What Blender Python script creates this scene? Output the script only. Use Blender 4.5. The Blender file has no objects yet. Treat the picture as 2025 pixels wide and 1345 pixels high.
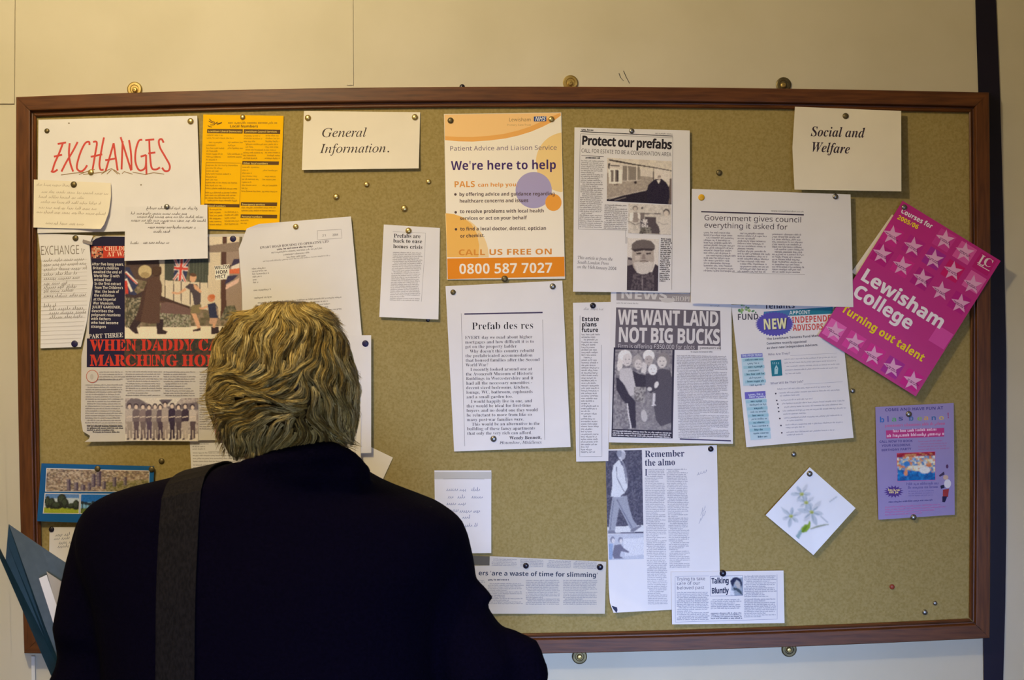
import bpy, bmesh, math, random
import numpy as np
from mathutils import Vector, Matrix
from mathutils.bvhtree import BVHTree
from mathutils.geometry import tessellate_polygon

SC = bpy.context.scene
COL = SC.collection
PI = math.pi

# ------------------------------------------------------------------ camera
DIST = 2.0                       # lens to the face of the noticeboard (y = 0)
K = 0.885e-3                     # metres per photo pixel on the board
EYE = Vector((0.0, -DIST, 1.5))
cam = bpy.data.cameras.new('camera')
cam.sensor_width = 36.0
cam.lens = 36.0 * DIST / (2025 * K)
cam.clip_start = 0.05
cam.dof.use_dof = True
cam.dof.focus_distance = 1.97
cam.dof.aperture_fstop = 11
camera = bpy.data.objects.new('camera', cam)
camera.location = EYE
camera.rotation_euler = (PI / 2, 0, 0)
COL.objects.link(camera)
SC.camera = camera

# ------------------------------------------------------------------ world, exposure
world = bpy.data.worlds.new('world')
world.use_nodes = True
world.node_tree.nodes['Background'].inputs[0].default_value = (0.55, 0.6, 0.75, 1)
world.node_tree.nodes['Background'].inputs[1].default_value = 0.0
SC.world = world
SC.view_settings.view_transform = 'Standard'
SC.view_settings.look = 'None'
SC.view_settings.gamma = 1.0
SC.view_settings.exposure = 0.0
SC.view_settings.use_curve_mapping = False

# ------------------------------------------------------------------ lights of the room
def add_light(name, kind, loc, energy, color, **kw):
    l = bpy.data.lights.new(name, kind)
    l.energy = energy
    l.color = color
    for k, v in kw.items():
        setattr(l, k, v)
    o = bpy.data.objects.new(name, l)
    o.location = loc
    COL.objects.link(o)
    return o

# the warm bulb of the ceiling lamp, up and to one side, close to the wall
LAMP = (-0.70, -1.2, 2.46)
bulb = add_light('bulb_light', 'POINT', LAMP, 45, (1.0, 0.83, 0.53), shadow_soft_size=0.05)
# daylight slanting in low through the window of the wall behind the camera
day = add_light('window_daylight', 'AREA', (0.5, -2.86, 1.0), 7.4, (0.39, 0.56, 1.0), shape='RECTANGLE', size=1.1, size_y=0.8, spread=math.radians(45))
day.rotation_euler = (math.radians(85), 0, math.radians(8))

# ------------------------------------------------------------------ small helpers
def C(r, g, b):
    """sRGB 0-255 to linear"""
    def f(c):
        c = c / 255.0
        return c / 12.92 if c <= 0.04045 else ((c + 0.055) / 1.055) ** 2.4
    return (f(r), f(g), f(b), 1.0)

def W(px, py, y):
    """photo pixel at board-parallel depth y -> point of the room"""
    s = (DIST + y) / DIST * K
    return Vector(((px - 1012.5) * s, y, 1.5 - (py - 672.5) * s))

def lerp(a, b, t):
    return a + (b - a) * t

def node_mat(name, rough=0.6, spec=0.3):
    m = bpy.data.materials.new(name)
    m.use_nodes = True
    b = m.node_tree.nodes['Principled BSDF']
    b.inputs['Roughness'].default_value = rough
    b.inputs['Specular IOR Level'].default_value = spec
    return m, m.node_tree, b

def noise_mat(name, c1, c2, scale=40, detail=6, rough=0.7, spec=0.25, bump=0.0, stretch=None, metallic=0.0, lo=0.35, hi=0.65):
    m, t, b = node_mat(name, rough, spec)
    tc = t.nodes.new('ShaderNodeTexCoord')
    mp = t.nodes.new('ShaderNodeMapping')
    if stretch:
        mp.inputs['Scale'].default_value = stretch
    n = t.nodes.new('ShaderNodeTexNoise')
    n.inputs['Scale'].default_value = scale
    n.inputs['Detail'].default_value = detail
    r = t.nodes.new('ShaderNodeValToRGB')
    r.color_ramp.elements[0].position = lo
    r.color_ramp.elements[1].position = hi
    r.color_ramp.elements[0].color = c1
    r.color_ramp.elements[1].color = c2
    t.links.new(tc.outputs['Object'], mp.inputs['Vector'])
    t.links.new(mp.outputs['Vector'], n.inputs['Vector'])
    t.links.new(n.outputs['Fac'], r.inputs['Fac'])
    t.links.new(r.outputs['Color'], b.inputs['Base Color'])
    b.inputs['Metallic'].default_value = metallic
    if bump:
        bp = t.nodes.new('ShaderNodeBump')
        bp.inputs['Strength'].default_value = bump
        bp.inputs['Distance'].default_value = 0.002
        t.links.new(n.outputs['Fac'], bp.inputs['Height'])
        t.links.new(bp.outputs['Normal'], b.inputs['Normal'])
    return m

def tag(o, label=None, cat=None, group=None, kind=None):
    if label: o['label'] = label
    if cat: o['category'] = cat
    if group: o['group'] = group
    if kind: o['kind'] = kind
    return o

def mesh_obj(name, verts, faces, mat, parent=None, smooth=False, origin=None):
    """one mesh object; verts are room coordinates, origin moves the pivot"""
    if parent is not None and origin is None:
        origin = parent_origin(parent)
    origin = Vector(origin) if origin is not None else Vector((0, 0, 0))
    me = bpy.data.meshes.new(name)
    me.from_pydata([tuple(Vector(v) - origin) for v in verts], [], faces)
    if mat: me.materials.append(mat)
    if smooth:
        me.polygons.foreach_set('use_smooth', [True] * len(me.polygons))
    me.update()
    o = bpy.data.objects.new(name, me)
    COL.objects.link(o)
    if parent is not None:
        o.parent = parent
    else:
        o.location = origin
    return o

def parent_origin(p):
    v = Vector((0, 0, 0))
    while p is not None:
        v += p.location
        p = p.parent
    return v

def empty(name, loc):
    o = bpy.data.objects.new(name, None)
    o.empty_display_size = 0.05
    o.location = loc
    COL.objects.link(o)
    return o

def box(a, b):
    x0, y0, z0 = a
    x1, y1, z1 = b
    v = [(x0, y0, z0), (x1, y0, z0), (x1, y1, z0), (x0, y1, z0), (x0, y0, z1), (x1, y0, z1), (x1, y1, z1), (x0, y1, z1)]
    f = [(0, 3, 2, 1), (4, 5, 6, 7), (0, 1, 5, 4), (1, 2, 6, 5), (2, 3, 7, 6), (3, 0, 4, 7)]
    return v, f

def lathe(profile, n=24, axis='y', center=(0, 0, 0)):
    """profile: (radius, depth towards the room); spun about -y"""
    v, f = [], []
    for r, d in profile:
        for k in range(n):
            a = 2 * PI * k / n
            v.append((center[0] + r * math.cos(a), center[1] - d, center[2] + r * math.sin(a)))
    for i in range(len(profile) - 1):
        for k in range(n):
            k2 = (k + 1) % n
            f.append((i * n + k, i * n + k2, (i + 1) * n + k2, (i + 1) * n + k))
    f.append(tuple(range(n))[::-1])
    f.append(tuple(range((len(profile) - 1) * n, len(profile) * n)))
    return v, f

# outlines of the letters: code, advance, then loops of points (first point, then steps), all in 150ths of the type size
GLYPHS = {
 'N': [
[44,27,[9,12,-3,-19,-2,-6,7,0,7,18,1,7]],
[46,27,[11,12,-2,-1,-2,-6,2,-5,7,-1,2,1,2,5,-1,4,-3,3]],
[48,58,[29,73,-8,-1,-6,-3,-5,-6,-3,-7,-2,-20,1,-15,5,-12,7,-8,11,-2,8,1,6,3,4,6,3,7,3,20,-2,16,-4,11,-8,8],[22,64,7,1,7,-1,4,-6,3,-9,1,-13,-1,-13,-3,-9,-4,-6,-7,-1,-7,1,-5,6,-2,9,-1,13,1,13,2,9]],
[51,58,[27,73,-13,-2,-9,-6,4,-6,4,3,9,3,11,0,4,-2,3,-4,1,-5,-2,-5,-3,-4,-6,-3,-14,-1,0,-8,15,0,6,-3,4,-4,2,-5,-1,-6,-4,-5,-5,-3,-9,-1,-15,3,-4,2,0,-8,4,-2,10,-2,14,1,7,2,5,3,4,4,3,11,-1,7,-3,5,-6,4,-7,1,0,1,6,2,5,4,3,5,1,6,-2,7,-4,6,-7,4]],
[53,58,[11,72,-3,-34,4,-3,10,2,11,-1,5,-3,4,-5,1,-6,-1,-7,-4,-5,-6,-3,-12,0,-10,2,-4,2,0,-8,4,-2,10,-2,16,2,9,4,5,8,2,10,-2,9,-5,7,-7,4,-10,1,-11,-1,1,21,29,0,0,8]],
[63,44,[21,73,-11,-1,-9,-4,3,-7,12,4,10,0,4,-2,2,-4,1,-4,-1,-5,-15,-15,-3,-8,0,-7,7,0,0,5,3,6,12,11,5,9,-1,12,-4,5,-6,4],[16,12,-4,-3,0,-7,4,-3,4,0,4,3,0,7,-4,3]],
[65,64,[28,72,-28,-72,9,0,9,22,28,0,9,-22,9,0,-28,72],[32,63,3,-11,9,-22,-23,0,9,24]],
[66,65,[10,72,0,-72,35,1,8,4,5,7,2,8,0,6,-5,7,-11,5,6,2,7,8,1,6,-2,8,-5,6,-9,3],[19,64,20,0,5,-2,3,-4,1,-5,-3,-9,-5,-2,-8,-1,-13,0],[19,34,22,-1,5,-3,3,-4,1,-5,-3,-10,-14,-3,-14,0]],
[67,64,[41,73,-11,-1,-15,-9,-5,-8,-3,-9,-1,-10,1,-10,3,-10,4,-7,15,-9,16,-1,13,3,0,8,-13,-3,-15,2,-8,6,-5,9,-1,12,1,12,5,9,8,6,15,2,12,-4,4,8,-10,3]],
[69,56,[10,72,0,-72,40,0,0,8,-31,0,0,26,29,0,0,8,-29,0,0,22,31,0,0,8]],
[70,52,[10,72,0,-72,9,0,0,31,29,0,0,7,-29,0,0,26,31,0,0,8]],
[71,73,[43,73,-10,-1,-10,-4,-7,-5,-5,-7,-4,-10,-1,-10,1,-11,3,-9,5,-7,7,-6,8,-3,18,-1,18,4,0,35,-25,0,0,-8,16,0,0,-21,-6,-2,-17,1,-7,3,-5,4,-4,6,-2,7,1,20,6,9,8,6,17,2,13,-4,4,8,-10,3]],
[72,75,[10,72,0,-72,9,0,0,34,37,0,0,-34,9,0,0,72,-9,0,0,-30,-37,0,0,30]],
[73,34,[4,72,0,-5,8,-2,0,-58,-8,-2,0,-5,26,0,0,5,-8,2,0,58,8,2,0,5]],
[74,28,[9,72,0,-76,-1,-3,-6,-4,-8,0,-2,1,0,-8,3,-1,12,1,6,4,4,6,1,9,0,71]],
[76,53,[10,72,0,-72,40,0,0,8,-31,0,0,64]],
[78,77,[10,72,0,-72,8,0,0,56,-1,4,1,0,38,-60,11,0,0,72,-9,0,0,-48,1,-12,-39,60]],
[79,79,[39,73,-10,-1,-15,-9,-4,-7,-3,-9,-1,-11,1,-10,7,-17,15,-9,10,-1,10,1,9,4,6,5,5,8,3,9,1,10,-1,11,-3,9,-5,7,-6,5,-9,4],[29,63,10,2,11,-2,7,-6,5,-9,1,-12,-1,-12,-5,-9,-7,-6,-11,-2,-10,2,-8,6,-4,9,-1,12,1,12,5,9]],
[80,61,[10,72,0,-72,9,0,0,28,18,1,7,2,6,4,5,10,1,6,-2,9,-5,6,-8,5],[19,64,17,-1,6,-2,3,-5,1,-6,-1,-6,-4,-5,-6,-2,-16,-1]],
[82,63,[10,72,0,-72,9,0,0,30,14,0,18,-30,10,0,-20,32,10,6,3,4,2,9,-2,9,-5,7,-8,4],[19,64,18,-1,5,-2,3,-4,1,-6,-1,-6,-3,-4,-5,-3,-18,-1]],
[83,55,[29,73,-12,-2,-5,-3,-5,-8,-1,-5,1,-8,4,-6,6,-4,21,-10,4,-9,-5,-8,-5,-2,-12,-1,-15,4,0,-9,14,-3,16,1,9,4,5,7,2,8,-1,5,-4,8,-9,6,-11,4,-7,4,-2,2,-2,6,1,5,7,5,10,1,13,-4,3,8,-4,2]],
[84,56,[1,72,0,-8,22,0,0,-64,10,0,0,64,22,0,0,8]],
[86,60,[0,72,26,-72,9,0,25,72,-9,0,-18,-50,-3,-12,-4,16,-17,46]],
[87,94,[1,72,19,-72,9,0,14,47,3,14,18,-61,9,0,19,72,-9,0,-15,-61,-2,13,-15,48,-9,0,-13,-43,-4,-18,0,4,-14,57]],
[88,59,[2,72,22,-35,-24,-37,10,0,19,31,19,-31,11,0,-24,38,22,34,-10,0,-17,-28,-18,28]],
[97,57,[29,55,-10,-1,-8,-4,2,-6,16,4,4,-1,4,-2,2,-4,1,-8,-21,-2,-8,-4,-5,-5,-1,-7,1,-7,3,-5,6,-3,7,-1,10,2,8,7,2,-8,6,0,0,37,-1,8,-3,6,-6,3],[23,25,17,1,-2,-11,-3,-5,-5,-3,-6,-1,-7,2,-3,3,1,8,3,4]],
[98,62,[9,77,0,-77,6,0,2,7,7,-6,4,-1,6,-1,9,2,7,5,5,9,1,12,-1,12,-5,9,-7,5,-9,2,-10,-2,-7,-6,0,30],[25,46,8,2,11,-6,3,-15,-1,-9,-2,-6,-5,-4,-6,-2,-8,2,-4,4,-3,6,-1,9,1,9,3,7]],
[99,48,[31,55,-13,-3,-9,-9,-3,-7,0,-18,6,-12,5,-4,6,-2,12,-1,9,3,0,8,-10,-3,-11,1,-4,4,-3,6,-1,9,4,15,12,5,11,-2,3,7,-10,3]],
[100,62,[45,77,0,-30,-7,6,-10,2,-9,-2,-7,-5,-5,-9,-1,-12,1,-12,5,-9,7,-5,9,-2,10,2,7,6,1,-7,7,0,0,77],[23,46,6,2,8,-2,4,-4,3,-6,1,-9,-1,-10,-3,-6,-5,-3,-7,-2,-6,2,-5,4,-2,6,-1,9,1,8,2,7]],
[101,57,[29,55,-12,-3,-5,-5,-6,-12,0,-17,3,-7,9,-9,6,-2,13,-1,12,4,0,7,-12,-3,-12,1,-6,3,-3,6,-1,8,37,0,0,6,-1,7,-5,10,-5,4],[29,48,6,-1,4,-4,3,-4,0,-7,-27,0,1,7,3,5,5,3]],
[102,35,[29,77,-8,-1,-5,-4,-4,-6,-1,-12,-9,-3,0,-4,9,0,0,-47,9,0,0,47,13,0,0,7,-13,0,0,9,2,4,7,3,8,-2,2,7,-5,2]],
[103,62,[28,55,-10,-2,-7,-6,-4,-9,-1,-11,1,-12,4,-9,7,-5,10,-2,10,2,7,6,-1,-15,-3,-5,-5,-3,-6,-1,-11,1,-9,3,0,-8,19,-3,11,1,7,5,5,7,1,10,0,55,-7,0,-1,-7,-8,6],[23,46,6,2,7,-2,5,-3,3,-7,1,-9,-1,-11,-3,-5,-5,-4,-7,-1,-6,2,-5,4,-2,6,-1,9,1,9,2,6]],
[104,62,[9,77,0,-77,8,0,0,28,1,8,3,6,5,4,7,2,9,-4,3,-9,0,-35,9,0,0,35,-1,9,-4,6,-6,4,-9,1,-9,-2,-8,-6,0,30]],
[105,26,[11,74,-3,-3,0,-5,3,-3,4,0,3,3,0,5,-3,3],[9,54,0,-54,8,0,0,54]],
[107,54,[9,77,0,-77,8,0,0,20,6,5,19,-25,11,0,-23,31,21,23,-10,0,-24,-26,0,49]],
[108,26,[9,77,0,-77,8,0,0,77]],
[109,94,[33,55,-9,-2,-6,-6,-1,0,-1,7,-7,0,0,-54,8,0,0,28,1,8,3,7,4,3,7,2,8,-4,3,-9,0,-35,9,0,0,30,1,7,2,6,11,5,9,-4,2,-9,0,-35,9,0,0,35,-1,9,-4,6,-5,4,-8,1,-10,-2,-8,-7,-6,7]],
[110,62,[35,55,-10,-2,-7,-6,-1,0,-1,7,-7,0,0,-54,8,0,0,28,1,8,3,7,5,3,7,2,9,-4,3,-9,0,-35,9,0,0,35,-1,9,-4,6,-6,4]],
[111,61,[31,55,-11,-2,-8,-5,-5,-9,-1,-12,0,-8,7,-13,5,-4,12,-3,11,2,8,5,5,9,2,12,-1,8,-6,13,-5,4],[23,46,7,2,8,-2,5,-4,2,-6,1,-9,-1,-8,-2,-7,-5,-4,-7,-2,-8,2,-5,4,-3,15,1,9,2,6]],
[112,62,[34,55,-10,-2,-7,-6,-1,7,-7,0,0,-78,8,0,0,31,7,-6,10,-2,9,2,7,5,5,9,1,12,-1,12,-5,9,-7,5],[33,48,6,-2,5,-4,2,-6,1,-9,0,-6,-3,-9,-3,-3,-8,-3,-8,2,-4,4,-3,6,-1,9,1,10,3,6,5,3]],
[114,42,[28,54,-4,-2,-7,-8,-1,10,-7,0,0,-54,8,0,0,29,1,5,4,8,3,3,8,2,5,0,1,-1,1,8,-1,1]],
[115,48,[25,55,-8,-1,-6,-3,-4,-4,-2,-6,2,-8,6,-4,14,-6,8,-7,-1,-5,-2,-3,-10,-2,-4,0,-13,4,0,-8,12,-3,14,1,7,3,4,5,2,7,-2,7,-6,5,-17,7,-5,5,0,5,2,2,9,2,11,-2,4,-2,3,7,-4,2]],
[116,36,[13,66,-4,-11,-7,-4,0,-4,7,0,0,-31,2,-10,6,-6,13,-1,4,2,0,6,-5,-1,-6,1,-4,5,-1,4,0,31,16,0,0,7,-16,0,0,12]],
[117,62,[8,54,0,-35,1,-9,4,-6,6,-4,14,-1,9,4,3,4,1,-7,8,0,0,54,-9,0,0,-28,-1,-8,-3,-7,-4,-3,-8,-2,-9,4,-3,9,0,35]],
[118,51,[0,54,20,-54,11,0,20,54,-9,0,-13,-34,-3,-12,-1,0,-1,7,-15,39]],
[119,79,[1,54,15,-54,10,0,10,30,3,15,1,0,3,-14,10,-31,10,0,15,54,-9,0,-8,-29,-3,-16,-1,0,-3,15,-9,30,-10,0,-10,-30,-3,-15,-1,0,-3,16,-8,29]],
[121,51,[0,54,22,-54,-7,-14,-8,-3,-5,0,-1,1,0,-7,7,-1,7,1,6,3,4,6,26,68,-9,0,-16,-45,-16,45]],
[163,59,[29,77,-10,-6,-4,-5,-2,-6,1,-41,-2,-8,-3,-2,-4,0,11,-1,6,5,1,3,-1,42,3,7,3,2,8,2,5,-1,4,-2,3,-4,1,-5,9,1,-1,5,-3,5,-7,7,-5,2],[5,42,0,-8,42,0,0,8],[50,16,-1,-7,-4,0,12,-1,1,8]],
],
 'B': [
[33,27,[8,72,3,-52,5,0,3,52],[11,12,-2,-1,-2,-6,2,-5,7,-1,2,1,2,5,-1,4,-3,3]],
[39,23,[7,72,2,-26,5,0,2,26]],
[44,27,[9,12,-3,-19,-2,-6,7,0,7,18,1,7]],
[45,32,[4,31,0,-8,24,0,0,8]],
[46,27,[11,12,-2,-1,-2,-6,2,-5,7,-1,2,1,2,5,-1,4,-3,3]],
[47,37,[28,72,-27,-72,9,0,26,72]],
[48,58,[29,73,-9,-1,-6,-3,-5,-6,-3,-7,-2,-9,1,-26,5,-12,7,-8,12,-2,8,1,6,3,5,6,3,7,3,20,-2,16,-4,11,-8,8],[29,61,4,-2,4,-5,2,-18,-2,-19,-4,-4,-4,-2,-5,2,-3,4,-2,8,0,22,2,7,3,5]],
[49,58,[29,72,-23,-19,7,-9,14,12,-1,-11,0,-45,16,0,0,72]],
[50,58,[30,73,-6,0,-10,-3,-10,-7,8,-10,12,7,8,0,5,-5,-1,-10,-5,-7,-27,-27,0,-11,50,0,0,13,-31,0,20,20,4,5,5,10,0,11,-2,4,-8,7]],
[52,58,[33,72,-31,-47,0,-10,30,0,0,-15,15,0,0,15,9,0,0,12,-9,0,0,45],[33,45,-1,-4,0,-14,-17,0,13,20,2,2]],
[53,58,[9,72,-3,-37,6,-3,11,2,11,-3,4,-8,-1,-5,-3,-4,-4,-2,-6,-1,-15,3,-4,2,0,-13,4,-2,10,-2,18,2,9,5,5,8,2,10,-1,7,-5,9,-5,3,-12,3,-9,-1,1,14,26,0,0,13]],
[54,58,[40,73,-16,-3,-5,-2,-5,-4,-4,-5,-6,-16,0,-22,3,-8,4,-6,6,-5,6,-2,7,-1,10,2,8,5,5,8,1,10,-1,10,-4,7,-7,4,-8,2,-6,-1,-4,-2,-6,-6,0,7,2,5,3,5,4,3,14,3,8,-1,0,12],[27,35,7,-1,3,-2,3,-8,-1,-6,-2,-4,-7,-3,-6,2,-3,3,-2,6,1,8,4,4]],
[55,58,[3,72,0,-13,35,0,-27,-59,16,0,27,62,0,10]],
[56,58,[29,73,-12,-2,-4,-2,-4,-4,-2,-4,-1,-5,3,-11,8,-7,-9,-8,-3,-5,-1,-7,1,-8,5,-6,8,-4,11,-1,13,2,5,3,4,4,3,11,-2,8,-9,9,-4,2,5,3,7,9,1,6,-1,5,-2,4,-4,4],[25,61,4,1,6,-2,2,-2,0,-7,-2,-3,-6,-4,-6,4,-3,6,1,4],[24,29,5,2,9,-7,2,-5,-1,-4,-2,-2,-3,-2,-5,-1,-9,3,-2,3,0,7]],
[58,27,[11,55,-2,-1,-2,-5,1,-4,3,-3,5,0,2,1,2,6,-2,5],[11,12,-2,-1,-2,-6,2,-5,7,-1,2,1,2,5,-1,4,-3,3]],
[65,70,[25,72,-25,-72,16,0,6,17,26,0,5,-17,17,0,-26,72],[35,61,9,-31,-19,0]],
[66,68,[9,72,0,-72,38,1,8,5,6,6,1,9,-1,9,-2,3,-6,4,-4,1,9,5,3,11,-2,8,-6,6,-9,3],[24,59,14,0,4,-1,3,-6,-1,-4,-5,-4,-15,-1],[24,31,16,0,4,-2,3,-7,-3,-7,-4,-2,-16,0]],
[67,64,[40,73,-10,-1,-9,-4,-6,-5,-5,-8,-3,-9,-1,-10,3,-20,5,-7,6,-5,8,-4,16,-1,14,4,0,13,-14,-4,-13,1,-5,5,-3,8,-1,10,1,10,3,8,6,5,12,1,12,-4,5,12,-11,4]],
[68,75,[9,72,0,-72,20,0,17,2,12,7,8,12,3,16,-1,10,-4,9,-5,7,-8,5,-9,3],[24,59,17,-1,7,-4,4,-7,1,-11,-6,-17,-16,-6,-7,0]],
[69,56,[9,72,0,-72,41,0,0,13,-26,0,0,18,25,0,0,13,-25,0,0,15,26,0,0,13]],
[70,55,[9,72,0,-72,15,0,0,28,24,0,0,13,-24,0,0,18,26,0,0,13]],
[71,73,[43,73,-11,-1,-9,-4,-7,-5,-6,-7,-3,-9,-1,-11,2,-16,7,-12,10,-7,22,-2,18,4,0,37,-29,0,0,-12,14,0,0,-15,-2,-1,-14,0,-8,6,-3,5,-1,20,5,11,10,5,6,1,5,0,12,-4,5,13,-10,3]],
[72,77,[9,72,0,-72,15,0,0,31,29,0,0,-31,15,0,0,72,-15,0,0,-28,-29,0,0,28]],
[73,39,[3,72,0,-9,9,-4,0,-46,-9,-4,0,-9,33,0,0,9,-9,4,0,46,9,4,0,9]],
[74,33,[9,72,0,-72,-1,-4,-6,-4,-8,0,-1,1,0,-13,3,-1,12,0,5,2,5,4,6,11,0,76]],
[75,67,[9,72,0,-72,15,0,0,26,7,4,19,-30,17,0,-25,40,25,32,-17,0,-26,-33,0,33]],
[76,57,[9,72,0,-72,44,0,0,13,-29,0,0,59]],
[77,95,[9,72,0,-72,14,0,-1,56,17,-56,14,0,19,56,0,-56,14,0,0,72,-21,0,-18,-55,-17,55]],
[78,82,[9,72,0,-72,14,0,-1,54,31,-54,20,0,0,72,-14,0,0,-44,1,-10,-32,54]],
[79,80,[40,73,-11,-1,-15,-9,-4,-7,-3,-9,-1,-11,1,-10,7,-17,15,-9,11,-1,11,1,15,9,5,8,3,19,-3,20,-5,7,-15,9],[32,59,8,1,9,-1,5,-5,3,-8,1,-10,-1,-10,-3,-8,-6,-5,-8,-1,-8,1,-6,5,-3,8,-1,10,1,10,3,8]],
[80,63,[9,72,0,-72,15,0,0,26,16,0,13,7,5,10,1,6,-2,10,-5,7,-8,4,-12,2],[24,59,7,0,9,-2,3,-8,-1,-5,-2,-3,-5,-2,-11,-1]],
[82,66,[9,72,0,-72,15,0,0,28,8,0,18,-28,16,0,-21,31,10,7,4,12,-2,10,-5,7,-9,4],[24,59,11,0,5,-2,3,-7,-3,-7,-4,-2,-12,-1]],
[83,56,[30,73,-10,-1,-8,-4,-5,-7,-2,-9,2,-8,2,-3,11,-9,13,-6,3,-3,1,-4,-1,-3,-5,-4,-16,1,-10,5,0,-15,9,-3,11,-1,11,1,9,5,5,6,1,14,-4,8,-13,9,-6,2,-7,6,-1,3,1,3,4,4,8,0,13,-4,5,12,-10,4]],
[84,58,[2,72,0,-13,20,0,0,-59,15,0,0,59,19,0,0,13]],
[85,76,[9,72,0,-46,1,-11,6,-9,9,-5,13,-2,16,3,6,5,7,11,1,7,0,47,-16,0,0,-51,-3,-5,-4,-3,-7,-1,-11,3,-2,5,-1,8,0,44]],
[86,65,[0,72,24,-72,17,0,24,72,-15,0,-14,-43,-3,-16,-4,16,-14,43]],
[87,97,[0,72,18,-72,18,0,11,43,2,12,2,-14,11,-41,17,0,18,72,-15,0,-9,-39,-3,-19,-2,13,-12,45,-14,0,-11,-40,-3,-18,-13,58]],
[89,63,[0,72,24,-44,0,-28,15,0,0,28,24,44,-17,0,-15,-30,-14,30]],
[97,61,[30,56,-11,-1,-10,-4,5,-10,12,4,7,0,5,-5,0,-6,-20,-1,-8,-4,-4,-5,-2,-8,1,-7,4,-6,6,-3,12,-1,5,2,7,6,1,0,3,-7,10,0,0,37,-1,8,-5,6,-7,4],[38,25,0,-9,-3,-3,-8,-3,-3,0,-4,3,0,7,2,3,4,2]],
[98,64,[8,77,0,-77,11,0,3,6,7,-5,9,-2,9,2,6,5,5,9,1,13,-1,12,-5,9,-6,5,-9,2,-9,-2,-7,-6,1,5,0,24],[25,40,4,3,5,1,4,-1,3,-3,3,-12,-3,-13,-3,-3,-4,-1,-5,1,-4,3,-2,6]],
[99,52,[32,56,-15,-3,-5,-4,-4,-5,-3,-8,0,-9,1,-12,5,-9,8,-5,16,-2,12,4,0,13,-11,-5,-9,1,-4,3,-3,12,3,13,9,4,12,-3,5,11,-12,4]],
[100,64,[41,77,0,-24,1,-5,-7,6,-9,2,-9,-2,-7,-5,-4,-9,-1,-13,1,-12,4,-9,7,-5,8,-2,6,1,4,1,7,6,2,-7,12,0,0,77],[30,44,6,-1,3,-3,2,-6,0,-15,-5,-7,-5,-1,-5,1,-6,8,0,14,3,6,3,3]],
[101,60,[31,56,-14,-3,-5,-4,-7,-13,0,-18,3,-7,4,-5,6,-4,15,-3,6,0,9,2,4,2,0,12,-9,-4,-10,-1,-5,1,-7,7,-1,6,35,0,-1,18,-5,8,-8,4],[27,45,8,0,3,-3,3,-8,-21,0,3,9]],
[102,39,[24,77,-5,-2,-6,-5,-2,-5,-1,-10,-8,-4,0,-7,8,0,0,-44,15,0,0,44,13,0,0,11,-13,0,0,3,4,7,11,-1,4,11,-10,2]],
[103,64,[26,56,-9,-2,-7,-6,-4,-9,-1,-12,1,-12,4,-9,7,-5,8,-2,5,0,8,4,3,4,0,-8,-3,-9,-9,-3,-11,1,-10,3,0,-12,15,-3,17,1,9,5,5,8,2,10,0,55,-13,0,-1,-7,-7,6],[30,44,6,-1,3,-3,2,-5,1,-8,-1,-8,-2,-5,-3,-2,-5,-1,-8,4,-3,12,2,13]],
[104,66,[8,77,0,-77,15,0,0,26,2,13,4,4,6,1,6,-3,3,-9,0,-32,15,0,0,36,-2,9,-4,6,-6,4,-8,1,-5,0,-8,-4,-4,-4,1,5,0,24]],
[105,31,[15,77,-5,-2,-2,-2,-1,-4,3,-6,2,-1,7,0,4,4,1,3,-1,4,-2,2],[8,55,0,-55,15,0,0,55]],
[107,62,[8,77,0,-77,15,0,0,17,6,5,16,-22,17,0,-23,31,22,24,-17,0,-22,-25,1,6,0,41]],
[108,31,[8,77,0,-77,15,0,0,77]],
[109,99,[34,56,-9,-4,-3,-4,-1,0,-2,7,-11,0,0,-55,15,0,0,34,2,5,4,4,5,1,6,-3,2,-9,0,-32,15,0,0,28,1,7,2,5,3,3,5,1,6,-3,2,-9,0,-32,15,0,0,36,-1,9,-3,6,-6,4,-13,1,-9,-4,-4,-4,-3,4,-8,4]],
[110,66,[39,56,-5,0,-5,-2,-4,-2,-3,-4,-1,0,-2,7,-11,0,0,-55,15,0,0,34,2,5,4,4,6,1,7,-3,2,-9,0,-32,15,0,0,36,-2,9,-4,6,-6,4]],
[111,62,[31,56,-11,-2,-8,-5,-6,-9,-1,-12,0,-9,7,-13,5,-4,14,-3,11,2,9,5,5,9,2,13,-1,8,-7,13,-5,4],[26,43,5,1,5,-1,4,-3,2,-5,1,-7,-1,-8,-2,-5,-4,-3,-5,-1,-5,1,-3,3,-2,5,-1,8,1,7,2,5]],
[112,64,[38,56,-9,-2,-6,-6,-1,0,-2,7,-12,0,0,-79,15,0,0,26,-1,4,7,-5,9,-2,9,2,6,5,5,9,1,13,-1,12,-5,9,-6,5],[24,36,1,4,4,3,5,1,7,-4,3,-12,-3,-13,-3,-3,-4,-1,-5,1,-4,3,-2,6]],
[114,46,[33,55,-8,-5,-3,-4,-1,0,-2,9,-11,0,0,-55,15,0,0,33,8,8,12,1,1,14]],
[115,50,[26,56,-9,-1,-7,-3,-4,-5,-1,-11,3,-6,23,-13,0,-4,-1,-2,-3,-1,-8,0,-14,5,0,-13,12,-3,16,1,7,3,5,6,1,12,-4,6,-22,12,-1,2,2,3,5,1,4,0,11,-4,5,11,-5,2]],
[116,44,[15,67,-4,-12,-9,-5,0,-6,7,0,0,-27,3,-11,2,-3,8,-4,9,0,9,3,0,11,-4,-2,-8,0,-3,3,-1,3,0,27,16,0,0,11,-16,0,0,12]],
[117,66,[8,55,0,-36,1,-9,4,-6,6,-4,13,-1,9,4,4,4,2,-7,11,0,0,55,-15,0,0,-34,-2,-5,-4,-4,-6,-1,-4,1,-4,6,0,37]],
[118,57,[0,55,21,-55,15,0,21,55,-15,0,-11,-31,-2,-12,-1,0,0,6,-12,37]],
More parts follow.
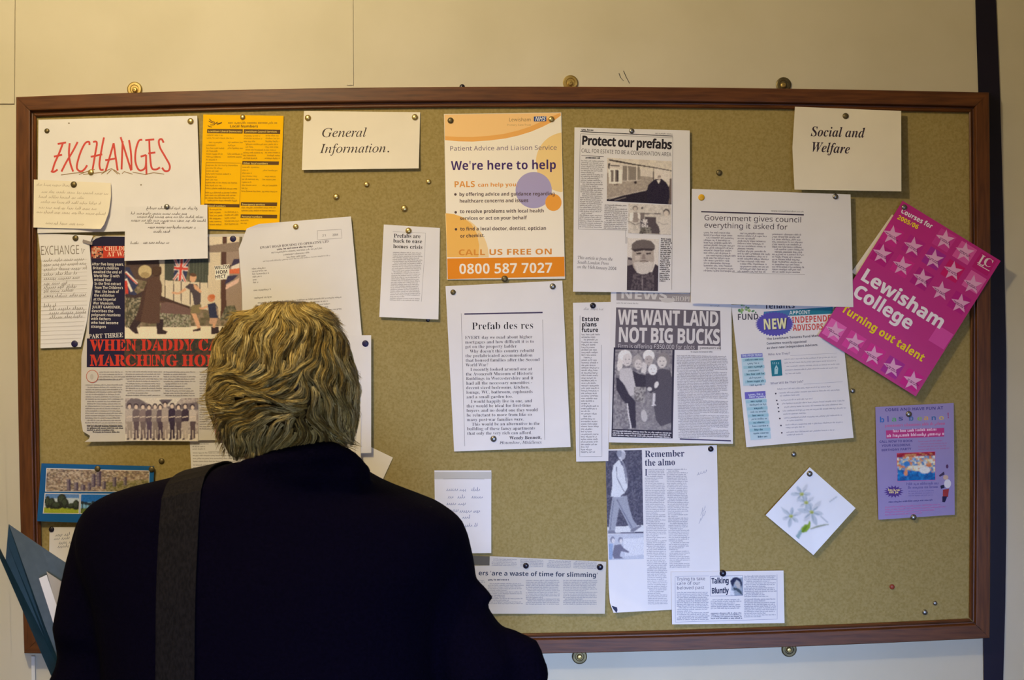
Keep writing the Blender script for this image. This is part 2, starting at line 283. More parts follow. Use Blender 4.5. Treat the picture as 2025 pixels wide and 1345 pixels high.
[119,86,[1,55,16,-55,16,0,10,44,10,-44,16,0,16,55,-14,0,-8,-27,-2,-15,-1,0,-2,16,-7,26,-16,0,-7,-26,-3,-16,-1,12,-8,30]],
[120,58,[1,55,18,-27,-18,-28,17,0,11,19,12,-19,17,0,-19,28,18,27,-17,0,-11,-18,-11,18]],
[121,57,[0,55,22,-55,-5,-9,-3,-2,-11,0,0,-12,2,-1,13,1,7,3,5,5,4,8,23,62,-16,0,-11,-33,-1,-7,-1,7,-12,33]],
],
 'R': [
[39,23,[7,72,2,-26,5,0,2,26]],
[44,27,[9,12,-3,-19,-2,-6,7,0,7,18,1,7]],
[45,32,[4,31,0,-8,24,0,0,8]],
[46,27,[11,12,-2,-1,-2,-6,2,-5,7,-1,2,1,2,5,-1,4,-3,3]],
[63,44,[21,73,-11,-1,-9,-4,3,-7,12,4,10,0,4,-2,2,-4,1,-4,-1,-5,-15,-15,-3,-8,0,-7,7,0,0,5,3,6,12,11,5,9,-1,12,-4,5,-6,4],[16,12,-4,-3,0,-7,4,-3,4,0,4,3,0,7,-4,3]],
[65,65,[31,70,-24,-59,-3,-6,-5,-2,0,-3,20,0,0,3,-6,1,-2,3,5,13,22,0,5,-13,-3,-3,-6,-1,0,-3,32,0,0,3,-2,0,-4,5,-26,62],[17,24,9,24,10,-24]],
[66,66,[2,68,0,-2,6,-1,3,-6,0,-51,-4,-5,-5,0,0,-3,34,0,11,1,9,4,5,6,2,9,-5,11,-15,6,12,6,4,10,-6,11,-20,4],[30,65,7,-1,3,-2,2,-4,1,-6,-1,-7,-3,-4,-4,-2,-8,-1,0,21,1,5],[27,35,10,-1,5,-3,3,-12,-3,-12,-3,-2,-9,-1,-3,6]],
[67,70,[39,70,-10,-1,-15,-9,-6,-7,-3,-9,-1,-10,1,-10,3,-8,6,-8,7,-5,17,-5,17,4,12,11,-3,3,-10,-9,-6,-3,-6,0,-15,7,-5,23,4,24,14,8,7,-1,6,-4,6,-6,4,-9,2,0,0,24,-2,0,-2,-4,-6,0]],
[68,74,[2,68,0,-2,7,-2,2,-3,0,-54,-2,-3,-6,-1,0,-3,31,0,27,9,9,25,-2,15,-7,10,-12,7,-16,2],[30,65,3,0,15,-8,5,-23,-2,-13,-3,-10,-6,-5,-9,-2,-5,1,-1,6,0,47,1,6]],
[69,66,[2,68,0,-2,7,-2,2,-3,0,-54,-4,-4,-5,0,0,-3,58,0,4,21,-2,0,-6,-10,-9,-5,-16,-2,-2,1,-2,5,0,23,5,0,7,-3,2,-3,2,-9,3,0,0,34,-3,0,-1,-7,-3,-5,-4,-2,-8,-1,0,21,1,5,7,2,9,-1,7,-3,4,-5,3,-8,2,0,0,20]],
[71,76,[39,70,-10,-1,-15,-9,-5,-7,-4,-9,-1,-10,1,-10,4,-9,5,-7,7,-5,19,-5,14,2,13,4,0,19,2,3,6,1,0,3,-34,0,0,-3,8,-1,2,-3,0,-16,-5,-5,-5,0,-8,2,-6,6,-4,10,-1,14,4,24,14,8,5,0,9,-5,9,-15,3,0,0,24,-3,0,-2,-4,-3,-1,-11,4]],
[72,78,[2,68,0,-2,7,-2,2,-3,0,-53,-4,-5,-5,0,0,-3,34,0,0,3,-4,0,-3,2,-2,7,0,21,24,0,0,-26,-4,-4,-5,0,0,-3,34,0,0,3,-4,0,-3,2,-2,7,0,45,2,7,7,2,0,2,-34,0,0,-2,6,-1,3,-3,0,-24,-24,0,0,22,2,4,7,2,0,2]],
[73,39,[2,68,0,-2,5,-1,4,-3,0,-55,-5,-4,-4,0,0,-3,35,0,0,3,-4,0,-4,2,-2,7,0,46,2,6,8,2,0,2]],
[76,64,[2,68,0,-2,7,-2,2,-3,0,-53,-4,-5,-5,0,0,-3,58,0,4,23,-3,0,-2,-6,-7,-9,-5,-2,-15,-2,-5,5,0,48,2,7,8,2,0,2]],
[77,95,[2,68,0,-2,6,-1,3,-3,0,-55,-5,-4,-4,0,0,-3,23,0,0,3,-7,1,-2,3,0,51,24,-58,3,0,25,60,0,-51,-5,-6,-4,0,0,-3,33,0,0,3,-5,0,-3,6,0,52,4,4,5,1,0,2,-26,0,-19,-47,-20,47]],
[78,74,[3,68,0,-2,8,-8,0,-52,-3,-3,-5,0,0,-3,22,0,0,3,-5,0,-4,4,0,45,44,-54,3,0,0,59,2,7,7,2,0,2,-22,0,0,-2,5,-1,3,-3,1,-5,0,-32,-36,43]],
[79,79,[40,70,-14,-3,-7,-3,-5,-4,-7,-12,-3,-14,3,-14,7,-11,5,-5,6,-3,14,-3,14,3,6,3,6,5,7,11,3,14,-3,14,-3,7,-4,5,-11,7],[26,58,13,8,7,-2,6,-6,4,-10,1,-14,-4,-24,-13,-8,-8,2,-5,6,-4,10,-1,14]],
[80,63,[2,68,0,-2,7,-2,2,-3,0,-53,-4,-5,-5,0,0,-3,34,0,0,3,-4,0,-3,2,-2,7,0,19,20,1,8,4,5,6,1,13,-6,8,-5,3,-7,2],[30,64,2,1,6,-1,3,-3,3,-12,-1,-7,-2,-4,-4,-3,-10,-1,0,26,1,4]],
[82,71,[2,68,0,-2,7,-2,2,-3,0,-53,-4,-5,-5,0,0,-3,34,0,0,3,-4,0,-3,2,-2,7,0,20,3,0,21,-32,21,0,0,3,-3,0,-3,2,-1,3,-18,26,12,6,4,10,-2,8,-6,6,-9,3,-13,1],[30,64,4,1,9,-4,3,-11,-1,-7,-3,-4,-5,-3,-10,-1,0,23,1,5]],
[83,59,[28,70,-11,-3,-7,-7,-3,-10,1,-7,9,-10,17,-9,6,-5,2,-6,-1,-4,-2,-4,-4,-2,-5,-1,-8,2,-5,3,-5,7,-3,10,-3,0,0,-26,3,0,2,4,6,-1,4,-2,8,-1,13,3,5,3,4,5,2,5,1,10,-3,8,-3,3,-10,6,-10,4,-7,5,-3,7,3,7,8,3,4,-1,8,-5,6,-8,1,-5,3,0,0,22,-3,0,-1,-3]],
[84,63,[2,68,0,-20,2,0,2,7,4,5,5,4,8,1,0,-57,-5,-5,-4,0,0,-3,35,0,0,3,-5,0,-3,2,-2,7,0,53,14,-4,6,-13,3,0,0,20]],
[85,74,[2,68,0,-2,7,-2,2,-3,0,-38,2,-11,4,-8,8,-4,12,-2,12,2,8,5,5,9,1,43,2,6,2,2,4,1,0,2,-22,0,0,-2,8,-2,2,-7,0,-33,-5,-16,-13,-5,-6,1,-5,4,-2,5,-1,8,0,39,3,5,6,1,0,2]],
[86,64,[-2,68,0,-2,3,-1,6,-8,25,-59,2,0,25,64,7,4,0,2,-21,0,0,-2,6,-1,2,-2,0,-4,-14,-38,-15,36,-1,7,5,2,4,0,0,2]],
[87,92,[-2,68,0,-2,6,-4,22,-64,3,0,18,48,17,-48,3,0,19,59,3,6,5,3,0,2,-19,0,0,-2,6,-1,1,-6,-11,-34,-12,35,2,5,5,1,0,2,-32,0,0,-2,8,-3,3,-10,-12,-30,-12,36,0,5,6,2,0,2]],
[89,64,[-2,68,0,-2,6,-4,3,-4,17,-31,0,-19,-4,-5,-5,0,0,-3,34,0,0,3,-4,0,-3,2,-2,7,0,19,19,31,7,4,0,2,-22,0,0,-2,6,-1,2,-4,0,-3,-15,-24,-14,28,2,3,6,1,0,2]],
[97,52,[24,48,-10,-2,-7,-4,-2,-9,4,-4,7,1,2,2,-1,12,9,0,3,-4,1,-11,-12,-4,-13,-9,-2,-7,1,-4,6,-6,13,1,7,5,2,-5,6,-2,6,2,5,4,-6,35,-4,5,-6,3],[21,21,9,4,0,-16,-7,-4,-4,2,-1,6]],
[98,54,[1,68,0,-2,3,-1,2,-3,0,-64,2,0,8,6,6,-4,7,-2,6,1,10,7,6,12,0,13,-2,6,-6,8,-10,3,-7,-2,-5,-4,0,26],[25,42,7,-1,3,-3,2,-14,-2,-17,-3,-4,-5,-1,-5,2,-1,6,0,26,1,3]],
[99,44,[26,48,-12,-3,-4,-4,-4,-5,-3,-14,3,-12,3,-5,9,-6,5,-1,11,3,9,8,-2,2,-5,-4,-5,-1,-6,1,-4,4,-3,7,-1,10,2,12,6,5,4,-1,0,-6,2,-6,4,-1,5,1,2,5,-1,4,-3,4]],
[100,56,[26,68,0,-2,6,-1,1,-2,0,-21,-5,4,-6,2,-10,-3,-4,-4,-3,-5,-2,-14,2,-12,3,-5,8,-6,5,-1,7,2,5,6,0,-8,11,3,9,1,0,2,-3,1,-2,3,0,60],[22,41,7,1,4,-3,0,-28,-1,-3,-6,-4,-4,1,-3,4,-1,6,0,16]],
[101,45,[24,48,-11,-3,-4,-4,-3,-5,-3,-12,1,-8,5,-11,9,-6,5,-1,11,4,9,9,-3,2,-4,-5,-6,-2,-9,5,-3,14,24,0,-1,10,-4,7,-6,4],[19,41,5,4,5,-3,1,-13,-13,0]],
[102,32,[26,70,-8,-1,-5,-4,-4,-5,-1,-13,-6,0,0,-5,6,0,0,-35,-2,-4,-4,-1,0,-2,28,0,0,2,-6,2,-2,6,0,32,9,0,0,5,-9,0,0,15,2,4,5,0,-1,-10,6,-3,4,2,1,2,0,7,-7,5]],
[103,49,[24,48,-11,-2,-4,-3,-3,-3,-3,-8,3,-9,9,-6,-9,-6,-2,-3,1,-8,5,-4,-6,-3,-2,-4,1,-4,4,-3,6,-2,9,-1,11,1,8,3,5,5,1,6,0,5,-4,5,-4,2,-6,1,-12,0,-4,1,-2,3,9,5,11,1,4,3,4,6,1,5,-1,5,-3,4,8,0,0,6,-13,0],[21,44,3,1,3,-1,3,-7,0,-11,-3,-7,-6,0,-4,7,0,11],[15,-5,20,0,4,-3,0,-2,-3,-6,-18,-1,-4,1,-3,5,1,3]],
[104,57,[3,68,0,-2,5,-3,0,-57,-1,-2,-4,-2,0,-2,24,0,0,2,-4,2,-1,2,0,29,4,4,4,2,3,-1,2,-4,0,-28,-1,-4,-4,-2,0,-2,24,0,0,2,-4,4,0,26,-4,12,-10,4,-7,-2,-7,-6,0,28]],
[105,30,[15,70,-3,-1,-4,-4,0,-6,2,-3,5,-2,5,2,3,6,-2,5],[3,47,0,-3,3,0,2,-3,0,-35,-1,-2,-4,-2,0,-2,24,0,0,2,-4,2,-1,2,0,41]],
[107,54,[3,68,0,-2,5,-3,0,-57,-1,-2,-4,-2,0,-2,24,0,0,2,-4,2,-1,2,0,14,2,2,11,-15,0,-4,-3,-1,0,-2,24,0,0,2,-4,3,-19,26,13,12,6,1,0,3,-21,0,0,-3,6,-2,-3,-5,-12,-12,0,43]],
[108,30,[3,68,0,-2,3,-1,2,-3,0,-56,-1,-2,-4,-2,0,-2,24,0,0,2,-4,2,-1,2,0,62]],
[109,83,[36,48,-8,-2,-6,-6,0,7,-19,0,0,-3,4,-1,1,-2,0,-35,-1,-2,-4,-2,0,-2,24,0,0,2,-3,1,-2,3,0,29,4,4,4,2,4,-2,1,-3,0,-30,-1,-2,-4,-2,0,-2,23,0,0,2,-4,4,0,30,3,3,5,2,4,-2,0,-33,-4,-4,0,-2,23,0,0,2,-4,4,0,26,-4,12,-9,4,-8,-2,-7,-7,-4,7]],
[110,57,[36,48,-7,-2,-7,-6,0,7,-19,0,0,-3,4,-1,1,-2,0,-35,-1,-2,-4,-2,0,-2,24,0,0,2,-4,2,-1,2,0,29,4,4,4,2,3,-1,2,-4,0,-28,-1,-4,-4,-2,0,-2,24,0,0,2,-4,4,0,26,-4,12]],
[111,50,[25,48,-11,-3,-5,-4,-3,-5,-3,-13,1,-7,5,-10,10,-7,6,-1,6,1,10,6,4,5,3,13,-3,13,-4,5,-4,4],[22,44,3,1,4,-1,2,-3,2,-18,-1,-15,-3,-5,-4,-1,-3,1,-4,5,0,26,1,7]],
[112,56,[35,48,-8,-2,-6,-7,0,8,-18,0,0,-3,2,0,3,-4,0,-55,-5,-4,0,-2,27,0,0,3,-5,0,-3,6,0,17,5,-5,7,-2,5,1,5,3,6,9,2,6,0,13,-4,11,-4,4],[26,40,4,2,4,-1,2,-4,2,-14,-2,-14,-3,-4,-4,-1,-4,2,-3,4,0,25]],
[114,43,[35,48,-7,-3,-6,-7,0,9,-19,0,0,-3,3,0,2,-3,0,-35,-1,-2,-4,-2,0,-2,27,0,0,2,-6,2,-2,4,0,21,2,7,4,3,2,0,7,-6,5,2,1,8,-2,3]],
[115,43,[21,48,-6,-1,-5,-3,-3,-5,-1,-10,5,-7,12,-6,4,-3,2,-4,-2,-5,-6,-2,-4,1,-7,7,-2,6,-3,0,0,-17,3,0,1,2,4,0,10,-3,6,2,5,3,5,11,-3,9,-3,3,-14,7,-3,4,1,6,9,1,6,-6,2,-5,3,0,0,15,-2,0,-2,-2]],
[116,34,[19,64,-10,-14,-6,-5,0,-3,4,0,0,-31,1,-6,5,-6,6,0,8,2,6,9,-2,1,-3,-4,-3,-1,-2,0,-1,2,0,34,9,0,0,5,-9,0,0,17]],
[117,56,[2,47,0,-3,2,0,3,-4,0,-25,3,-12,4,-3,6,-2,8,3,6,5,0,-8,11,3,9,1,0,2,-3,1,-2,3,0,39,-21,0,0,-3,5,-1,1,-3,0,-30,-3,-4,-5,-1,-5,6,0,36]],
[118,46,[0,47,0,-3,2,0,4,-7,15,-39,3,0,16,42,3,3,3,1,0,3,-15,0,0,-3,4,-1,0,-5,-7,-20,-9,23,1,2,5,1,0,3]],
[119,65,[-2,47,0,-3,2,0,3,-4,15,-42,3,0,12,32,10,-32,3,0,16,41,3,5,2,0,0,3,-14,0,0,-3,5,-1,-1,-5,-7,-17,-5,18,0,4,3,1,0,3,-23,0,0,-3,2,0,5,-9,-7,-16,-8,24,4,1,0,3]],
[121,45,[-1,47,0,-3,2,0,4,-4,16,-41,-6,-13,-2,-1,-3,8,-2,1,-5,0,-4,-4,0,-3,3,-6,9,-2,6,3,5,8,18,50,3,4,2,0,0,3,-15,0,0,-3,5,-1,0,-7,-7,-18,-8,20,0,5,4,1,0,3]],
[122,44,[5,47,-1,-15,3,0,1,5,6,6,11,0,-23,-41,0,-2,38,0,1,16,-2,0,-2,-6,-8,-6,-10,0,22,40,0,3]],
],
 'I': [
[44,27,[9,12,-3,-19,-2,-6,7,0,7,18,1,7]],
[46,27,[11,12,-2,-1,-2,-6,2,-5,7,-1,2,1,2,5,-1,4,-3,3]],
[48,58,[29,73,-8,-1,-6,-3,-5,-6,-3,-7,-2,-20,1,-15,5,-12,7,-8,11,-2,8,1,6,3,4,6,3,7,3,20,-2,16,-4,11,-8,8],[22,64,7,1,7,-1,4,-6,3,-9,1,-13,-1,-13,-3,-9,-4,-6,-7,-1,-7,1,-5,6,-2,9,-1,13,1,13,2,9]],
[49,58,[28,72,-19,-15,5,-6,14,12,-1,-3,0,-60,9,0,0,72]],
[50,58,[28,73,-7,-1,-11,-4,-4,-4,4,-5,8,5,15,1,7,-6,0,-10,-7,-13,-28,-29,0,-7,47,0,0,8,-36,0,25,26,8,14,-1,14,-4,6,-7,4]],
[52,58,[36,72,-34,-48,0,-8,35,0,0,-16,8,0,0,16,11,0,0,8,-11,0,0,48],[37,63,0,-39,-26,0]],
[54,58,[38,73,-9,-1,-13,-7,-4,-5,-5,-14,-1,-25,3,-8,4,-6,5,-5,5,-2,7,-1,9,2,8,4,4,8,2,10,-2,9,-4,7,-7,5,-8,1,-11,-2,-7,-6,3,16,6,8,9,4,7,1,8,-2,0,8],[30,38,6,-1,5,-3,3,-11,-1,-7,-3,-5,-4,-4,-6,-1,-9,3,-3,3,-3,9,1,10,6,5,4,2]],
[71,81,[49,71,-11,-1,-17,-9,-6,-6,-8,-13,-3,-15,1,-8,3,-7,5,-6,6,-4,9,-3,9,-1,13,2,12,5,4,17,5,9,6,1,1,2,-29,0,-1,-2,5,0,4,-2,0,-6,-4,-14,-2,-4,-3,-2,-5,-2,-14,1,-7,5,-5,8,-1,10,1,10,9,19,7,7,8,4,9,2,8,-1,6,-4,5,-6,2,-8,2,0,4,21,-2,0,-2,-3,-17,4]],
[72,78,[13,70,-1,-2,4,-1,4,-4,0,-2,-16,-56,-5,-3,-4,0,0,-2,28,0,0,2,-6,1,-1,2,6,28,33,-1,-8,-27,-3,-2,-6,-1,0,-2,27,0,1,2,-6,1,-1,9,14,51,2,3,8,2,0,2,-28,0,0,-2,7,-3,0,-7,-5,-17,-33,0,7,22,2,3,7,2,0,2]],
[73,37,[13,70,0,-2,7,-3,0,-4,-15,-56,-6,-3,-3,0,-1,-2,29,0,0,2,-6,1,-1,2,0,7,13,47,4,7,7,2,0,2]],
[74,38,[15,70,-1,-3,4,0,5,-2,0,-4,-15,-57,-4,-3,-2,1,1,6,-3,5,-5,0,-3,-6,3,-6,8,-3,7,2,5,4,5,7,13,49,4,6,6,2,1,2]],
[76,67,[14,70,0,-2,7,-3,0,-6,-15,-53,-5,-4,-4,0,-1,-2,59,0,7,20,-2,0,-7,-10,-8,-5,-6,-1,-20,0,-2,4,15,55,2,3,7,2,1,2]],
[77,88,[13,70,-1,-2,8,-3,0,-4,-16,-56,-3,-2,-6,-1,0,-2,22,0,1,2,-4,0,-4,3,0,6,14,48,7,-59,2,0,39,59,-12,-47,-4,-8,-4,-2,-3,0,-1,-2,28,0,0,2,-3,0,-4,3,13,54,4,7,7,2,1,2,-20,0,-35,-54,-7,54]],
[80,60,[13,70,-1,-2,4,-1,4,-4,0,-2,-15,-55,-5,-4,-5,0,0,-2,29,0,1,2,-4,0,-5,2,0,6,6,22,19,2,7,2,6,3,4,4,2,5,1,6,-5,12,-16,4],[34,66,3,1,6,-1,4,-2,3,-9,-1,-8,-4,-6,-7,-3,-12,-2,-2,3,6,22,2,5]],
[83,55,[28,71,-9,-5,-5,-8,-1,-5,2,-8,3,-5,10,-10,7,-12,-1,-9,-5,-6,-4,-1,-10,1,-5,4,-3,6,-1,9,-2,0,-4,-23,9,3,7,-3,13,0,10,5,5,9,1,6,-1,8,-9,12,-8,8,-4,9,3,9,9,3,5,-1,4,-3,3,-6,1,-8,1,0,4,21,-2,0,-2,-2,-9,2]],
[84,63,[11,70,-4,-17,2,0,4,8,6,4,15,1,1,-2,-15,-55,-3,-5,-5,-2,-4,0,-1,-2,32,0,1,2,-5,0,-5,2,0,6,15,55,7,1,10,-2,2,-12,2,0,3,18]],
[97,51,[28,47,-8,-1,-7,-5,-6,-7,-7,-16,-1,-8,2,-8,3,-3,9,1,5,3,11,15,-4,-15,1,-3,3,-1,7,3,8,9,-2,1,-7,-7,-2,2,11,39,-8,0,-1,-4,-2,4],[23,44,5,1,4,-2,1,-8,-5,-14,-5,-8,-8,-8,-3,0,-3,1,-1,5,0,4,3,11,3,8]],
[99,45,[30,47,-8,-1,-7,-3,-8,-7,-3,-5,-4,-10,1,-12,3,-6,5,-3,6,-1,10,3,11,9,-2,1,-8,-6,-8,-3,-4,1,-3,3,-2,9,3,13,3,7,4,5,5,3,6,1,3,-2,-1,-8,3,-1,4,2,1,2,-1,5,-5,4]],
[100,53,[51,73,-16,-3,0,-2,6,-1,0,-5,-5,-18,-2,3,-12,-1,-7,-4,-8,-9,-4,-6,-4,-11,0,-10,2,-4,8,-3,6,1,5,3,10,14,-3,-13,2,-4,4,-1,3,1,7,5,5,6,-2,1,-5,-6,-5,-1,0,7],[25,44,7,1,3,-6,-3,-13,-2,-5,-8,-12,-3,-3,-5,-2,-5,2,-1,3,3,18,4,7]],
[101,43,[29,47,-7,-1,-7,-3,-8,-8,-6,-10,-2,-10,1,-7,3,-5,5,-3,5,-1,12,3,5,3,5,6,-2,1,-8,-6,-7,-2,-7,3,-3,8,1,6,13,3,9,4,6,6,2,6,-1,3,-5,4],[24,44,3,1,3,-1,1,-3,-2,-6,-4,-5,-6,-4,-9,-2,4,11,3,4]],
[102,30,[32,73,-6,-1,-6,-5,-8,-16,-1,-5,-9,0,-1,-4,10,0,-9,-46,-6,-15,-3,5,-3,1,-3,-1,-1,-3,1,-3,3,-3,3,0,6,3,6,7,3,6,5,18,6,31,12,0,1,4,-12,0,2,12,4,9,5,3,3,-8,2,-1,4,1,1,7,-5,4]],
[104,60,[11,77,-1,-5,6,-1,2,-5,-14,-66,9,0,8,33,5,8,6,6,6,1,3,-1,1,-8,-4,-16,-2,-14,1,-4,5,-5,4,-1,6,1,6,5,-2,3,-6,-3,-3,2,-1,3,1,11,5,21,-3,10,-8,3,-10,-3,-10,-11,8,36]],
[105,27,[16,69,-3,-5,3,-5,6,1,2,4,-2,4],[19,47,-16,-2,0,-2,6,-2,-9,-35,1,-6,4,-1,8,3,8,9,-2,2,-5,-6,-3,-2,-2,1,0,6,10,32]],
[108,26,[20,72,-11,-1,0,-2,3,0,3,-2,0,-5,-15,-54,0,-6,3,-3,9,3,8,9,-2,1,-4,-5,-4,-2,-2,2,18,65]],
[109,83,[14,46,-11,-1,0,-2,3,0,3,-2,0,-5,-11,-36,8,0,5,15,6,12,9,10,6,4,4,0,1,-2,-11,-39,8,0,8,21,3,5,7,10,7,5,3,0,3,-3,-9,-33,2,-5,3,-1,8,3,7,9,-1,2,-8,-8,-2,1,0,4,8,28,-1,8,-5,1,-11,-5,-13,-14,3,14,-2,4,-5,1,-11,-5,-14,-15,5,17]],
[110,55,[20,47,-10,-2,-7,0,0,-2,3,0,3,-2,0,-4,-11,-37,8,0,10,25,5,7,11,9,4,-1,0,-2,-8,-34,3,-5,10,3,7,10,-1,2,-5,-7,-3,-2,-2,1,0,4,8,26,-1,10,-5,1,-5,-1,-13,-10,-7,-9]],
[111,53,[30,47,-5,0,-6,-2,-10,-8,-7,-10,-3,-12,5,-12,5,-3,7,-1,7,1,8,3,8,8,6,10,2,5,-1,12,-3,5,-6,3],[25,44,5,1,6,-3,2,-8,0,-5,-6,-16,-4,-5,-7,-6,-8,0,-2,2,-3,8,1,8,6,15]],
[114,34,[13,47,-11,-2,0,-2,6,-2,0,-5,-10,-36,8,0,8,24,11,16,3,-4,2,0,4,2,2,4,-3,5,-2,0,-7,-5,-11,-15,6,19]],
[115,37,[13,47,-4,-3,-2,-4,-1,-7,3,-7,7,-8,3,-8,-2,-6,-3,-2,-7,0,-6,8,0,6,-2,0,-2,-17,2,0,0,2,4,0,5,-2,8,0,7,4,2,3,2,10,-2,5,-8,10,-3,10,1,2,5,2,6,-3,3,-10,2,0,2,15,-2,0,-2,-2,-7,2]],
[116,28,[20,59,-8,-10,-9,-4,0,-3,7,0,-10,-35,1,-7,4,-1,7,3,8,8,-1,2,-5,-6,-5,-1,0,4,9,33,9,0,0,4,-8,0,4,13]],
[117,55,[13,47,-11,-2,0,-2,3,0,3,-9,-7,-24,0,-7,1,-2,2,-2,9,1,13,12,7,11,-5,-19,2,-4,3,-1,8,3,8,9,-2,2,-4,-6,-6,-2,0,5,10,36,-8,0,-5,-16,-7,-13,-8,-9,-7,-3,-2,1,-1,5,10,33]],
[119,67,[12,48,-12,-3,-1,-2,4,0,3,-5,1,-39,2,0,22,34,3,-34,2,0,24,32,3,13,-2,3,-4,0,-3,-4,4,-6,0,-4,-5,-8,-12,-14,-4,37,-1,0,-21,-34,-1,28]],
[120,42,[9,46,-9,-2,0,-2,7,0,3,-2,3,-18,-11,-15,-7,1,-4,-3,2,-6,8,2,13,17,4,-15,3,-4,9,3,7,9,-1,2,-8,-8,-5,8,-3,14,7,9,8,3,4,7,-3,1,-9,-6,-7,-10,-4,16]],
[121,40,[9,47,-12,-2,-1,-2,3,0,3,-2,3,-6,7,-36,-11,-14,-2,-1,-8,1,-3,-4,3,-4,8,2,7,7,14,19,16,28,1,8,-1,5,-6,1,-2,-2,0,-4,5,-6,-10,-20,-5,-6,-5,30,-2,6]],
],
 'J': [
[83,55,[26,69,-10,-5,-5,-8,-1,-6,1,-6,2,-3,18,-18,3,-5,0,-7,-3,-5,-6,-4,-10,1,-4,4,-3,6,-1,9,-3,0,-5,-23,10,3,14,-4,10,2,8,4,4,6,2,9,-3,10,-3,5,-14,13,-4,5,0,3,3,8,8,3,9,-4,3,-7,0,-7,3,0,5,21,-3,0,-2,-2,-12,2]],
[87,82,[5,68,0,-3,6,-3,1,-3,0,-61,3,0,29,49,-1,-49,3,0,37,62,8,5,0,3,-18,0,0,-3,4,-1,0,-6,-20,-34,1,34,2,6,5,1,0,3,-28,0,0,-3,6,-1,2,-5,-1,-4,-18,-31,0,36,1,3,5,2,0,3]],
[97,50,[25,46,-6,-1,-11,-7,-6,-10,-3,-6,-2,-11,3,-9,8,-3,5,0,8,7,3,5,-1,-6,2,-5,5,-1,7,3,8,10,-2,1,-7,-7,-1,5,10,34,-11,0,-2,-5,-2,5],[26,42,3,-1,1,-4,-2,-11,-3,-8,-6,-10,-5,-2,-3,2,-1,4,0,5,2,7,4,9,5,7]],
[99,42,[27,46,-7,-1,-7,-3,-11,-13,-3,-14,1,-7,3,-5,4,-3,7,-1,10,3,9,10,-2,2,-6,-7,-7,-2,-5,3,-2,7,3,14,4,8,5,6,5,0,-2,-7,2,-4,2,-1,7,1,1,9,-6,5]],
[100,50,[51,71,-20,-3,0,-3,2,0,3,-8,-4,-13,-4,2,-10,-1,-6,-4,-8,-9,-5,-10,-1,-5,0,-11,6,-7,9,0,12,12,-1,-3,1,-8,8,-1,4,3,8,10,-3,1,-2,-3,-6,-3],[27,43,2,-2,1,-4,-3,-14,-6,-12,-4,-4,-3,-1,-4,3,0,6,2,8,8,15]],
[101,40,[21,46,-5,-2,-9,-8,-6,-10,-2,-6,-1,-5,1,-7,3,-5,5,-3,6,-1,11,3,8,10,-3,2,-5,-6,-6,-3,-5,2,-2,6,1,6,11,3,8,4,5,5,1,10,-6,5],[22,42,7,-1,-2,-9,-10,-9,-4,-1,2,9]],
[102,29,[32,71,-7,-2,-6,-5,-5,-8,-4,-11,-7,0,-1,-4,7,0,-8,-41,-3,-10,-5,-7,-2,-1,-2,2,2,6,-1,2,-4,1,-4,-3,-1,-3,3,-6,6,-2,6,1,6,3,4,5,7,17,8,36,9,0,0,4,-8,0,2,10,3,7,2,4,8,-9,4,2,1,7,-2,2]],
[105,29,[17,69,-4,-7,4,-6,5,0,4,4,0,5,-4,4],[22,46,-19,-3,0,-2,4,-1,0,-8,-7,-24,2,-7,2,-2,3,0,8,3,8,10,-2,1,-7,-7,-1,7]],
[108,26,[27,71,-19,-4,0,-2,4,-1,1,-4,-15,-54,2,-5,3,-2,7,0,8,7,4,6,-2,1,-4,-5,-4,-2,0,7]],
[110,54,[23,46,-20,-3,0,-2,4,-1,0,-6,-9,-34,12,0,7,23,3,6,6,7,6,3,1,0,1,-4,-9,-26,2,-9,9,-1,8,7,4,6,-2,1,-7,-7,-2,3,6,16,3,12,-2,8,-6,1,-5,-1,-5,-3,-11,-13]],
[111,47,[26,46,-5,0,-5,-2,-9,-8,-6,-10,-3,-11,2,-7,3,-5,5,-3,12,-1,10,6,8,9,2,5,3,11,-1,7,-4,5,-5,3],[23,43,3,0,4,-2,1,-8,-5,-18,-4,-8,-6,-5,-4,2,-2,5,1,8,4,13,4,8]],
[114,39,[23,46,-20,-3,0,-2,4,-1,0,-6,-9,-34,12,0,4,15,10,19,4,2,2,-3,5,0,2,2,2,5,-1,5,-7,1,-7,-6,-5,-7,-2,-5]],
],
}
# ------------------------------------------------------------------ lettering (outline table of the printed alphabets)
_glyphs = {}
def area2(l):
    return sum(l[i - 1][0] * l[i][1] - l[i][0] * l[i - 1][1] for i in range(len(l)))
def inside(p, l):
    c = False
    for (x0, y0), (x1, y1) in zip(l, l[1:] + l[:1]):
        if (y0 > p[1]) != (y1 > p[1]) and p[0] < (x1 - x0) * (p[1] - y0) / (y1 - y0) + x0:
            c = not c
    return c
def thinner(l, d):
    """pull an outline in by d along its normals"""
    out = []
    for i, (x, y) in enumerate(l):
        (ax, ay), (bx, by) = l[i - 1], l[(i + 1) % len(l)]
        e0, e1 = Vector((x - ax, y - ay)), Vector((bx - x, by - y))
        if e0.length < 1e-6 or e1.length < 1e-6:
            out.append((x, y)); continue
        n = Vector((-e0.y, e0.x)).normalized() + Vector((-e1.y, e1.x)).normalized()
        if n.length < .3:
            out.append((x, y)); continue
        n.normalize()
        out.append((x + n.x * d, y + n.y * d))
    return out
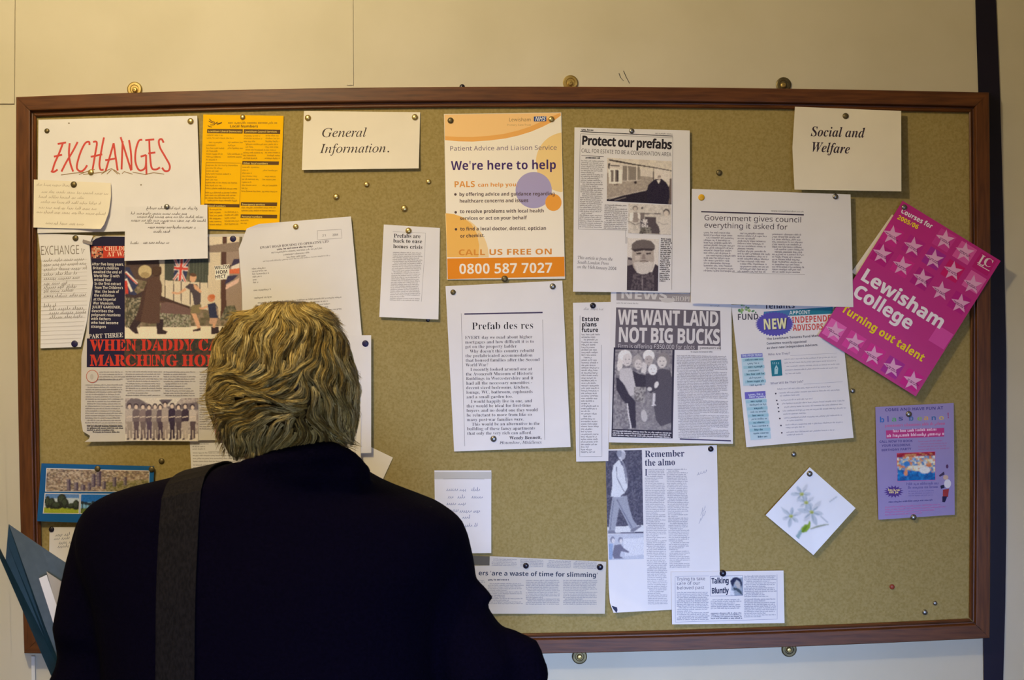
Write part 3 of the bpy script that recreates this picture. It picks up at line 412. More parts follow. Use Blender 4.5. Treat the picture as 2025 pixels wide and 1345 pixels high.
def glyph(font, ch):
    if not _glyphs:
        for f, rows in GLYPHS.items():
            for code, adv, *loops in rows:
                out = []
                for nums in loops:
                    x, y, pts = 0, 0, []
                    for i in range(0, len(nums), 2):
                        x, y = x + nums[i], y + nums[i + 1]
                        pts.append((x / 150, y / 150))
                    out.append(pts)
                _glyphs[f, chr(code)] = [adv / 150, out, None]
        for (f, c), g in list(_glyphs.items()):
            if f == 'R':
                _glyphs['T', c] = [g[0], [thinner(l, .0085) for l in g[1]], None]
                _glyphs['K', c] = [g[0] + .02, [thinner(l, -.016) for l in g[1]], None]
            if f == 'B':
                _glyphs['H', c] = [g[0] + .012, [thinner(l, -.012) for l in g[1]], None]
    g = _glyphs.get((font, ch)) or _glyphs.get(('N', ch))
    if g is None:
        return 0.185, [], []
    if g[2] is None:
        outer = [l for l in g[1] if area2(l) > 0]
        flat, tris = [], []
        for o in outer:
            grp = [o] + [h for h in g[1] if area2(h) <= 0 and inside(h[0], o)]
            k = len(flat)
            tris += [tuple(k + q for q in t) for t in tessellate_polygon([[Vector((x, y, 0)) for x, y in l] for l in grp])]
            for l in grp: flat += l
        g[2] = (flat, tris)
    return g[0], g[2][0], g[2][1]

def cap_height(font):
    g = glyph(font, {'I': 'T', 'J': 'W'}.get(font, 'E'))
    return max(y for x, y in g[1])
CAP = {k: cap_height(k) for k in 'NBRTIJHK'}

INK, _t, _b = node_mat('printed_ink', 0.62, 0.2)
_a = _t.nodes.new('ShaderNodeAttribute')
_a.attribute_name = 'ink'
_t.links.new(_a.outputs['Color'], _b.inputs['Base Color'])

def paper_mat(name, col, rough=0.75, var=0.06, spec=0.15):
    c = tuple(x * (1 - var) for x in col[:3]) + (1,)
    return noise_mat(name, c, col, scale=9, detail=4, rough=rough, spec=spec)

PAPERS = []

class Paper:
    """a sheet on the board: outline in photo pixels, height above the cork in mm, prints as child meshes"""
    def __init__(s, name, label, cat, quad=None, left=None, right=None, base=2.0, lift=None, mat=None, group=None, thick=0.3, zoom=(0, 0, 1), nu=20, nv=24):
        s.z0 = zoom
        if quad:
            tl, tr, br, bl = quad
            left = [(0, *tl), (1, *bl)]
            right = [(0, *tr), (1, *br)]
        s.left = [(t, *s.z(x, y)) for t, x, y in left]
        s.right = [(t, *s.z(x, y)) for t, x, y in right]
        lift = lift or (lambda u, v: 0)
        us = [i / nu for i in range(nu + 1)]
        vs = sorted(set([j / nv for j in range(nv + 1)] + [t for t, _, _ in left] + [t for t, _, _ in right]))
        nvv = len(vs)
        front, back = [], []
        for v in vs:
            a, b = s._edge(s.left, v), s._edge(s.right, v)
            for u in us:
                px, py = lerp(a[0], b[0], u), lerp(a[1], b[1], u)
                h = (base + lift(u, v)) * 1e-3
                front.append(W(px, py, -h))
                back.append(W(px, py, -h + thick * 1e-3))
        n = nu + 1
        ff = []
        for j in range(nvv - 1):
            for i in range(nu):
                ff.append((j * n + i, (j + 1) * n + i, (j + 1) * n + i + 1, j * n + i + 1))
        m = len(front)
        faces = list(ff) + [tuple(m + k for k in f[::-1]) for f in ff]
        rim = []
        def side(a, b):
            k = 2 * m + len(rim)
            rim.extend([front[a], front[b], back[b], back[a]])
            faces.append((k, k + 1, k + 2, k + 3))
        o = (nvv - 1) * n
        for i in range(nu):
            side(i, i + 1)
            side(o + i + 1, o + i)
        for j in range(nvv - 1):
            side((j + 1) * n, j * n)
            side(j * n + nu, (j + 1) * n + nu)
        c = sum(front, Vector()) / m
        s.obj = mesh_obj(name, front + back + rim, faces, mat, smooth=False, origin=c)
        s.obj.data.polygons.foreach_set('use_smooth', [k < 2 * len(ff) for k in range(len(faces))])
        tag(s.obj, label, cat, group)
        s.bvh = BVHTree.FromPolygons(front, ff)
        s.front, s.ff = front, ff
        s.part = None
        s.l = 0
        s.ras = None
        PAPERS.append(s)

    def z(s, x, y):
        return s.z0[0] + x / s.z0[2], s.z0[1] + y / s.z0[2]

    @staticmethod
    def _edge(e, v):
        for (t0, x0, y0), (t1, x1, y1) in zip(e, e[1:]):
            if v <= t1 + 1e-9:
                t = (v - t0) / (t1 - t0) if t1 > t0 else 0
                return lerp(x0, x1, t), lerp(y0, y1, t)
        return e[-1][1:]

    def depth(s, px, py):
        d = (W(px, py, 0) - EYE).normalized()
        hit = s.bvh.ray_cast(EYE, d)[0]
        if hit is None:
            hit = s.bvh.find_nearest(W(px, py, -0.003))[0]
        return hit.y

    # --- prints
    def begin(s, name, label=None):
        s.end()
        s.part = (name, label)
        s.v, s.f, s.c = [], [], []
        return s

    def end(s):
        if s.ras is not None: s._print_photo()
        if s.part and s.f:
            pts = []
            for px, py, l in s.v:
                pts.append(W(px, py, s.depth(px, py) - (0.10 + 0.006 * l) * 1e-3))
            o = mesh_obj(s.part[0], pts, s.f, INK, parent=s.obj)
            at = o.data.color_attributes.new('ink', 'FLOAT_COLOR', 'CORNER')
            arr = []
            for f, c in zip(s.f, s.c):
                arr += list(c) * len(f)
            at.data.foreach_set('color', arr)
            if s.part[1]: o['label'] = s.part[1]
        s.part = None

    def photo(s, name, label, a, b_, c, d, cell=1.25, gain=1.22, grain=.07, soft=1, bg=None):
        """start a printed photograph; the shapes that follow are printed as fine soft-edged grain"""
        s.begin(name, label)
        s.ras = ([s.z(*q) for q in (a, b_, c, d)], cell, gain, grain, soft, bg, [])

    def _print_photo(s):
        (a, b_, c, d), cell, gain, grain, soft, bg, shapes = s.ras
        s.ras = None
        nx = max(4, round(math.hypot(b_[0] - a[0], b_[1] - a[1]) / cell))
        ny = max(4, round(math.hypot(d[0] - a[0], d[1] - a[1]) / cell))
        def grid(n, m, off):
            u, v = np.meshgrid((np.arange(n) + off) / nx, (np.arange(m) + off) / ny)
            top = [a[k] + (b_[k] - a[k]) * u for k in (0, 1)]
            bot = [d[k] + (c[k] - d[k]) * u for k in (0, 1)]
            return top[0] + (bot[0] - top[0]) * v, top[1] + (bot[1] - top[1]) * v
        X, Y = grid(nx, ny, .5)
        base = np.array(bg[:3] if bg else shapes[0][2][:3])
        img = np.tile(base, (ny, nx, 1))
        hit = np.zeros((ny, nx))
        for pts, faces, col in shapes:
            pts = np.array([s.z(*q) for q in pts])
            for f in faces:
                P = pts[list(f)]
                j = (X >= P[:, 0].min()) & (X <= P[:, 0].max()) & (Y >= P[:, 1].min()) & (Y <= P[:, 1].max())
                if not j.any(): continue
                x, y = X[j], Y[j]
                pos, neg = np.ones(len(x), bool), np.ones(len(x), bool)
                for k in range(len(P)):
                    p0, p1 = P[k - 1], P[k]
                    cr = (p1[0] - p0[0]) * (y - p0[1]) - (p1[1] - p0[1]) * (x - p0[0])
                    pos &= cr >= -1e-6
                    neg &= cr <= 1e-6
                w = np.zeros_like(j)
                w[j] = pos | neg
                img[w] = col[:3]
                hit[w] = 1
        for _ in range(soft):
            for M in (img, hit[..., None]):
                q = np.pad(M, ((1, 1), (1, 1), (0, 0)), 'edge')
                q = (q[:-2] + 2 * q[1:-1] + q[2:]) / 4
                M[...] = (q[:, :-2] + 2 * q[:, 1:-1] + q[:, 2:]) / 4
        rs = np.random.RandomState(nx * 7 + ny)
        img = img * gain * (1 + grain * rs.randn(ny, nx, 1)) + grain * .10 * rs.randn(ny, nx, 1) * (0 if bg else 1)
        img = np.clip(img, .004, .86)
        s.l += 1
        GX, GY = grid(nx + 1, ny + 1, 0)
        o = len(s.v)
        s.v += [(x, y, s.l) for x, y in zip(GX.ravel(), GY.ravel())]
        for j in range(ny):
            for i in range(nx):
                if bg and hit[j, i] < .04: continue
                k = o + j * (nx + 1) + i
                s.f.append((k, k + nx + 1, k + nx + 2, k + 1))
                s.c.append((*map(float, img[j, i]), 1.0))

    def _add(s, pts, faces, col, zoomed=True):
        if s.ras is not None:
            s.ras[6].append((pts, faces, col))
            return
        b = len(s.v)
        for x, y in pts:
            if zoomed: x, y = s.z(x, y)
            s.v.append((x, y, s.l))
        for f in faces:
            s.f.append(tuple(b + k for k in f))
            s.c.append(col)

    def poly(s, col, pts):
        s.l += 1
        lim = 15 * s.z0[2]
        for t in tessellate_polygon([[Vector((x, y, 0)) for x, y in pts]]):
            A, B, Cc = (pts[k] for k in t)
            e = max(math.hypot(A[0] - B[0], A[1] - B[1]), math.hypot(Cc[0] - B[0], Cc[1] - B[1]), math.hypot(A[0] - Cc[0], A[1] - Cc[1]))
            n = 1 if s.ras is not None else max(1, math.ceil(e / lim))
            P, F, ix = [], [], {}
            for i in range(n + 1):
                for j in range(n + 1 - i):
                    ix[i, j] = len(P)
                    u, v = i / n, j / n
                    P.append((A[0] + (B[0] - A[0]) * u + (Cc[0] - A[0]) * v, A[1] + (B[1] - A[1]) * u + (Cc[1] - A[1]) * v))
            for i in range(n):
                for j in range(n - i):
                    F.append((ix[i, j], ix[i + 1, j], ix[i, j + 1]))
                    if i + j < n - 1: F.append((ix[i + 1, j], ix[i + 1, j + 1], ix[i, j + 1]))
            s._add(P, F, col)

    def quad(s, col, a, b, c, d, n=None):
        s.l += 1
        if n is None:
            n = max(2, math.ceil(max(math.hypot(a[0] - c[0], a[1] - c[1]), math.hypot(b[0] - d[0], b[1] - d[1])) / (17 * s.z0[2])))
        pts, fs = [], []
        for j in range(n + 1):
            for i in range(n + 1):
                u, v = i / n, j / n
                pts.append((lerp(lerp(a[0], b[0], u), lerp(d[0], c[0], u), v), lerp(lerp(a[1], b[1], u), lerp(d[1], c[1], u), v)))
        for j in range(n):
            for i in range(n):
                k = j * (n + 1) + i
                fs.append((k, k + n + 1, k + n + 2, k + 1))
        s._add(pts, fs, col)

    def ell(s, col, cx, cy, rx, ry, ang=0, n=20):
        c, w = math.cos(math.radians(ang)), math.sin(math.radians(ang))
        pts = []
        for k in range(n):
            a = 2 * PI * k / n
            x, y = rx * math.cos(a), ry * math.sin(a)
            pts.append((cx + x * c - y * w, cy + x * w + y * c))
        s.poly(col, pts)

    def line(s, col, pts, w, closed=False):
        s.l += 1
        pts = list(pts)
        if closed: pts = pts + [pts[0]]
        fine = [pts[0]]
        for p0, p1 in zip(pts, pts[1:]):
            n = max(1, math.ceil(math.hypot(p1[0] - p0[0], p1[1] - p0[1]) / (15 * s.z0[2])))
            fine += [(lerp(p0[0], p1[0], k / n), lerp(p0[1], p1[1], k / n)) for k in range(1, n + 1)]
        pts = fine
        vs = []
        for i, p in enumerate(pts):
            a = pts[max(i - 1, 0)]
            b = pts[min(i + 1, len(pts) - 1)]
            dx, dy = b[0] - a[0], b[1] - a[1]
            L = math.hypot(dx, dy) or 1
            nx, ny = -dy / L * w / 2, dx / L * w / 2
            vs += [(p[0] + nx, p[1] + ny), (p[0] - nx, p[1] - ny)]
        s._add(vs, [(2 * i, 2 * i + 1, 2 * i + 3, 2 * i + 2) for i in range(len(pts) - 1)], col)

    def mottle(s, a, b, c, d, nx, ny, pal, seed=0):
        """a patch of printed grain: every cell gets a tone of the palette"""
        rnd = random.Random(seed)
        s.l += 1
        pts, fs = [], []
        for j in range(ny + 1):
            for i in range(nx + 1):
                u, v = i / nx, j / ny
                if 0 < i < nx: u += rnd.uniform(-.3, .3) / nx
                if 0 < j < ny: v += rnd.uniform(-.3, .3) / ny
                pts.append((lerp(lerp(a[0], b[0], u), lerp(d[0], c[0], u), v), lerp(lerp(a[1], b[1], u), lerp(d[1], c[1], u), v)))
        by = {}
        for j in range(ny):
            for i in range(nx):
                k = j * (nx + 1) + i
                by.setdefault(rnd.choice(pal), []).append((k, k + nx + 1, k + nx + 2, k + 1))
        for col, f in by.items():
            s._add(pts, f, col)

    def text(s, font, st, p0, p1, cap, col, track=0.0, slant=0.0, gap=None):
        """one line of type from baseline point p0 to p1"""
        s.l += 1
        glyphs, mids, x = [], [], 0.0
        for ch in st:
            if ch == ' ':
                x += 0.185 + track
                continue
            adv, flat, tris = glyph(font, ch)
            glyphs.append((x, flat, tris))
            mids.append(x + adv / 2)
            x += adv + track
        dx, dy = p1[0] - p0[0], p1[1] - p0[1]
        L = math.hypot(dx, dy)
        c, w = dx / L, dy / L
        sx, sy = L / max(x - track, .01), cap / CAP[font]
        for gx, flat, tris in glyphs:
            pts = []
            for (a, b) in flat:
                X, Y = (gx + a) * sx + slant * b * sy, -b * sy
                pts.append((p0[0] + X * c - Y * w, p0[1] + X * w + Y * c))
            s._add(pts, tris, col)
        for m in mids if gap else ():
            s.line(gap, [(p0[0] + m * sx * c - Y * w, p0[1] + m * sx * w + Y * c) for Y in (2, -cap - 2)], cap * .09)

    def greek(s, x0, y0, x1, n, lead, xh, col, slope=0.0, shift=0.0, seed=1, indent=0.12, bold=0.25, rag=0.1):
        """a column of set type too small to read: strokes the size of its letters"""
        rnd = random.Random(seed)
        s.l += 1
        pts, fs = [], []
        def q(x, y, w, h):
            b = len(pts)
            for X, Y in ((x, y), (x + w, y), (x + w, y - h), (x, y - h)):
                pts.append((X, Y + (X - x0) * slope))
            fs.append((b, b + 1, b + 2, b + 3))
        for i in range(n):
            y = y0 + i * lead
            x = x0 + shift * i
            end = x1 + shift * i
            par = rnd.random() < indent
            if par: end -= (x1 - x0) * rnd.uniform(.15, .6)
            else: end -= (x1 - x0) * rnd.uniform(0, rag)
            if rnd.random() < indent: x += xh * 2
            while x < end:
                for k in range(rnd.choice((2, 3, 3, 4, 5, 6, 7, 8))):
                    if x > end: break
                    lw = xh * rnd.choice((.35, .8, .85, .9, 1.2))
                    st = xh * bold
                    h = xh * (1.5 if rnd.random() < .22 else 1)
                    q(x, y + (xh * .45 if rnd.random() < .1 else 0), st, h)
                    if lw > xh * .5:
                        q(x + lw - st, y, st, xh)
                        yy = rnd.choice((0, .38, .76))
                        q(x + st, y - xh * yy, lw - 2 * st, xh * .2)
                    x += lw + xh * .2
                x += xh * .6
        s._add(pts, fs, col)

    def scrawl(s, x0, y0, x1, xh, col, w, slope=0.0, seed=1):
        """a line of joined-up handwriting that cannot be read"""
        rnd = random.Random(seed)
        x = x0
        while x < x1 - xh:
            e = min(x + xh * rnd.uniform(2.2, 6), x1)
            pts = []
            while x < e:
                hgt = xh * rnd.choice((.8, .9, 1, 1, 1.1, 1.9))
                low = xh * rnd.choice((0, 0, 0, 0, .7))
                adv = xh * rnd.uniform(.7, 1.15)
                lean = xh * .25
                for k in range(7):
                    t = k / 7 * 2 * PI
                    yy = .5 - .5 * math.cos(t)
                    px = x + adv * k / 7 + math.sin(t) * xh * rnd.uniform(.12, .3) + lean * yy
                    pts.append((px, y0 + low * (1 - yy) * (k > 4) - hgt * yy + (px - x0) * slope))
                x += adv
            if len(pts) > 2: s.line(col, pts, w)
            x += xh * rnd.uniform(.5, 1.0)

    def brush(s, col, pts, w):
        """a hand-drawn stroke: the points joined by a smooth curve"""
        P = [pts[0]] + list(pts) + [pts[-1]]
        out = []
        for a, b_, c, d in zip(P, P[1:], P[2:], P[3:]):
            for k in range(6):
                t = k / 6
                out.append(tuple(.5 * (2 * b_[q] + (c[q] - a[q]) * t + (2 * a[q] - 5 * b_[q] + 4 * c[q] - d[q]) * t * t + (3 * b_[q] - a[q] - 3 * c[q] + d[q]) * t ** 3) for q in (0, 1)))
        out.append(pts[-1])
        s.line(col, out, w)

# ------------------------------------------------------------------ the room
WALL_Y = 0.017
M_WALL = noise_mat('cream_wall_paint', C(203, 194, 170), C(211, 202, 180), scale=5, detail=8, rough=0.55, spec=0.3, bump=0.04)
M_PLAIN = noise_mat('plain_room_paint', C(205, 196, 172), C(212, 204, 182), scale=3, rough=0.8)
M_CEIL = noise_mat('ceiling_paint', C(225, 222, 212), C(232, 230, 222), scale=3, rough=0.9)
M_FLOOR = noise_mat('floor_carpet', C(70, 66, 62), C(96, 90, 84), scale=120, rough=0.95)
M_POST = noise_mat('dark_navy_gloss_paint', C(20, 16, 34), C(26, 20, 42), scale=6, rough=0.35, spec=0.4)
RX, RY, RZ = 2.4, -2.95, 2.62

def struct(name, a, b, m):
    v, f = box(a, b)
    return tag(mesh_obj(name, v, f, m), kind='structure')

struct('wall_back', (-RX, WALL_Y, 0), (RX, WALL_Y + .12, RZ), M_WALL)
struct('floor', (-RX, RY, -.06), (RX, WALL_Y, 0), M_FLOOR)
struct('ceiling', (-RX, RY, RZ), (RX, WALL_Y, RZ + .06), M_CEIL)
struct('wall_left', (-RX - .1, RY, 0), (-RX, WALL_Y, RZ), M_PLAIN)
struct('wall_right', (RX, RY, 0), (RX + .1, WALL_Y, RZ), M_PLAIN)
# the wall behind the camera, with its window opening
v, f = [], []
wx0, wx1, wz0, wz1 = -.15, 1.15, .5, 1.5
for a, b in (((-RX, RY - .1, 0), (wx0, RY, RZ)), ((wx1, RY - .1, 0), (RX, RY, RZ)),
             ((wx0, RY - .1, 0), (wx1, RY, wz0)), ((wx0, RY - .1, wz1), (wx1, RY, RZ))):
    bv, bf = box(a, b)
    f += [tuple(len(v) + k for k in q) for q in bf]
    v += bv
tag(mesh_obj('wall_front', v, f, M_PLAIN), kind='structure')
v, f = [], []
for a, b in (((wx0, RY - .08, wz0), (wx0 + .05, RY - .03, wz1)), ((wx1 - .05, RY - .08, wz0), (wx1, RY - .03, wz1)),
             ((wx0 + .05, RY - .08, wz0), (wx1 - .05, RY - .03, wz0 + .05)), ((wx0 + .05, RY - .08, wz1 - .05), (wx1 - .05, RY - .03, wz1)),
             ((.475, RY - .08, wz0 + .05), (.525, RY - .03, wz1 - .05))):
    bv, bf = box(a, b)
    f += [tuple(len(v) + k for k in q) for q in bf]
    v += bv
M_WHITE = noise_mat('white_gloss_paint', C(226, 225, 220), C(232, 231, 227), scale=4, rough=0.4)
win = tag(mesh_obj('window_1', v, f, M_WHITE, origin=(.5, RY - .05, wz0)), kind='structure')
M_GLASS, _t, _b = node_mat('window_glass', 0.02, 0.5)
_b.inputs['Transmission Weight'].default_value = 1.0
v, f = box((wx0 + .05, RY - .058, wz0 + .05), (wx1 - .05, RY - .052, wz1 - .05))
mesh_obj('pane', v, f, M_GLASS, parent=win)

def strip(name, edges, y0, y1, mat):
    """a vertical strip of the wall from a list of (photo y, left x, right x)"""
    v, f = [], []
    for py, xl, xr in edges:
        v += [W(xl, py, y0), W(xr, py, y0), W(xl, py, y1), W(xr, py, y1)]
    for i in range(len(edges) - 1):
        a, b = 4 * i, 4 * i + 4
        f += [(a, b, b + 1, a + 1), (a + 2, a + 3, b + 3, b + 2), (a, a + 2, b + 2, b), (a + 1, b + 1, b + 3, a + 3)]
    e = 4 * (len(edges) - 1)
    f += [(0, 1, 3, 2), (e, e + 2, e + 3, e + 1)]
    return tag(mesh_obj(name, v, f, mat), kind='structure')

TOPZ, BOTZ = -735, 2360            # photo rows of the ceiling and the floor on this wall
strip('trim_1', [(TOPZ, 1900, 1940), (0, 1928.5, 1969.5), (200, 1935, 1978), (420, 1938, 1984), (700, 1940, 1990), (1050, 1943, 1990), (1200, 1944, 1988), (1345, 1945, 1984), (BOTZ, 1948, 1975)],
      WALL_Y - .0022, WALL_Y - .0001, M_POST)
strip('trim_2', [(TOPZ, -260, 31), (0, -260, 29.5), (205, -260, 28)], WALL_Y - .003, WALL_Y - .0001, M_WALL)
strip('trim_3', [(TOPZ, 683, 697), (0, 684, 698), (168, 686, 699)], WALL_Y - .0016, WALL_Y - .0001, M_WALL)
strip('trim_4', [(840, -260, 8), (1040, -260, 15), (1345, -260, 24), (BOTZ, -260, 40)], WALL_Y - .0012, WALL_Y - .0001, M_WALL)
strip('trim_5', [(1298, 62, 69), (1345, 62.5, 69.5), (BOTZ, 70, 77)], WALL_Y - .006, WALL_Y - .0001, M_WHITE)

# ------------------------------------------------------------------ the ceiling lamp (above the picture)
M_BRASS = noise_mat('brass', C(186, 158, 92), C(214, 190, 126), scale=60, rough=0.32, spec=0.5, metallic=0.9)
M_IRON = noise_mat('dull_steel', C(120, 116, 110), C(150, 146, 138), scale=60, rough=0.35, spec=0.5, metallic=0.9)
lx, ly = LAMP[0], LAMP[1]
lamp = tag(empty('ceiling_lamp', (lx, ly, RZ)), 'bare bulb holder hanging from the ceiling near the noticeboard wall', 'lamp')
def lathe_z(profile, cx, cy, n=20):
    v, f = [], []
    for r, z in profile:
        for k in range(n):
            a = 2 * PI * k / n
            v.append((cx + r * math.cos(a), cy + r * math.sin(a), z))
    for i in range(len(profile) - 1):
        for k in range(n):
            k2 = (k + 1) % n
            f.append((i * n + k, (i + 1) * n + k, (i + 1) * n + k2, i * n + k2))
    f.append(tuple(range(n)))
    f.append(tuple(range((len(profile) - 1) * n, len(profile) * n))[::-1])
    return v, f
v, f = lathe_z([(.05, RZ), (.05, RZ - .012), (.02, RZ - .025)], lx, ly)
mesh_obj('ceiling_rose', v, f, M_WHITE, parent=lamp)
v, f = lathe_z([(.004, RZ - .02), (.004, RZ - .09)], lx, ly, 8)
mesh_obj('cord', v, f, M_WHITE, parent=lamp)
v, f = lathe_z([(.012, RZ - .085), (.02, RZ - .095), (.02, RZ - .11)], lx, ly)
mesh_obj('bulb_holder', v, f, M_BRASS, parent=lamp)

# ------------------------------------------------------------------ the noticeboard
M_FELT = noise_mat('olive_fibreboard', C(150, 132, 80), C(165, 146, 95), scale=260, detail=5, rough=0.95, spec=0.05, bump=0.25)
def wood_mat(name, stretch):
    m = noise_mat(name, C(76, 42, 18), C(107, 62, 28), scale=14, detail=8, rough=0.42, spec=0.35, bump=0.05, stretch=stretch, lo=.3, hi=.7)
    return m
M_WOODH = wood_mat('mahogany_along', (1.2, 12, 14))
M_WOODV = wood_mat('mahogany_upright', (14, 12, 1.2))

def bow(u): return 4 * u * (1 - u)
def top_e(u): return lerp(32, 1956, u), lerp(192, 183, u) - 16 * bow(u) * (1.15 - .3 * u)
def bot_e(u): return lerp(48, 1957, u), lerp(1292, 1262, u) + 17 * bow(u)
def lef_e(v): return lerp(32, 48, v) - 5 * bow(v), lerp(192, 1292, v)
def rig_e(v): return lerp(1956, 1957, v) + 3 * bow(v), lerp(183, 1262, v)

board = tag(empty('notice_board', W(1000, 1292, WALL_Y)), 'large wood framed olive noticeboard covered with papers and pins', 'noticeboard')
PROFILE = [(0, .0165), (0, -.0105), (1.2, -.012), (25, -.012), (27, -.0115), (29, -.0085), (31, -.0040), (33.5, -.0035), (35, -.0058), (37.5, -.0064), (40, -.0050), (41, .0006)]

def rail(name, edge, inward, mat, n=28, horizontal=True):
    v, f = [], []
    for k in range(n + 1):
        u = k / n
        for t, y in PROFILE:
            x, z = edge(u)
            if horizontal:
                a, b = edge(0)[0], edge(1)[0]
                x = lerp(a + t, b - t, u)
                z = edge((x - a) / (b - a))[1] + inward * t
            else:
                a, b = edge(0)[1], edge(1)[1]
                z = lerp(a + t, b - t, u)
                x = edge((z - a) / (b - a))[0] + inward * t
            v.append(W(x, z, y))
    m = len(PROFILE)
    for k in range(n):
        for i in range(m - 1):
            q = (k * m + i, k * m + i + 1, (k + 1) * m + i + 1, (k + 1) * m + i)
            f.append(q)
        f.append((k * m + m - 1, k * m, (k + 1) * m, (k + 1) * m + m - 1))
    f.append(tuple(range(m)))
    f.append(tuple(range(n * m, n * m + m))[::-1])
    o = mesh_obj(name, v, f, mat, parent=board)
    bm = bmesh.new()
    bm.from_mesh(o.data)
    bmesh.ops.recalc_face_normals(bm, faces=bm.faces)
    bm.to_mesh(o.data)
    bm.free()
    return o

rail('frame_rail', top_e, 1, M_WOODH)
rail('frame_rail', bot_e, -1, M_WOODH)
rail('frame_rail', lef_e, 1, M_WOODV, horizontal=False)
rail('frame_rail', rig_e, -1, M_WOODV, horizontal=False)

# fibreboard field behind the frame
n = 28
v, f = [], []
for y in (0.0, .0160):
    for k in range(n + 1):
        u = lerp(.016, .984, k / n)
        v.append(W(top_e(u)[0], top_e(u)[1] + 34, y))
        v.append(W(bot_e(u)[0], bot_e(u)[1] - 34, y))
m = 2 * (n + 1)
for k in range(n):
    a = 2 * k
    f.append((a, a + 1, a + 3, a + 2))
    f.append((m + a, m + a + 2, m + a + 3, m + a + 1))
    f.append((a, a + 2, m + a + 2, m + a))
    f.append((a + 1, m + a + 1, m + a + 3, a + 3))
f += [(0, m, m + 1, 1), (2 * n, 2 * n + 1, m + 2 * n + 1, m + 2 * n)]
mesh_obj('fibreboard', v, f, M_FELT, parent=board)

# round mirror plates with their screws, part of the board
def mirror_plate(px, py, mplate, rad=15):
    c = W(px, py, WALL_Y - .0002)
    v, f = lathe([(rad * K, 0), (rad * K, .0022), (rad * K * .86, .0034), (rad * K * .6, .0034), (rad * K * .52, .0024)], 28, center=c)
    p = mesh_obj('mirror_plate', v, f, mplate, parent=board, smooth=False)
    c2 = W(px, py + 1, WALL_Y - .0026)
    v, f = lathe([(.0050, 0), (.0046, .0022), (.0030, .0034), (.0014, .0035), (.0012, .0020)], 20, center=c2)
    mesh_obj('screw', v, f, M_BRASS, parent=p, smooth=False)
    return p
M_TARNISH = noise_mat('tarnished_brass', C(84, 74, 52), C(120, 106, 70), scale=80, rough=0.45, spec=0.5, metallic=0.7)
mirror_plate(267, 177, M_BRASS)
mirror_plate(1128, 164, M_BRASS)
mirror_plate(1549, 168, M_TARNISH)
mirror_plate(1146, 1298, M_TARNISH)
mirror_plate(1560, 1284, M_TARNISH)
# two stray bristles stuck in the wall paint over the frame
bris = tag(empty('paint_bristle', W(1238, 165, WALL_Y)), 'two dark hair-like bristles stuck to the wall above the top frame rail', 'bristle')
for pts in ([(1224, 145), (1227, 153), (1233, 160)], [(1233, 140), (1238, 152), (1245, 165)]):
    v, f = [], []
    for x, y in pts:
        for dx, dy in ((-.6, 0), (.6, 0), (.6, -.0008), (-.6, -.0008)):
            v.append(W(x + dx, y, WALL_Y - .0001 + dy))
    for i in range(len(pts) - 1):
        for k in range(4):
            k2 = (k + 1) % 4
            f.append((4 * i + k, 4 * i + k2, 4 * i + 4 + k2, 4 * i + 4 + k))
    f += [(0, 3, 2, 1), (4 * len(pts) - 4, 4 * len(pts) - 3, 4 * len(pts) - 2, 4 * len(pts) - 1)]
    mesh_obj('hair', v, f, M_POST, parent=bris)

# ------------------------------------------------------------------ the papers on the board
WHITE = paper_mat('white_paper', C(236, 232, 232))
CREAM = paper_mat('cream_paper', C(241, 231, 211))
NEWS = paper_mat('newsprint', C(212, 204, 192))
CARD = paper_mat('smooth_card', C(236, 230, 222), rough=0.55)
M_YEL = paper_mat('golden_yellow_paper', C(250, 190, 0), var=.03)
M_LIL = paper_mat('lilac_paper', C(158, 146, 196))
M_PINK = paper_mat('magenta_card', C(196, 34, 130), rough=0.4, spec=0.4)
M_BLUE = paper_mat('blue_card', C(10, 92, 158), rough=0.4, spec=0.4)
M_SHINE = paper_mat('glossy_white_card', C(236, 236, 240), rough=0.4, spec=0.4)
BK = C(40, 34, 40)
GY = C(105, 98, 100)
LG = C(150, 144, 144)
BLU = C(52, 54, 84)
CUT = 'newspaper cuttings pinned on the noticeboard'
NOTE = 'handwritten notes on the noticeboard'

# -- EXCHANGES heading sheet
p = Paper('paper_sign', 'white sheet headed EXCHANGES in red hand lettering', 'sign', quad=((76, 237), (390, 229), (398, 455), (74, 461)), base=6, lift=lambda u, v: 1.5 * v, mat=WHITE)
p.z0 = (0, 150, 4.805)
p.begin('lettering', 'red brush lettering reading EXCHANGES')
RED = C(206, 78, 70)
for st in ([(548, 648), (628, 633)], [(598, 640), (560, 740), (520, 830), (497, 905)], [(512, 768), (590, 750)], [(484, 905), (510, 914), (548, 890)],
           [(662, 640), (655, 740), (668, 830), (695, 910)], [(738, 628), (690, 720), (630, 820), (584, 910)],
           [(850, 658), (846, 628), (810, 640), (770, 715), (738, 815), (732, 880), (765, 908), (800, 890), (828, 850)],
           [(884, 628), (920, 634), (905, 740), (878, 900)], [(988, 585), (965, 700), (945, 830), (955, 890), (985, 892)], [(862, 770), (972, 746)],
           [(1080, 640), (1040, 780), (1002, 910)], [(1080, 640), (1100, 780), (1118, 900)], [(1000, 802), (1102, 785)],
           [(1165, 620), (1160, 760), (1155, 890)], [(1146, 582), (1190, 720), (1246, 900)], [(1226, 610), (1245, 740), (1250, 895)],
           [(1352, 608), (1318, 620), (1290, 710), (1286, 810), (1312, 885), (1348, 898), (1384, 860), (1388, 750)], [(1336, 768), (1388, 752)], [(1388, 800), (1392, 940)],
           [(1380, 612), (1466, 604)], [(1418, 612), (1424, 740), (1440, 870), (1480, 890), (1520, 870)], [(1408, 738), (1476, 728)],
           [(1555, 636), (1536, 602), (1510, 616), (1520, 680), (1570, 770), (1612, 850), (1604, 898), (1566, 904), (1540, 872)]):
    p.brush(RED, st, 18)
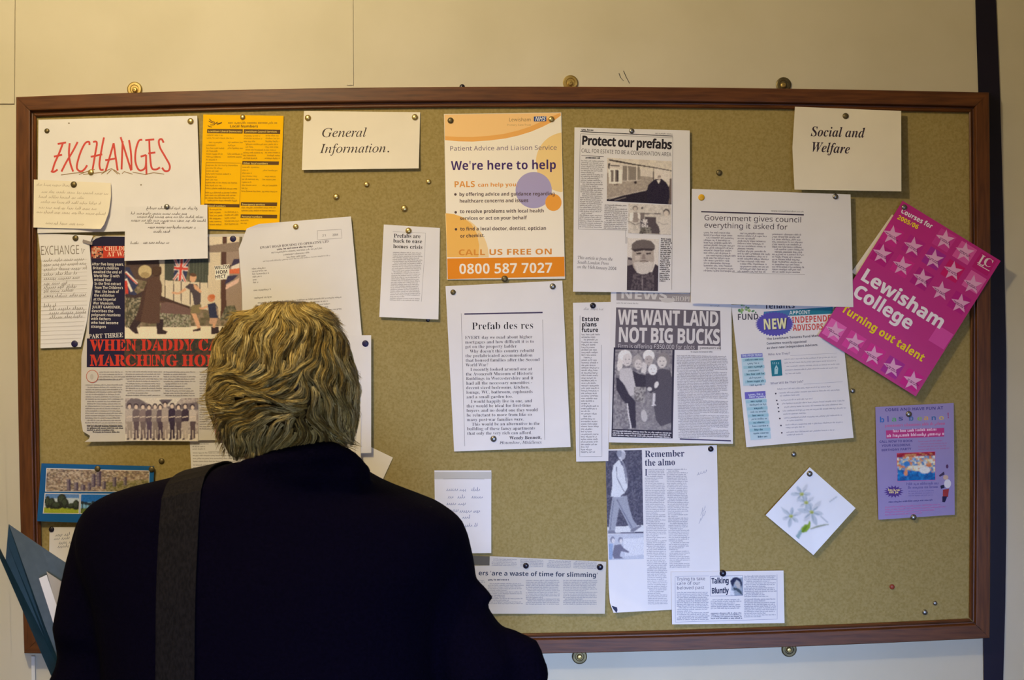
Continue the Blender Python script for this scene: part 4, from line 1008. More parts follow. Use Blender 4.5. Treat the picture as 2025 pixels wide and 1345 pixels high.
p.begin('pencil_squiggle')
for st in ([(580, 942), (700, 925), (800, 915)], [(750, 938), (840, 905), (900, 890)], [(790, 938), (980, 915), (1060, 880), (1120, 935)], [(960, 935), (1010, 905)],
           [(1015, 935), (1060, 890)], [(1080, 890), (1140, 935)], [(1160, 930), (1180, 910), (1260, 935)], [(1260, 915), (1390, 940)], [(1390, 935), (1460, 920), (1560, 935)]):
    p.line(C(150, 120, 80), st, 7)
p.begin('speck')
p.ell(C(130, 115, 90), 655, 450, 8, 7)
p.begin('speck')
p.ell(C(130, 115, 90), 1340, 1036, 7, 7)
p.end()

# -- yellow note with curled corner
p = Paper('handwritten_note', 'cream note with faint handwriting and a curling corner, over the EXCHANGES sheet', 'note',
          left=[(0, 67, 355), (1, 66, 450)], right=[(0, 219, 362), (.3, 219.5, 388), (.6, 215, 420), (.85, 206, 444), (1, 199, 453)], base=9.5,
          lift=lambda u, v: 16 * max(0, u - .62) ** 1.4 * (.3 + v * 1.6) + 1.0 * v, mat=CREAM, group=NOTE, nu=28)
p.begin('handwriting')
for i, (a, b) in enumerate(((72, 150), (82, 212), (76, 165), (80, 198), (76, 196), (72, 208), (90, 170))):
    p.scrawl(a, [367, 381, 391, 401, 412, 421, 443][i], b, 3.2, C(176, 160, 134), .55, slope=.03, seed=i + 3)
p.end()

# -- folded white note
p = Paper('handwritten_note', 'white note with handwriting hung over the top of the coloured magazine page', 'note', quad=((248, 409), (410, 405), (411, 511), (246, 516)), base=9.5, lift=lambda u, v: 3 * v * v, mat=WHITE, group=NOTE)
p.z0 = (60, 340, 5.473)
p.begin('handwriting')
INKP = C(110, 100, 92)
for i, (a, y, b) in enumerate(((1260, 402, 1800), (1085, 460, 1720), (1155, 495, 1860), (1090, 535, 1920), (1240, 560, 1460), (1270, 608, 1790), (1330, 655, 1510), (1080, 780, 1190), (1220, 775, 1490))):
    p.scrawl(a, y, b, 17, INKP, 4, slope=.005, seed=20 + i)
p.line(INKP, [(1268, 388), (1256, 405), (1266, 420)], 5)
p.line(INKP, [(1795, 385), (1808, 405), (1795, 420)], 5)
p.end()

# -- ruled note EXCHANGE
p = Paper('handwritten_note', 'ruled white note titled EXCHANGE, its yellowed edge curling over the magazine page', 'note',
          left=[(0, 75, 461), (.25, 82, 520), (1, 80, 689)],
          right=[(0, 184, 466), (.1, 177, 484), (.3, 180, 525), (.45, 184, 560), (.6, 176, 605), (.72, 171, 640), (1, 160, 686)], base=4.5,
          lift=lambda u, v: 6 * max(0, u - .75) * (1 - .7 * v), mat=WHITE, group=NOTE, nu=26)
p.z0 = (60, 430, 4.639)
p.begin('handwriting', 'pencilled EXCHANGE and lines of handwriting')
PEN = C(140, 130, 118)
p.text('N', 'EXCHANGE', (92, 345), (452, 335), 82, PEN)
p.line(PEN, [(470, 285), (478, 335), (492, 290), (500, 300)], 6)
for i in range(13):
    y = [408, 448, 490, 535, 575, 620, 655, 690, 735, 825, 855, 890, 930][i]
    p.scrawl(120 + (50 if i > 9 else 0), y, [490, 500, 500, 420, 450, 340, 420, 430, 510, 230, 500, 500, 490][i], 19, PEN, 3.5, slope=-.04, seed=50 + i)
p.begin('ruling')
for i in range(21):
    p.line(C(196, 188, 176), [(95, 400 + i * 38), (520 - max(0, i - 12) * 8, 385 + i * 38)], 2)
p.end()

Paper('tape_scrap', 'little crumpled grey strip between the ruled note and the magazine page', 'scrap', quad=((164, 473.5), (183, 479), (182, 485), (163, 479)), base=8, lift=lambda u, v: 1.5 * u, mat=paper_mat('grey_tape', C(150, 140, 138)), nu=4, nv=3)
# -- the large magazine page
p = Paper('magazine_page', 'torn colour magazine page headed WHEN DADDY CAME MARCHING HOME with a street photograph', 'magazine page',
          left=[(0, 190, 467), (.06, 180, 474), (.45, 171, 655), (.62, 161, 705), (.9, 160, 830), (.955, 164, 853), (.965, 178, 862), (.98, 176, 868), (1, 167, 874)],
          right=[(0, 488, 462), (1, 482, 870)], base=2.2, lift=lambda u, v: 6.5 * v ** 3 * (1 - .5 * u), mat=NEWS, nu=30, nv=30)
p.z0 = (60, 430, 4.639)
NAVY = C(34, 30, 58)
p.begin('side_panel', 'navy panel with white text')
p.poly(NAVY, [(600, 195), (660, 175), (870, 178), (868, 1100), (864, 1240), (862, 1375), (520, 1375), (535, 1130), (545, 900), (575, 640), (560, 400), (545, 240)])
p.poly(C(196, 62, 44), [(560, 265), (860, 262), (860, 372), (560, 375)])
p.mottle((563, 268), (668, 266), (668, 372), (563, 374), 7, 8, [C(200, 90, 60), C(215, 170, 140), C(60, 40, 50), C(190, 120, 90)], 4)
OR = C(240, 208, 180)
p.text('R', 'CHILDREN', (678, 305), (960, 303), 38, OR)
p.text('R', 'AT WAR', (705, 358), (925, 355), 44, OR)
WT = C(220, 214, 206)
for i, (st, x0, x1) in enumerate((('After five long years,', 565, 858), ("Britain's children", 572, 812), ('awaited the end of', 578, 838), ('World War II-with', 582, 818), ('mixed feel', 585, 742),
                                  ('In the first extract', 588, 832), ("from The Children's", 590, 850), ('War, the book of', 590, 812), ('the exhibition', 585, 772), ('at the Imperial', 578, 785), ('War Museum,', 575, 768),
                                  ('JULIET GARDINER,', 568, 830), ('describes the', 562, 762), ('poignant reunions', 558, 828), ('with fathers', 556, 738), ('who had become', 556, 808), ('strangers', 556, 694))):
    p.text('B', st, (x0, 440 + i * 35.8), (x1, 443 + i * 35.8), 25, WT)
p.text('R', 'PART THREE', (532, 1112), (852, 1098), 40, WT)

p.begin('title_band', 'dark band with red stencil title')
p.z0 = (140, 640, 5.174)
DG = C(62, 52, 44)
p.mottle((165, 152), (1790, 150), (1785, 450), (163, 447), 60, 12, [DG, C(78, 66, 50), C(50, 58, 50), C(84, 62, 52)], 8)
p.poly(NAVY, [(168, 152), (552, 150), (550, 240), (545, 445), (163, 445)])
RD = C(206, 58, 40)
p.text('K', 'WHEN DADDY CAME', (200, 275), (1760, 272), 112, RD, gap=DG)
p.text('K', 'MARCHING HOME', (195, 430), (1640, 432), 112, RD, gap=DG)
p.end()
p.z0 = (220, 420, 5.174)
p.photo('street_photograph', 'colour photograph of a man and two boys running', (138, 250), (1340, 250), (1330, 1294), (138, 1294), cell=1.0, grain=.06)
p.mottle((140, 460), (1340, 250), (1330, 1180), (140, 1180), 40, 34, [C(120, 105, 85), C(98, 88, 68), C(140, 122, 102), C(108, 100, 76)], 2)
p.quad(C(228, 208, 180), (138, 1170), (1330, 1165), (1330, 1292), (138, 1296))
p.poly(C(84, 66, 60), [(150, 470), (540, 470), (540, 700), (420, 720), (150, 660)])
p.poly(C(200, 185, 158), [(490, 470), (545, 470), (555, 880), (510, 860)])
p.poly(C(72, 74, 66), [(545, 470), (640, 470), (636, 706), (548, 695)])
p.poly(C(72, 76, 66), [(800, 470), (1000, 470), (996, 720), (800, 720)])
for k in range(6):
    p.line(C(98, 100, 86), [(815 + k * 30, 472), (815 + k * 30, 715)], 4)
p.poly(C(206, 192, 168), [(548, 695), (800, 712), (990, 722), (985, 1000), (800, 960), (548, 880)])
for x in (548, 636, 714, 806, 905, 990):
    p.line(C(74, 58, 56), [(x, 690), (x + 4, 960)], 9)
# flags
def union_flag(pts):
    a, b, c, d = pts
    def q(u, v): return (lerp(lerp(a[0], b[0], u), lerp(d[0], c[0], u), v), lerp(lerp(a[1], b[1], u), lerp(d[1], c[1], u), v))
    p.poly(C(52, 56, 86), [a, b, c, d])
    for w, col in ((26, C(214, 204, 196)), (11, C(196, 70, 60))):
        p.line(col, [q(0, 0), q(1, 1)], w)
        p.line(col, [q(1, 0), q(0, 1)], w)
    for w, col in ((44, C(214, 204, 196)), (26, C(200, 70, 58))):
        p.line(col, [q(.5, 0), q(.5, 1)], w)
        p.line(col, [q(0, .45), q(1, .45)], w)
union_flag(((645, 470), (802, 470), (760, 712), (640, 690)))
p.poly(C(52, 56, 86), [(145, 560), (185, 560), (275, 740), (230, 800), (300, 870), (145, 860)])
p.line(C(220, 210, 200), [(145, 610), (265, 730)], 26)
p.line(C(196, 70, 58), [(145, 620), (265, 735)], 11)
p.line(C(220, 210, 200), [(150, 680), (210, 810)], 24)
p.line(C(190, 64, 54), [(150, 700), (160, 840)], 30)
# bush, pavement line
p.mottle((146, 860), (300, 870), (290, 1180), (146, 1180), 12, 20, [C(70, 70, 58), C(112, 104, 84), C(150, 140, 120), C(88, 80, 62)], 6)
p.poly(C(110, 84, 78), [(510, 860), (640, 905), (810, 985), (815, 1170), (500, 1170)])
p.mottle((500, 1030), (810, 1050), (815, 1175), (500, 1178), 26, 10, [C(110, 112, 88), C(140, 130, 110), C(92, 84, 72), C(160, 152, 134)], 7)
# house at the side
p.poly(C(204, 188, 162), [(998, 400), (1120, 400), (1120, 1090), (985, 1000)])
p.poly(C(84, 58, 50), [(1128, 250), (1180, 250), (1178, 1095), (1118, 1095)])
p.poly(C(150, 130, 116), [(1178, 400), (1335, 390), (1335, 1110), (1176, 1100)])
p.poly(C(212, 196, 170), [(1000, 250), (1140, 235), (1140, 330), (1000, 340)])
p.poly(C(212, 196, 170), [(1182, 240), (1310, 235), (1310, 310), (1182, 320)])
p.poly(C(134, 116, 102), [(1000, 340), (1310, 300), (1310, 400), (1000, 412)])
p.mottle((1170, 960), (1260, 950), (1330, 1110), (1110, 1110), 12, 10, [C(74, 72, 60), C(100, 98, 80), C(130, 120, 100)], 9)
p.poly(C(226, 216, 200), [(1058, 548), (1210, 530), (1205, 680), (1066, 694)])
p.poly(C(60, 52, 78), [(1255, 475), (1310, 480), (1310, 560), (1220, 560)])
p.poly(C(222, 208, 196), [(1215, 560), (1310, 520), (1310, 620), (1240, 600)])
p.poly(C(206, 106, 70), [(1210, 585), (1310, 570), (1310, 625), (1206, 628)])
p.poly(C(58, 54, 82), [(1190, 650), (1300, 640), (1250, 690), (1160, 740)])
p.poly(C(216, 180, 164), [(1175, 745), (1310, 670), (1300, 720), (1170, 790)])
# the walking man
COAT = C(88, 64, 54)
p.poly(C(56, 42, 44), [(250, 1060), (330, 1090), (262, 1180), (280, 1245), (240, 1240), (180, 1185)])
p.poly(C(56, 42, 44), [(455, 1090), (535, 1090), (530, 1200), (576, 1220), (560, 1245), (470, 1245)])
p.poly(C(66, 50, 50), [(146, 830), (240, 850), (330, 800), (340, 860), (250, 880), (146, 868)])
p.poly(COAT, [(372, 690), (430, 655), (492, 664), (522, 750), (515, 855), (575, 895), (545, 925), (497, 930), (500, 1130), (400, 1142), (292, 1118), (290, 960), (322, 820)])
p.poly(C(70, 50, 44), [(500, 850), (640, 905), (800, 965), (800, 985), (640, 930), (500, 905)])
p.poly(C(74, 52, 46), [(372, 690), (322, 820), (290, 960), (240, 1100), (300, 1120), (340, 900)])
p.ell(C(190, 170, 128), 346, 606, 70, 66, 10)
p.ell(C(160, 138, 100), 346, 640, 46, 28, 0)
p.ell(C(70, 50, 42), 464, 606, 54, 54)
p.poly(C(78, 58, 46), [(420, 560), (510, 552), (518, 590), (480, 640), (430, 650)])
# the taller boy
SK = C(206, 158, 124)
p.poly(SK, [(615, 812), (690, 818), (756, 770), (770, 796), (700, 838), (625, 836)])
p.poly(C(76, 66, 72), [(752, 768), (800, 728), (880, 736), (918, 830), (912, 950), (850, 955), (830, 840), (800, 790)])
p.ell(SK, 836, 672, 34, 46, 10)
p.ell(C(96, 66, 50), 838, 640, 34, 18, 10)
p.poly(SK, [(840, 730), (880, 750), (930, 815), (908, 826), (850, 780)])
p.poly(C(126, 112, 80), [(828, 950), (922, 942), (912, 1030), (806, 1034)])
p.poly(SK, [(818, 1034), (868, 1034), (900, 1120), (914, 1186), (884, 1190), (850, 1110)])
p.poly(C(60, 46, 46), [(832, 1205), (915, 1180), (912, 1212), (840, 1220)])
# the small boy
p.ell(C(196, 128, 96), 1022, 878, 38, 38)
p.ell(C(190, 104, 60), 1034, 862, 30, 24)
p.poly(C(48, 52, 78), [(985, 940), (1060, 922), (1090, 970), (1098, 1085), (1008, 1085)])
p.poly(C(150, 130, 116), [(1070, 950), (1095, 1000), (1100, 1070), (1082, 1050)])
p.line(SK, [(985, 960), (940, 985), (900, 980)], 20)
p.poly(C(190, 150, 124), [(1010, 1080), (1092, 1080), (1070, 1150), (1000, 1140)])
p.poly(C(56, 42, 46), [(1020, 1170), (1100, 1170), (1104, 1240), (1020, 1250)])
p.line(SK, [(1050, 1140), (1050, 1180)], 26)

p.begin('sign_lettering', 'dark hand-painted capitals on the sign in the photograph')
SG = C(60, 46, 46)
p.text('B', 'WELCOM', (1058, 585), (1232, 572), 34, SG)
p.text('B', 'HOM', (1070, 632), (1192, 624), 36, SG)
p.text('B', 'HECT', (1062, 678), (1172, 670), 34, SG)
p.end()
p.z0 = (140, 640, 5.174)
p.begin('article_text')
TX = C(120, 108, 98)
p.greek(292, 500, 548, 4, 24.5, 9, TX, seed=1)
p.greek(160, 600 - 20, 548, 1, 24, 9, TX, seed=2)
p.greek(152, 632, 545, 18, 24.2, 9, TX, shift=-.4, seed=3)
p.greek(562, 498, 930, 11, 24.2, 9, TX, seed=4)
p.greek(950, 500, 1296, 11, 24.2, 9, TX, seed=5)
p.greek(1318, 500, 1680, 25, 24.2, 9, TX, seed=6)
p.greek(165, 1055, 530, 3, 20, 10, C(60, 52, 52), seed=7, bold=.45, rag=.02)
p.greek(225, 1115, 530, 1, 20, 10, C(60, 52, 52), seed=8, bold=.45)
p.ell(C(196, 92, 62), 220, 540, 63, 66, n=30)
p.ell(C(206, 198, 186), 220, 540, 57, 60, n=30)
p.ell(C(190, 180, 168), 215, 545, 18, 30, n=16)
p.photo('group_photograph', 'brown-toned photograph of a row of people', (557, 762), (1303, 762), (1303, 1205), (557, 1200), cell=.95)
p.mottle((557, 762), (1303, 762), (1303, 1205), (557, 1200), 44, 26, [C(168, 154, 148), C(150, 138, 132), C(180, 168, 160)], 12)
p.poly(C(110, 100, 104), [(610, 770), (700, 770), (820, 850), (1000, 850), (1300, 800), (1303, 880), (560, 870), (575, 800)])
p.poly(C(204, 194, 180), [(690, 764), (1130, 764), (1060, 840), (840, 840)])
p.poly(C(96, 86, 92), [(900, 780), (1040, 775), (990, 830), (940, 830)])
p.poly(C(206, 196, 184), [(557, 1130), (1303, 1130), (1303, 1205), (557, 1200)])
rnd = random.Random(5)
for i, x in enumerate((600, 668, 738, 800, 862, 915, 965, 1036, 1102, 1170, 1245)):
    h = rnd.uniform(-14, 14)
    dk = [C(176, 164, 156), C(110, 96, 100), C(130, 114, 114), C(92, 78, 88), C(150, 138, 132), C(100, 86, 94), C(164, 150, 142), C(56, 44, 64), C(98, 86, 92), C(60, 48, 64), C(190, 178, 168)][i]
    lo = [C(150, 138, 130), C(90, 76, 84), C(110, 96, 98), C(84, 70, 88), C(128, 116, 112), C(76, 62, 74), C(150, 136, 130), C(54, 42, 60), C(88, 76, 82), C(170, 158, 148), C(84, 70, 76)][i]
    p.poly(lo, [(x - 30, 990), (x + 34, 990), (x + 26, 1080), (x + 30, 1176), (x - 26, 1182), (x - 18, 1090)])
    p.line(C(190, 176, 164), [(x + 2, 1090), (x + 4, 1176)], 10)
    p.poly(dk, [(x - 36, 890 + h), (x - 14, 868 + h), (x + 18, 868 + h), (x + 38, 890 + h), (x + 40, 1000), (x - 38, 1004)])
    p.ell(C(60, 46, 56), x, 836 + h, 25, 26)
    p.ell(C(206, 186, 170), x, 848 + h, 17, 22)
    p.line(C(206, 190, 176), [(x - 30, 960), (x + 30, 950)], 9)
    p.poly(C(66, 52, 62), [(x - 30, 1178), (x - 4, 1170), (x - 2, 1190), (x - 30, 1192)])
p.end()

# -- yellow leaflet of numbers
p = Paper('leaflet', 'bright yellow leaflet headed Local Numbers', 'leaflet', quad=((402, 226.5), (561, 229), (552, 457), (395, 453)), base=2.5, lift=lambda u, v: 1.5 * v, mat=M_YEL)
p.z0 = (380, 180, 4.204)
BR = C(96, 66, 24)
BR2 = C(170, 124, 20)
p.begin('headline')
p.text('B', 'Local Numbers', (313, 303), (548, 304), 21, BR)
p.greek(275, 272, 698, 1, 10, 12, BR2, seed=2, bold=.4, rag=.0)
p.begin('bird_logo')
for st in ([(142, 232), (160, 250), (190, 262)], [(138, 248), (160, 262), (190, 272), (205, 262)], [(130, 288), (150, 298), (165, 300)], [(150, 282), (180, 282), (200, 265), (212, 258)], [(205, 280), (235, 270), (248, 262)], [(195, 268), (222, 268), (248, 262)]):
    p.line(BR, st, 6)
for q, st in ((((125, 316), (421, 318), (419, 354), (124, 350)), 'Lewisham Liberal Democrats'), (((430, 318), (733, 322), (731, 357), (428, 354)), 'Lewisham Council Services'), (((418, 582), (722, 586), (720, 615), (416, 612)), 'Other local numbers'),
              (((406, 924), (707, 927), (705, 957), (404, 953)), 'Emergency services'), (((100, 936), (394, 940), (393, 968), (98, 964)), 'National numbers'), (((404, 1026), (707, 1029), (705, 1059), (402, 1056)), 'Personal numbers')):
    p.begin('section_bar')
    p.quad(BR, *q)
    (x0, y0), (x1, y1) = q[0], q[1]
    L = min(1, len(st) * 11.2 / (x1 - x0))
    p.text('B', st, (x0 + 7, y0 + 26), (lerp(x0 + 7, x1 - 6, L), y0 + 28), 15, C(235, 205, 110))
p.begin('listing_text')
for i in range(9):
    p.greek(122 - i * .8, 372 + i * 24 + (12 if i > 1 else 0), (250, 345, 250, 200, 268, 210, 245, 230, 200)[i], 1, 1, 9, BR2, seed=i, rag=0, slope=.01)
    if i in (2, 3, 4, 6, 7): p.greek(300 - i * .8, 372 + i * 24 + 12, 412, 1, 1, 9, BR2, seed=i + 40, rag=0, slope=.01)
    p.greek(430 - i * .8, 376 + i * 23.5, (560, 580, 520, 710, 505, 690, 590, 535, 535)[i], 1, 1, 9, BR2, seed=i + 80, rag=0, slope=.01)
    if i not in (3, 5): p.greek(612 - i, 376 + i * 23.5, 722, 1, 1, 9, BR2, seed=i + 99, rag=0, slope=.01)
    p.greek(418 - i, 638 + i * 25, (550, 500, 495, 560, 550, 485, 535, 485, 560)[i], 1, 1, 9, BR2, seed=i + 120, rag=0, slope=.01)
    if i in (1, 3, 4, 6, 8): p.greek(590 - i, 640 + i * 25, 700, 1, 1, 9, BR2, seed=i + 140, rag=0, slope=.01)
    p.greek(118 - i, 622 + i * 24, (370, 250, 330, 320, 230, 330, 370, 240, 370)[i], 1, 1, 9, BR2, seed=i + 160, rag=0, slope=.01)
p.greek(110, 850, 370, 4, 22, 9, BR2, seed=7)
p.greek(145, 990, 250, 6, 25, 9, BR2, seed=8)
p.greek(270, 1010, 385, 5, 25, 9, BR2, seed=9)
p.greek(410, 975, 700, 2, 24, 9, BR2, seed=10)
p.greek(404, 1080, 460, 2, 24, 9, BR2, seed=11)
p.line(BR2, [(115, 594), (408, 600), (394, 942), (104, 936)], 3.5, closed=True)
p.end()

# -- General Information card
p = Paper('paper_sign', 'cream card reading General Information. in italics', 'sign', quad=((601, 219.5), (831, 222), (828, 333), (597, 336)), base=2.5, lift=lambda u, v: 5 * v * v, mat=CREAM, thick=.5)
p.z0 = (380, 180, 4.204)
p.begin('lettering')
DK = C(66, 52, 48)
p.text('I', 'General', (1075, 383), (1450, 380), 74, DK, slant=.04)
p.text('I', 'Information.', (1065, 515), (1645, 510), 74, DK, slant=.04)
p.end()

# -- letter with a turned down corner
p = Paper('letter', 'white typed letter with a folded-back corner, partly behind the blond head', 'letter',
          left=[(0, 512, 443), (.06, 488, 452), (.16, 472, 492), (.5, 478, 570), (1, 484, 700)], right=[(0, 694, 428), (1, 718, 690)], base=6,
          lift=lambda u, v: 3.5 * max(0, .3 - u) * max(0, .4 - v) * 10 + 1.5 * v, mat=WHITE, nu=26)
p.z0 = (380, 400, 4.484)
p.begin('letterhead')
p.text('R', 'EWART ROAD HOUSING CO-OPERATIVE LTD', (602, 414), (1212, 357), 20, C(84, 76, 78))
TG = C(128, 120, 118)
p.greek(752, 424, 1075, 1, 1, 11, C(100, 92, 94), slope=-.09, seed=1, rag=0, bold=.4)
p.greek(680, 456, 1152, 1, 1, 11, TG, slope=-.09, seed=2, rag=0)
p.greek(812, 472, 1030, 1, 1, 11, TG, slope=-.09, seed=3, rag=0)
p.greek(838, 495, 1008, 1, 1, 11, TG, slope=-.09, seed=4, rag=0)
p.greek(628, 530, 1215, 1, 1, 9, LG, slope=-.09, seed=5, rag=0)
p.begin('typed_text')
for i, (y, x1) in enumerate(((597, 640), (620, 655), (644, 672), (668, 615), (694, 600), (718, 578))):
    p.greek(530 + i * 2, y, x1, 1, 1, 11, TG, slope=-.07, seed=10 + i, rag=0)
p.greek(545, 788, 695, 1, 1, 11, TG, slope=-.07, seed=20, rag=0)
p.greek(553, 856, 708, 1, 1, 11, TG, slope=-.07, seed=21, rag=0)
for i in range(10):
    p.greek(562 + i, 900 + i * 26, 1345 + i * 2, 1, 1, 10, TG, slope=-.07, seed=22 + i, rag=.2)
p.begin('date_stamp', 'faint grey rectangular rubber stamp')
p.line(C(178, 172, 172), [(1110, 252), (1322, 240), (1328, 318), (1112, 334)], 4, closed=True)
p.text('B', '21', (1152, 304), (1190, 302), 18, C(170, 164, 164))
p.text('B', '2004', (1245, 300), (1295, 296), 20, C(150, 144, 144))
p.end()

# -- sheets around the head
p = Paper('printed_sheet', 'white printed sheet held by a dark blue pin beside the blond head', 'printed sheet', quad=((470, 664), (734, 663), (734, 896), (470, 900)), base=8.6, lift=lambda u, v: 1.2 * v, mat=WHITE)
p.begin('headline')
p.text('N', 'k', (704, 749), (711, 749), 10, GY)
p.begin('dotted_edge')
for i in range(36):
    p.line(LG, [(712, 735 + i * 3), (712.3, 736.2 + i * 3)], .9)
p.end()
p = Paper('blank_sheet', 'narrow cream sheet between the head and the white printed sheet', 'sheet', quad=((620, 813), (713.5, 814), (713.5, 930), (620, 935)), base=11, mat=CREAM)
p.begin('printed_edge')
p.quad(C(120, 104, 96), (700, 847), (706, 847), (706, 857), (700, 857))
for i in range(10):
    p.line(C(150, 130, 110), [(700, 863 + i * 4.2), (704, 862 + i * 4.2)], .8)
p.end()
p = Paper('blank_card', 'tilted pale cream card poking out under the white printed sheet', 'card', quad=((700, 868), (777, 905), (748, 968), (676, 930)), base=1.3, lift=lambda u, v: .3 * v, mat=CREAM)
p = Paper('printed_sheet', 'white typed sheet peeping out above the dark shoulder, under the magazine page', 'printed sheet', quad=((375, 868), (560, 868), (562, 990), (382, 995)), base=1.0, mat=WHITE)
p.z0 = (60, 850, 4.803)
p.begin('typed_text')
p.greek(1535, 140, 1690, 1, 1, 8, LG, seed=30, rag=0)
for i in range(9):
    p.greek(1540 + i, [165, 188, 225, 250, 278, 305, 340, 365, 392][i], [1680, 1690, 1900, 1900, 1980, 1990, 2000, 2000, 2000][i], 1, 1, 9, TG, seed=31 + i, rag=0)
p.line(LG, [(1690, 210), (1850, 205)], 3)
p.end()

# -- Prefabs are back
p = Paper('newspaper_cutting', 'small white photocopied cutting headed Prefabs are back to ease homes crisis', 'newspaper cutting', quad=((759, 444), (870, 451), (867, 632), (750, 627)), base=2, lift=lambda u, v: 4.5 * v * v, mat=WHITE, group=CUT)
p.z0 = (740, 430, 6.113)
p.begin('headline')
p.text('R', 'Prefabs are', (235, 243), (560, 250), 46, BK)
p.text('R', 'back to ease', (230, 304), (580, 312), 46, BK)
p.text('R', 'homes crisis', (228, 370), (584, 382), 46, BK)
p.begin('article_text')
p.greek(228, 428, 590, 28, 21.3, 9.5, TG, slope=.025, shift=-1.45, seed=3, rag=.12)
p.begin('rule_line')
p.line(LG, [(225, 172), (622, 190), (612, 400), (570, 1018)], 3)
p.end()

# -- Patient advice poster
p = Paper('poster', "orange and cream poster reading We're here to help with the telephone number 0800 587 7027", 'poster', quad=((878, 225.5), (1110, 222.5), (1117.5, 551.5), (884, 553)), base=1.8, lift=lambda u, v: .8 * v, mat=CARD)
p.z0 = (850, 180, 3.539)
PEA = C(250, 205, 140)
ORG = C(238, 150, 40)
p.begin('background_shapes', 'orange, peach and lilac shapes')
p.poly(C(252, 242, 224), [(102, 165), (917, 153), (944, 1298), (124, 1317)])
p.poly(PEA, [(102, 165), (917, 153), (917, 158), (850, 200), (780, 240), (700, 266), (620, 288), (520, 304), (410, 316), (300, 322), (200, 325), (105, 322)])
p.poly(C(242, 178, 96), [(105, 316), (200, 322), (300, 322), (410, 314), (520, 300), (620, 276), (700, 250), (780, 214), (850, 180), (915, 153), (917, 172), (860, 214), (790, 250), (710, 284), (620, 312), (530, 332), (420, 346), (300, 354), (200, 352), (106, 344)])
arc = [(945 + 203 * math.cos(a), 500 + 210 * math.sin(a)) for a in [math.radians(t) for t in range(98, 264, 6)]]
p.poly(C(248, 214, 146), [(930, 705)] + arc + [(922, 290)])
arc = [(108 + 305 * math.cos(a), 1165 - 308 * math.sin(a)) for a in [math.radians(t) for t in range(0, 91, 6)]]
p.poly(C(246, 214, 158), arc + [(121, 1165)])
arc = [(x, y) for x, y in ((340, 1165), (345, 1080), (330, 1000), (290, 930), (230, 885), (170, 862), (113, 855))]
p.poly(C(246, 190, 96), arc + [(121, 1165)])
p.ell(C(176, 166, 206), 727, 694, 127, 127, n=40)
arc = [(945 + 203 * math.cos(a), 500 + 210 * math.sin(a)) for a in [math.radians(t) for t in range(112, 176, 6)]]
p.ell(C(246, 168, 66), 865, 780, 57, 60, n=30)
p.quad(C(236, 142, 24), (121, 1172), (941, 1160), (944, 1298), (125, 1317))
p.begin('health_logo', 'small blue box with white letters beside grey lettering')
p.text('N', 'Lewisham', (552, 212), (708, 212), 24, C(150, 118, 80))
p.text('N', 'Primary Care Trust', (540, 244), (708, 243), 12, C(190, 150, 100))
p.quad(C(40, 70, 140), (728, 179), (815, 177), (815, 212), (728, 213))
p.text('B', 'NHS', (734, 209), (808, 208), 29, C(235, 235, 235), slant=.2)
p.begin('subheading')
p.text('N', 'Patient Advice and Liaison Service', (138, 418), (890, 411), 31, C(112, 88, 116))
p.begin('headline')
p.text('B', "We're here to help", (148, 553), (886, 546), 62, C(70, 44, 108))
p.begin('subheading')
p.text('B', 'PALS', (168, 674), (318, 672), 42, C(232, 158, 66))
p.text('B', 'can help you:', (335, 670), (618, 667), 26, C(232, 158, 66))
p.begin('body_text')
PT = C(88, 66, 62)
for st, x0, x1, y in (('by offering advice and guidance regarding', 205, 876, 735), ('healthcare concerns and issues', 207, 690, 782), ('to resolve problems with local health', 210, 800, 855),
                      ('services or act on your behalf', 210, 678, 903), ('to find a local doctor, dentist, optician', 212, 815, 977), ('or chemist.', 212, 386, 1027)):
    p.text('B', st, (x0, y), (x1, y - 5), 24, PT)
for x, y in ((179, 724), (181, 849), (183, 968)):
    p.ell(PT, x, y, 9, 9, n=12)
p.begin('telephone_line')
p.text('B', 'CALL US FREE ON', (198, 1150), (860, 1143), 40, C(226, 146, 54))
p.begin('telephone_number')
p.text('B', '0800 587 7027', (203, 1280), (860, 1272), 70, C(250, 240, 224))
p.end()

# -- Prefab des res
p = Paper('newspaper_cutting', 'white sheet with a long letter headed Prefab des res', 'newspaper cutting', quad=((881, 566), (1112, 555), (1128.5, 884), (898, 893)), base=2, lift=lambda u, v: 6 * v ** 3 * u + .5 * v, mat=WHITE, group=CUT)
p.z0 = (870, 540, 3.635)
p.begin('headline')
p.text('T', 'Prefab des res', (228, 407), (674, 400), 51, BK)
p.begin('rule_line')
p.line(C(70, 60, 90), [(175, 295), (738, 284)], 10)
p.line(LG, [(153, 290), (178, 1245)], 3)
p.line(LG, [(738, 335), (753, 1200)], 3)
p.begin('article_text')
LN = [('EVERY day we read about higher', 180, 664), ('mortgages and how difficult it is to', 180, 676), ('get on the property ladder', 181, 553), ("Why doesn't this country rebuild", 215, 678), ('the prefabricated accommodation', 183, 665),
      ('that housed families after the Second', 184, 718), ('World War?', 185, 348), ('I recently looked around one at', 218, 662), ('the Avoncroft Museum of Historic', 186, 668), ('Buildings in Worcestershire and it', 187, 672),
      ('had all the necessary amenities -', 188, 664), ('decent sized bedrooms, kitchen,', 188, 645), ('lounge, WC, bathroom, cupboards', 189, 668), ('and a small garden too.', 190, 525), ('I would happily live in one, and', 222, 662),
      ('they would be ideal for first-time', 191, 655), ('buyers and no doubt one they would', 191, 704), ('be reluctant to move from like so', 192, 660), ('many post-war families were.', 193, 606), ('This would be an alternative to the', 228, 718),
      ('building of these fancy apartments', 195, 685), ('that only the very rich can afford.', 196, 664)]
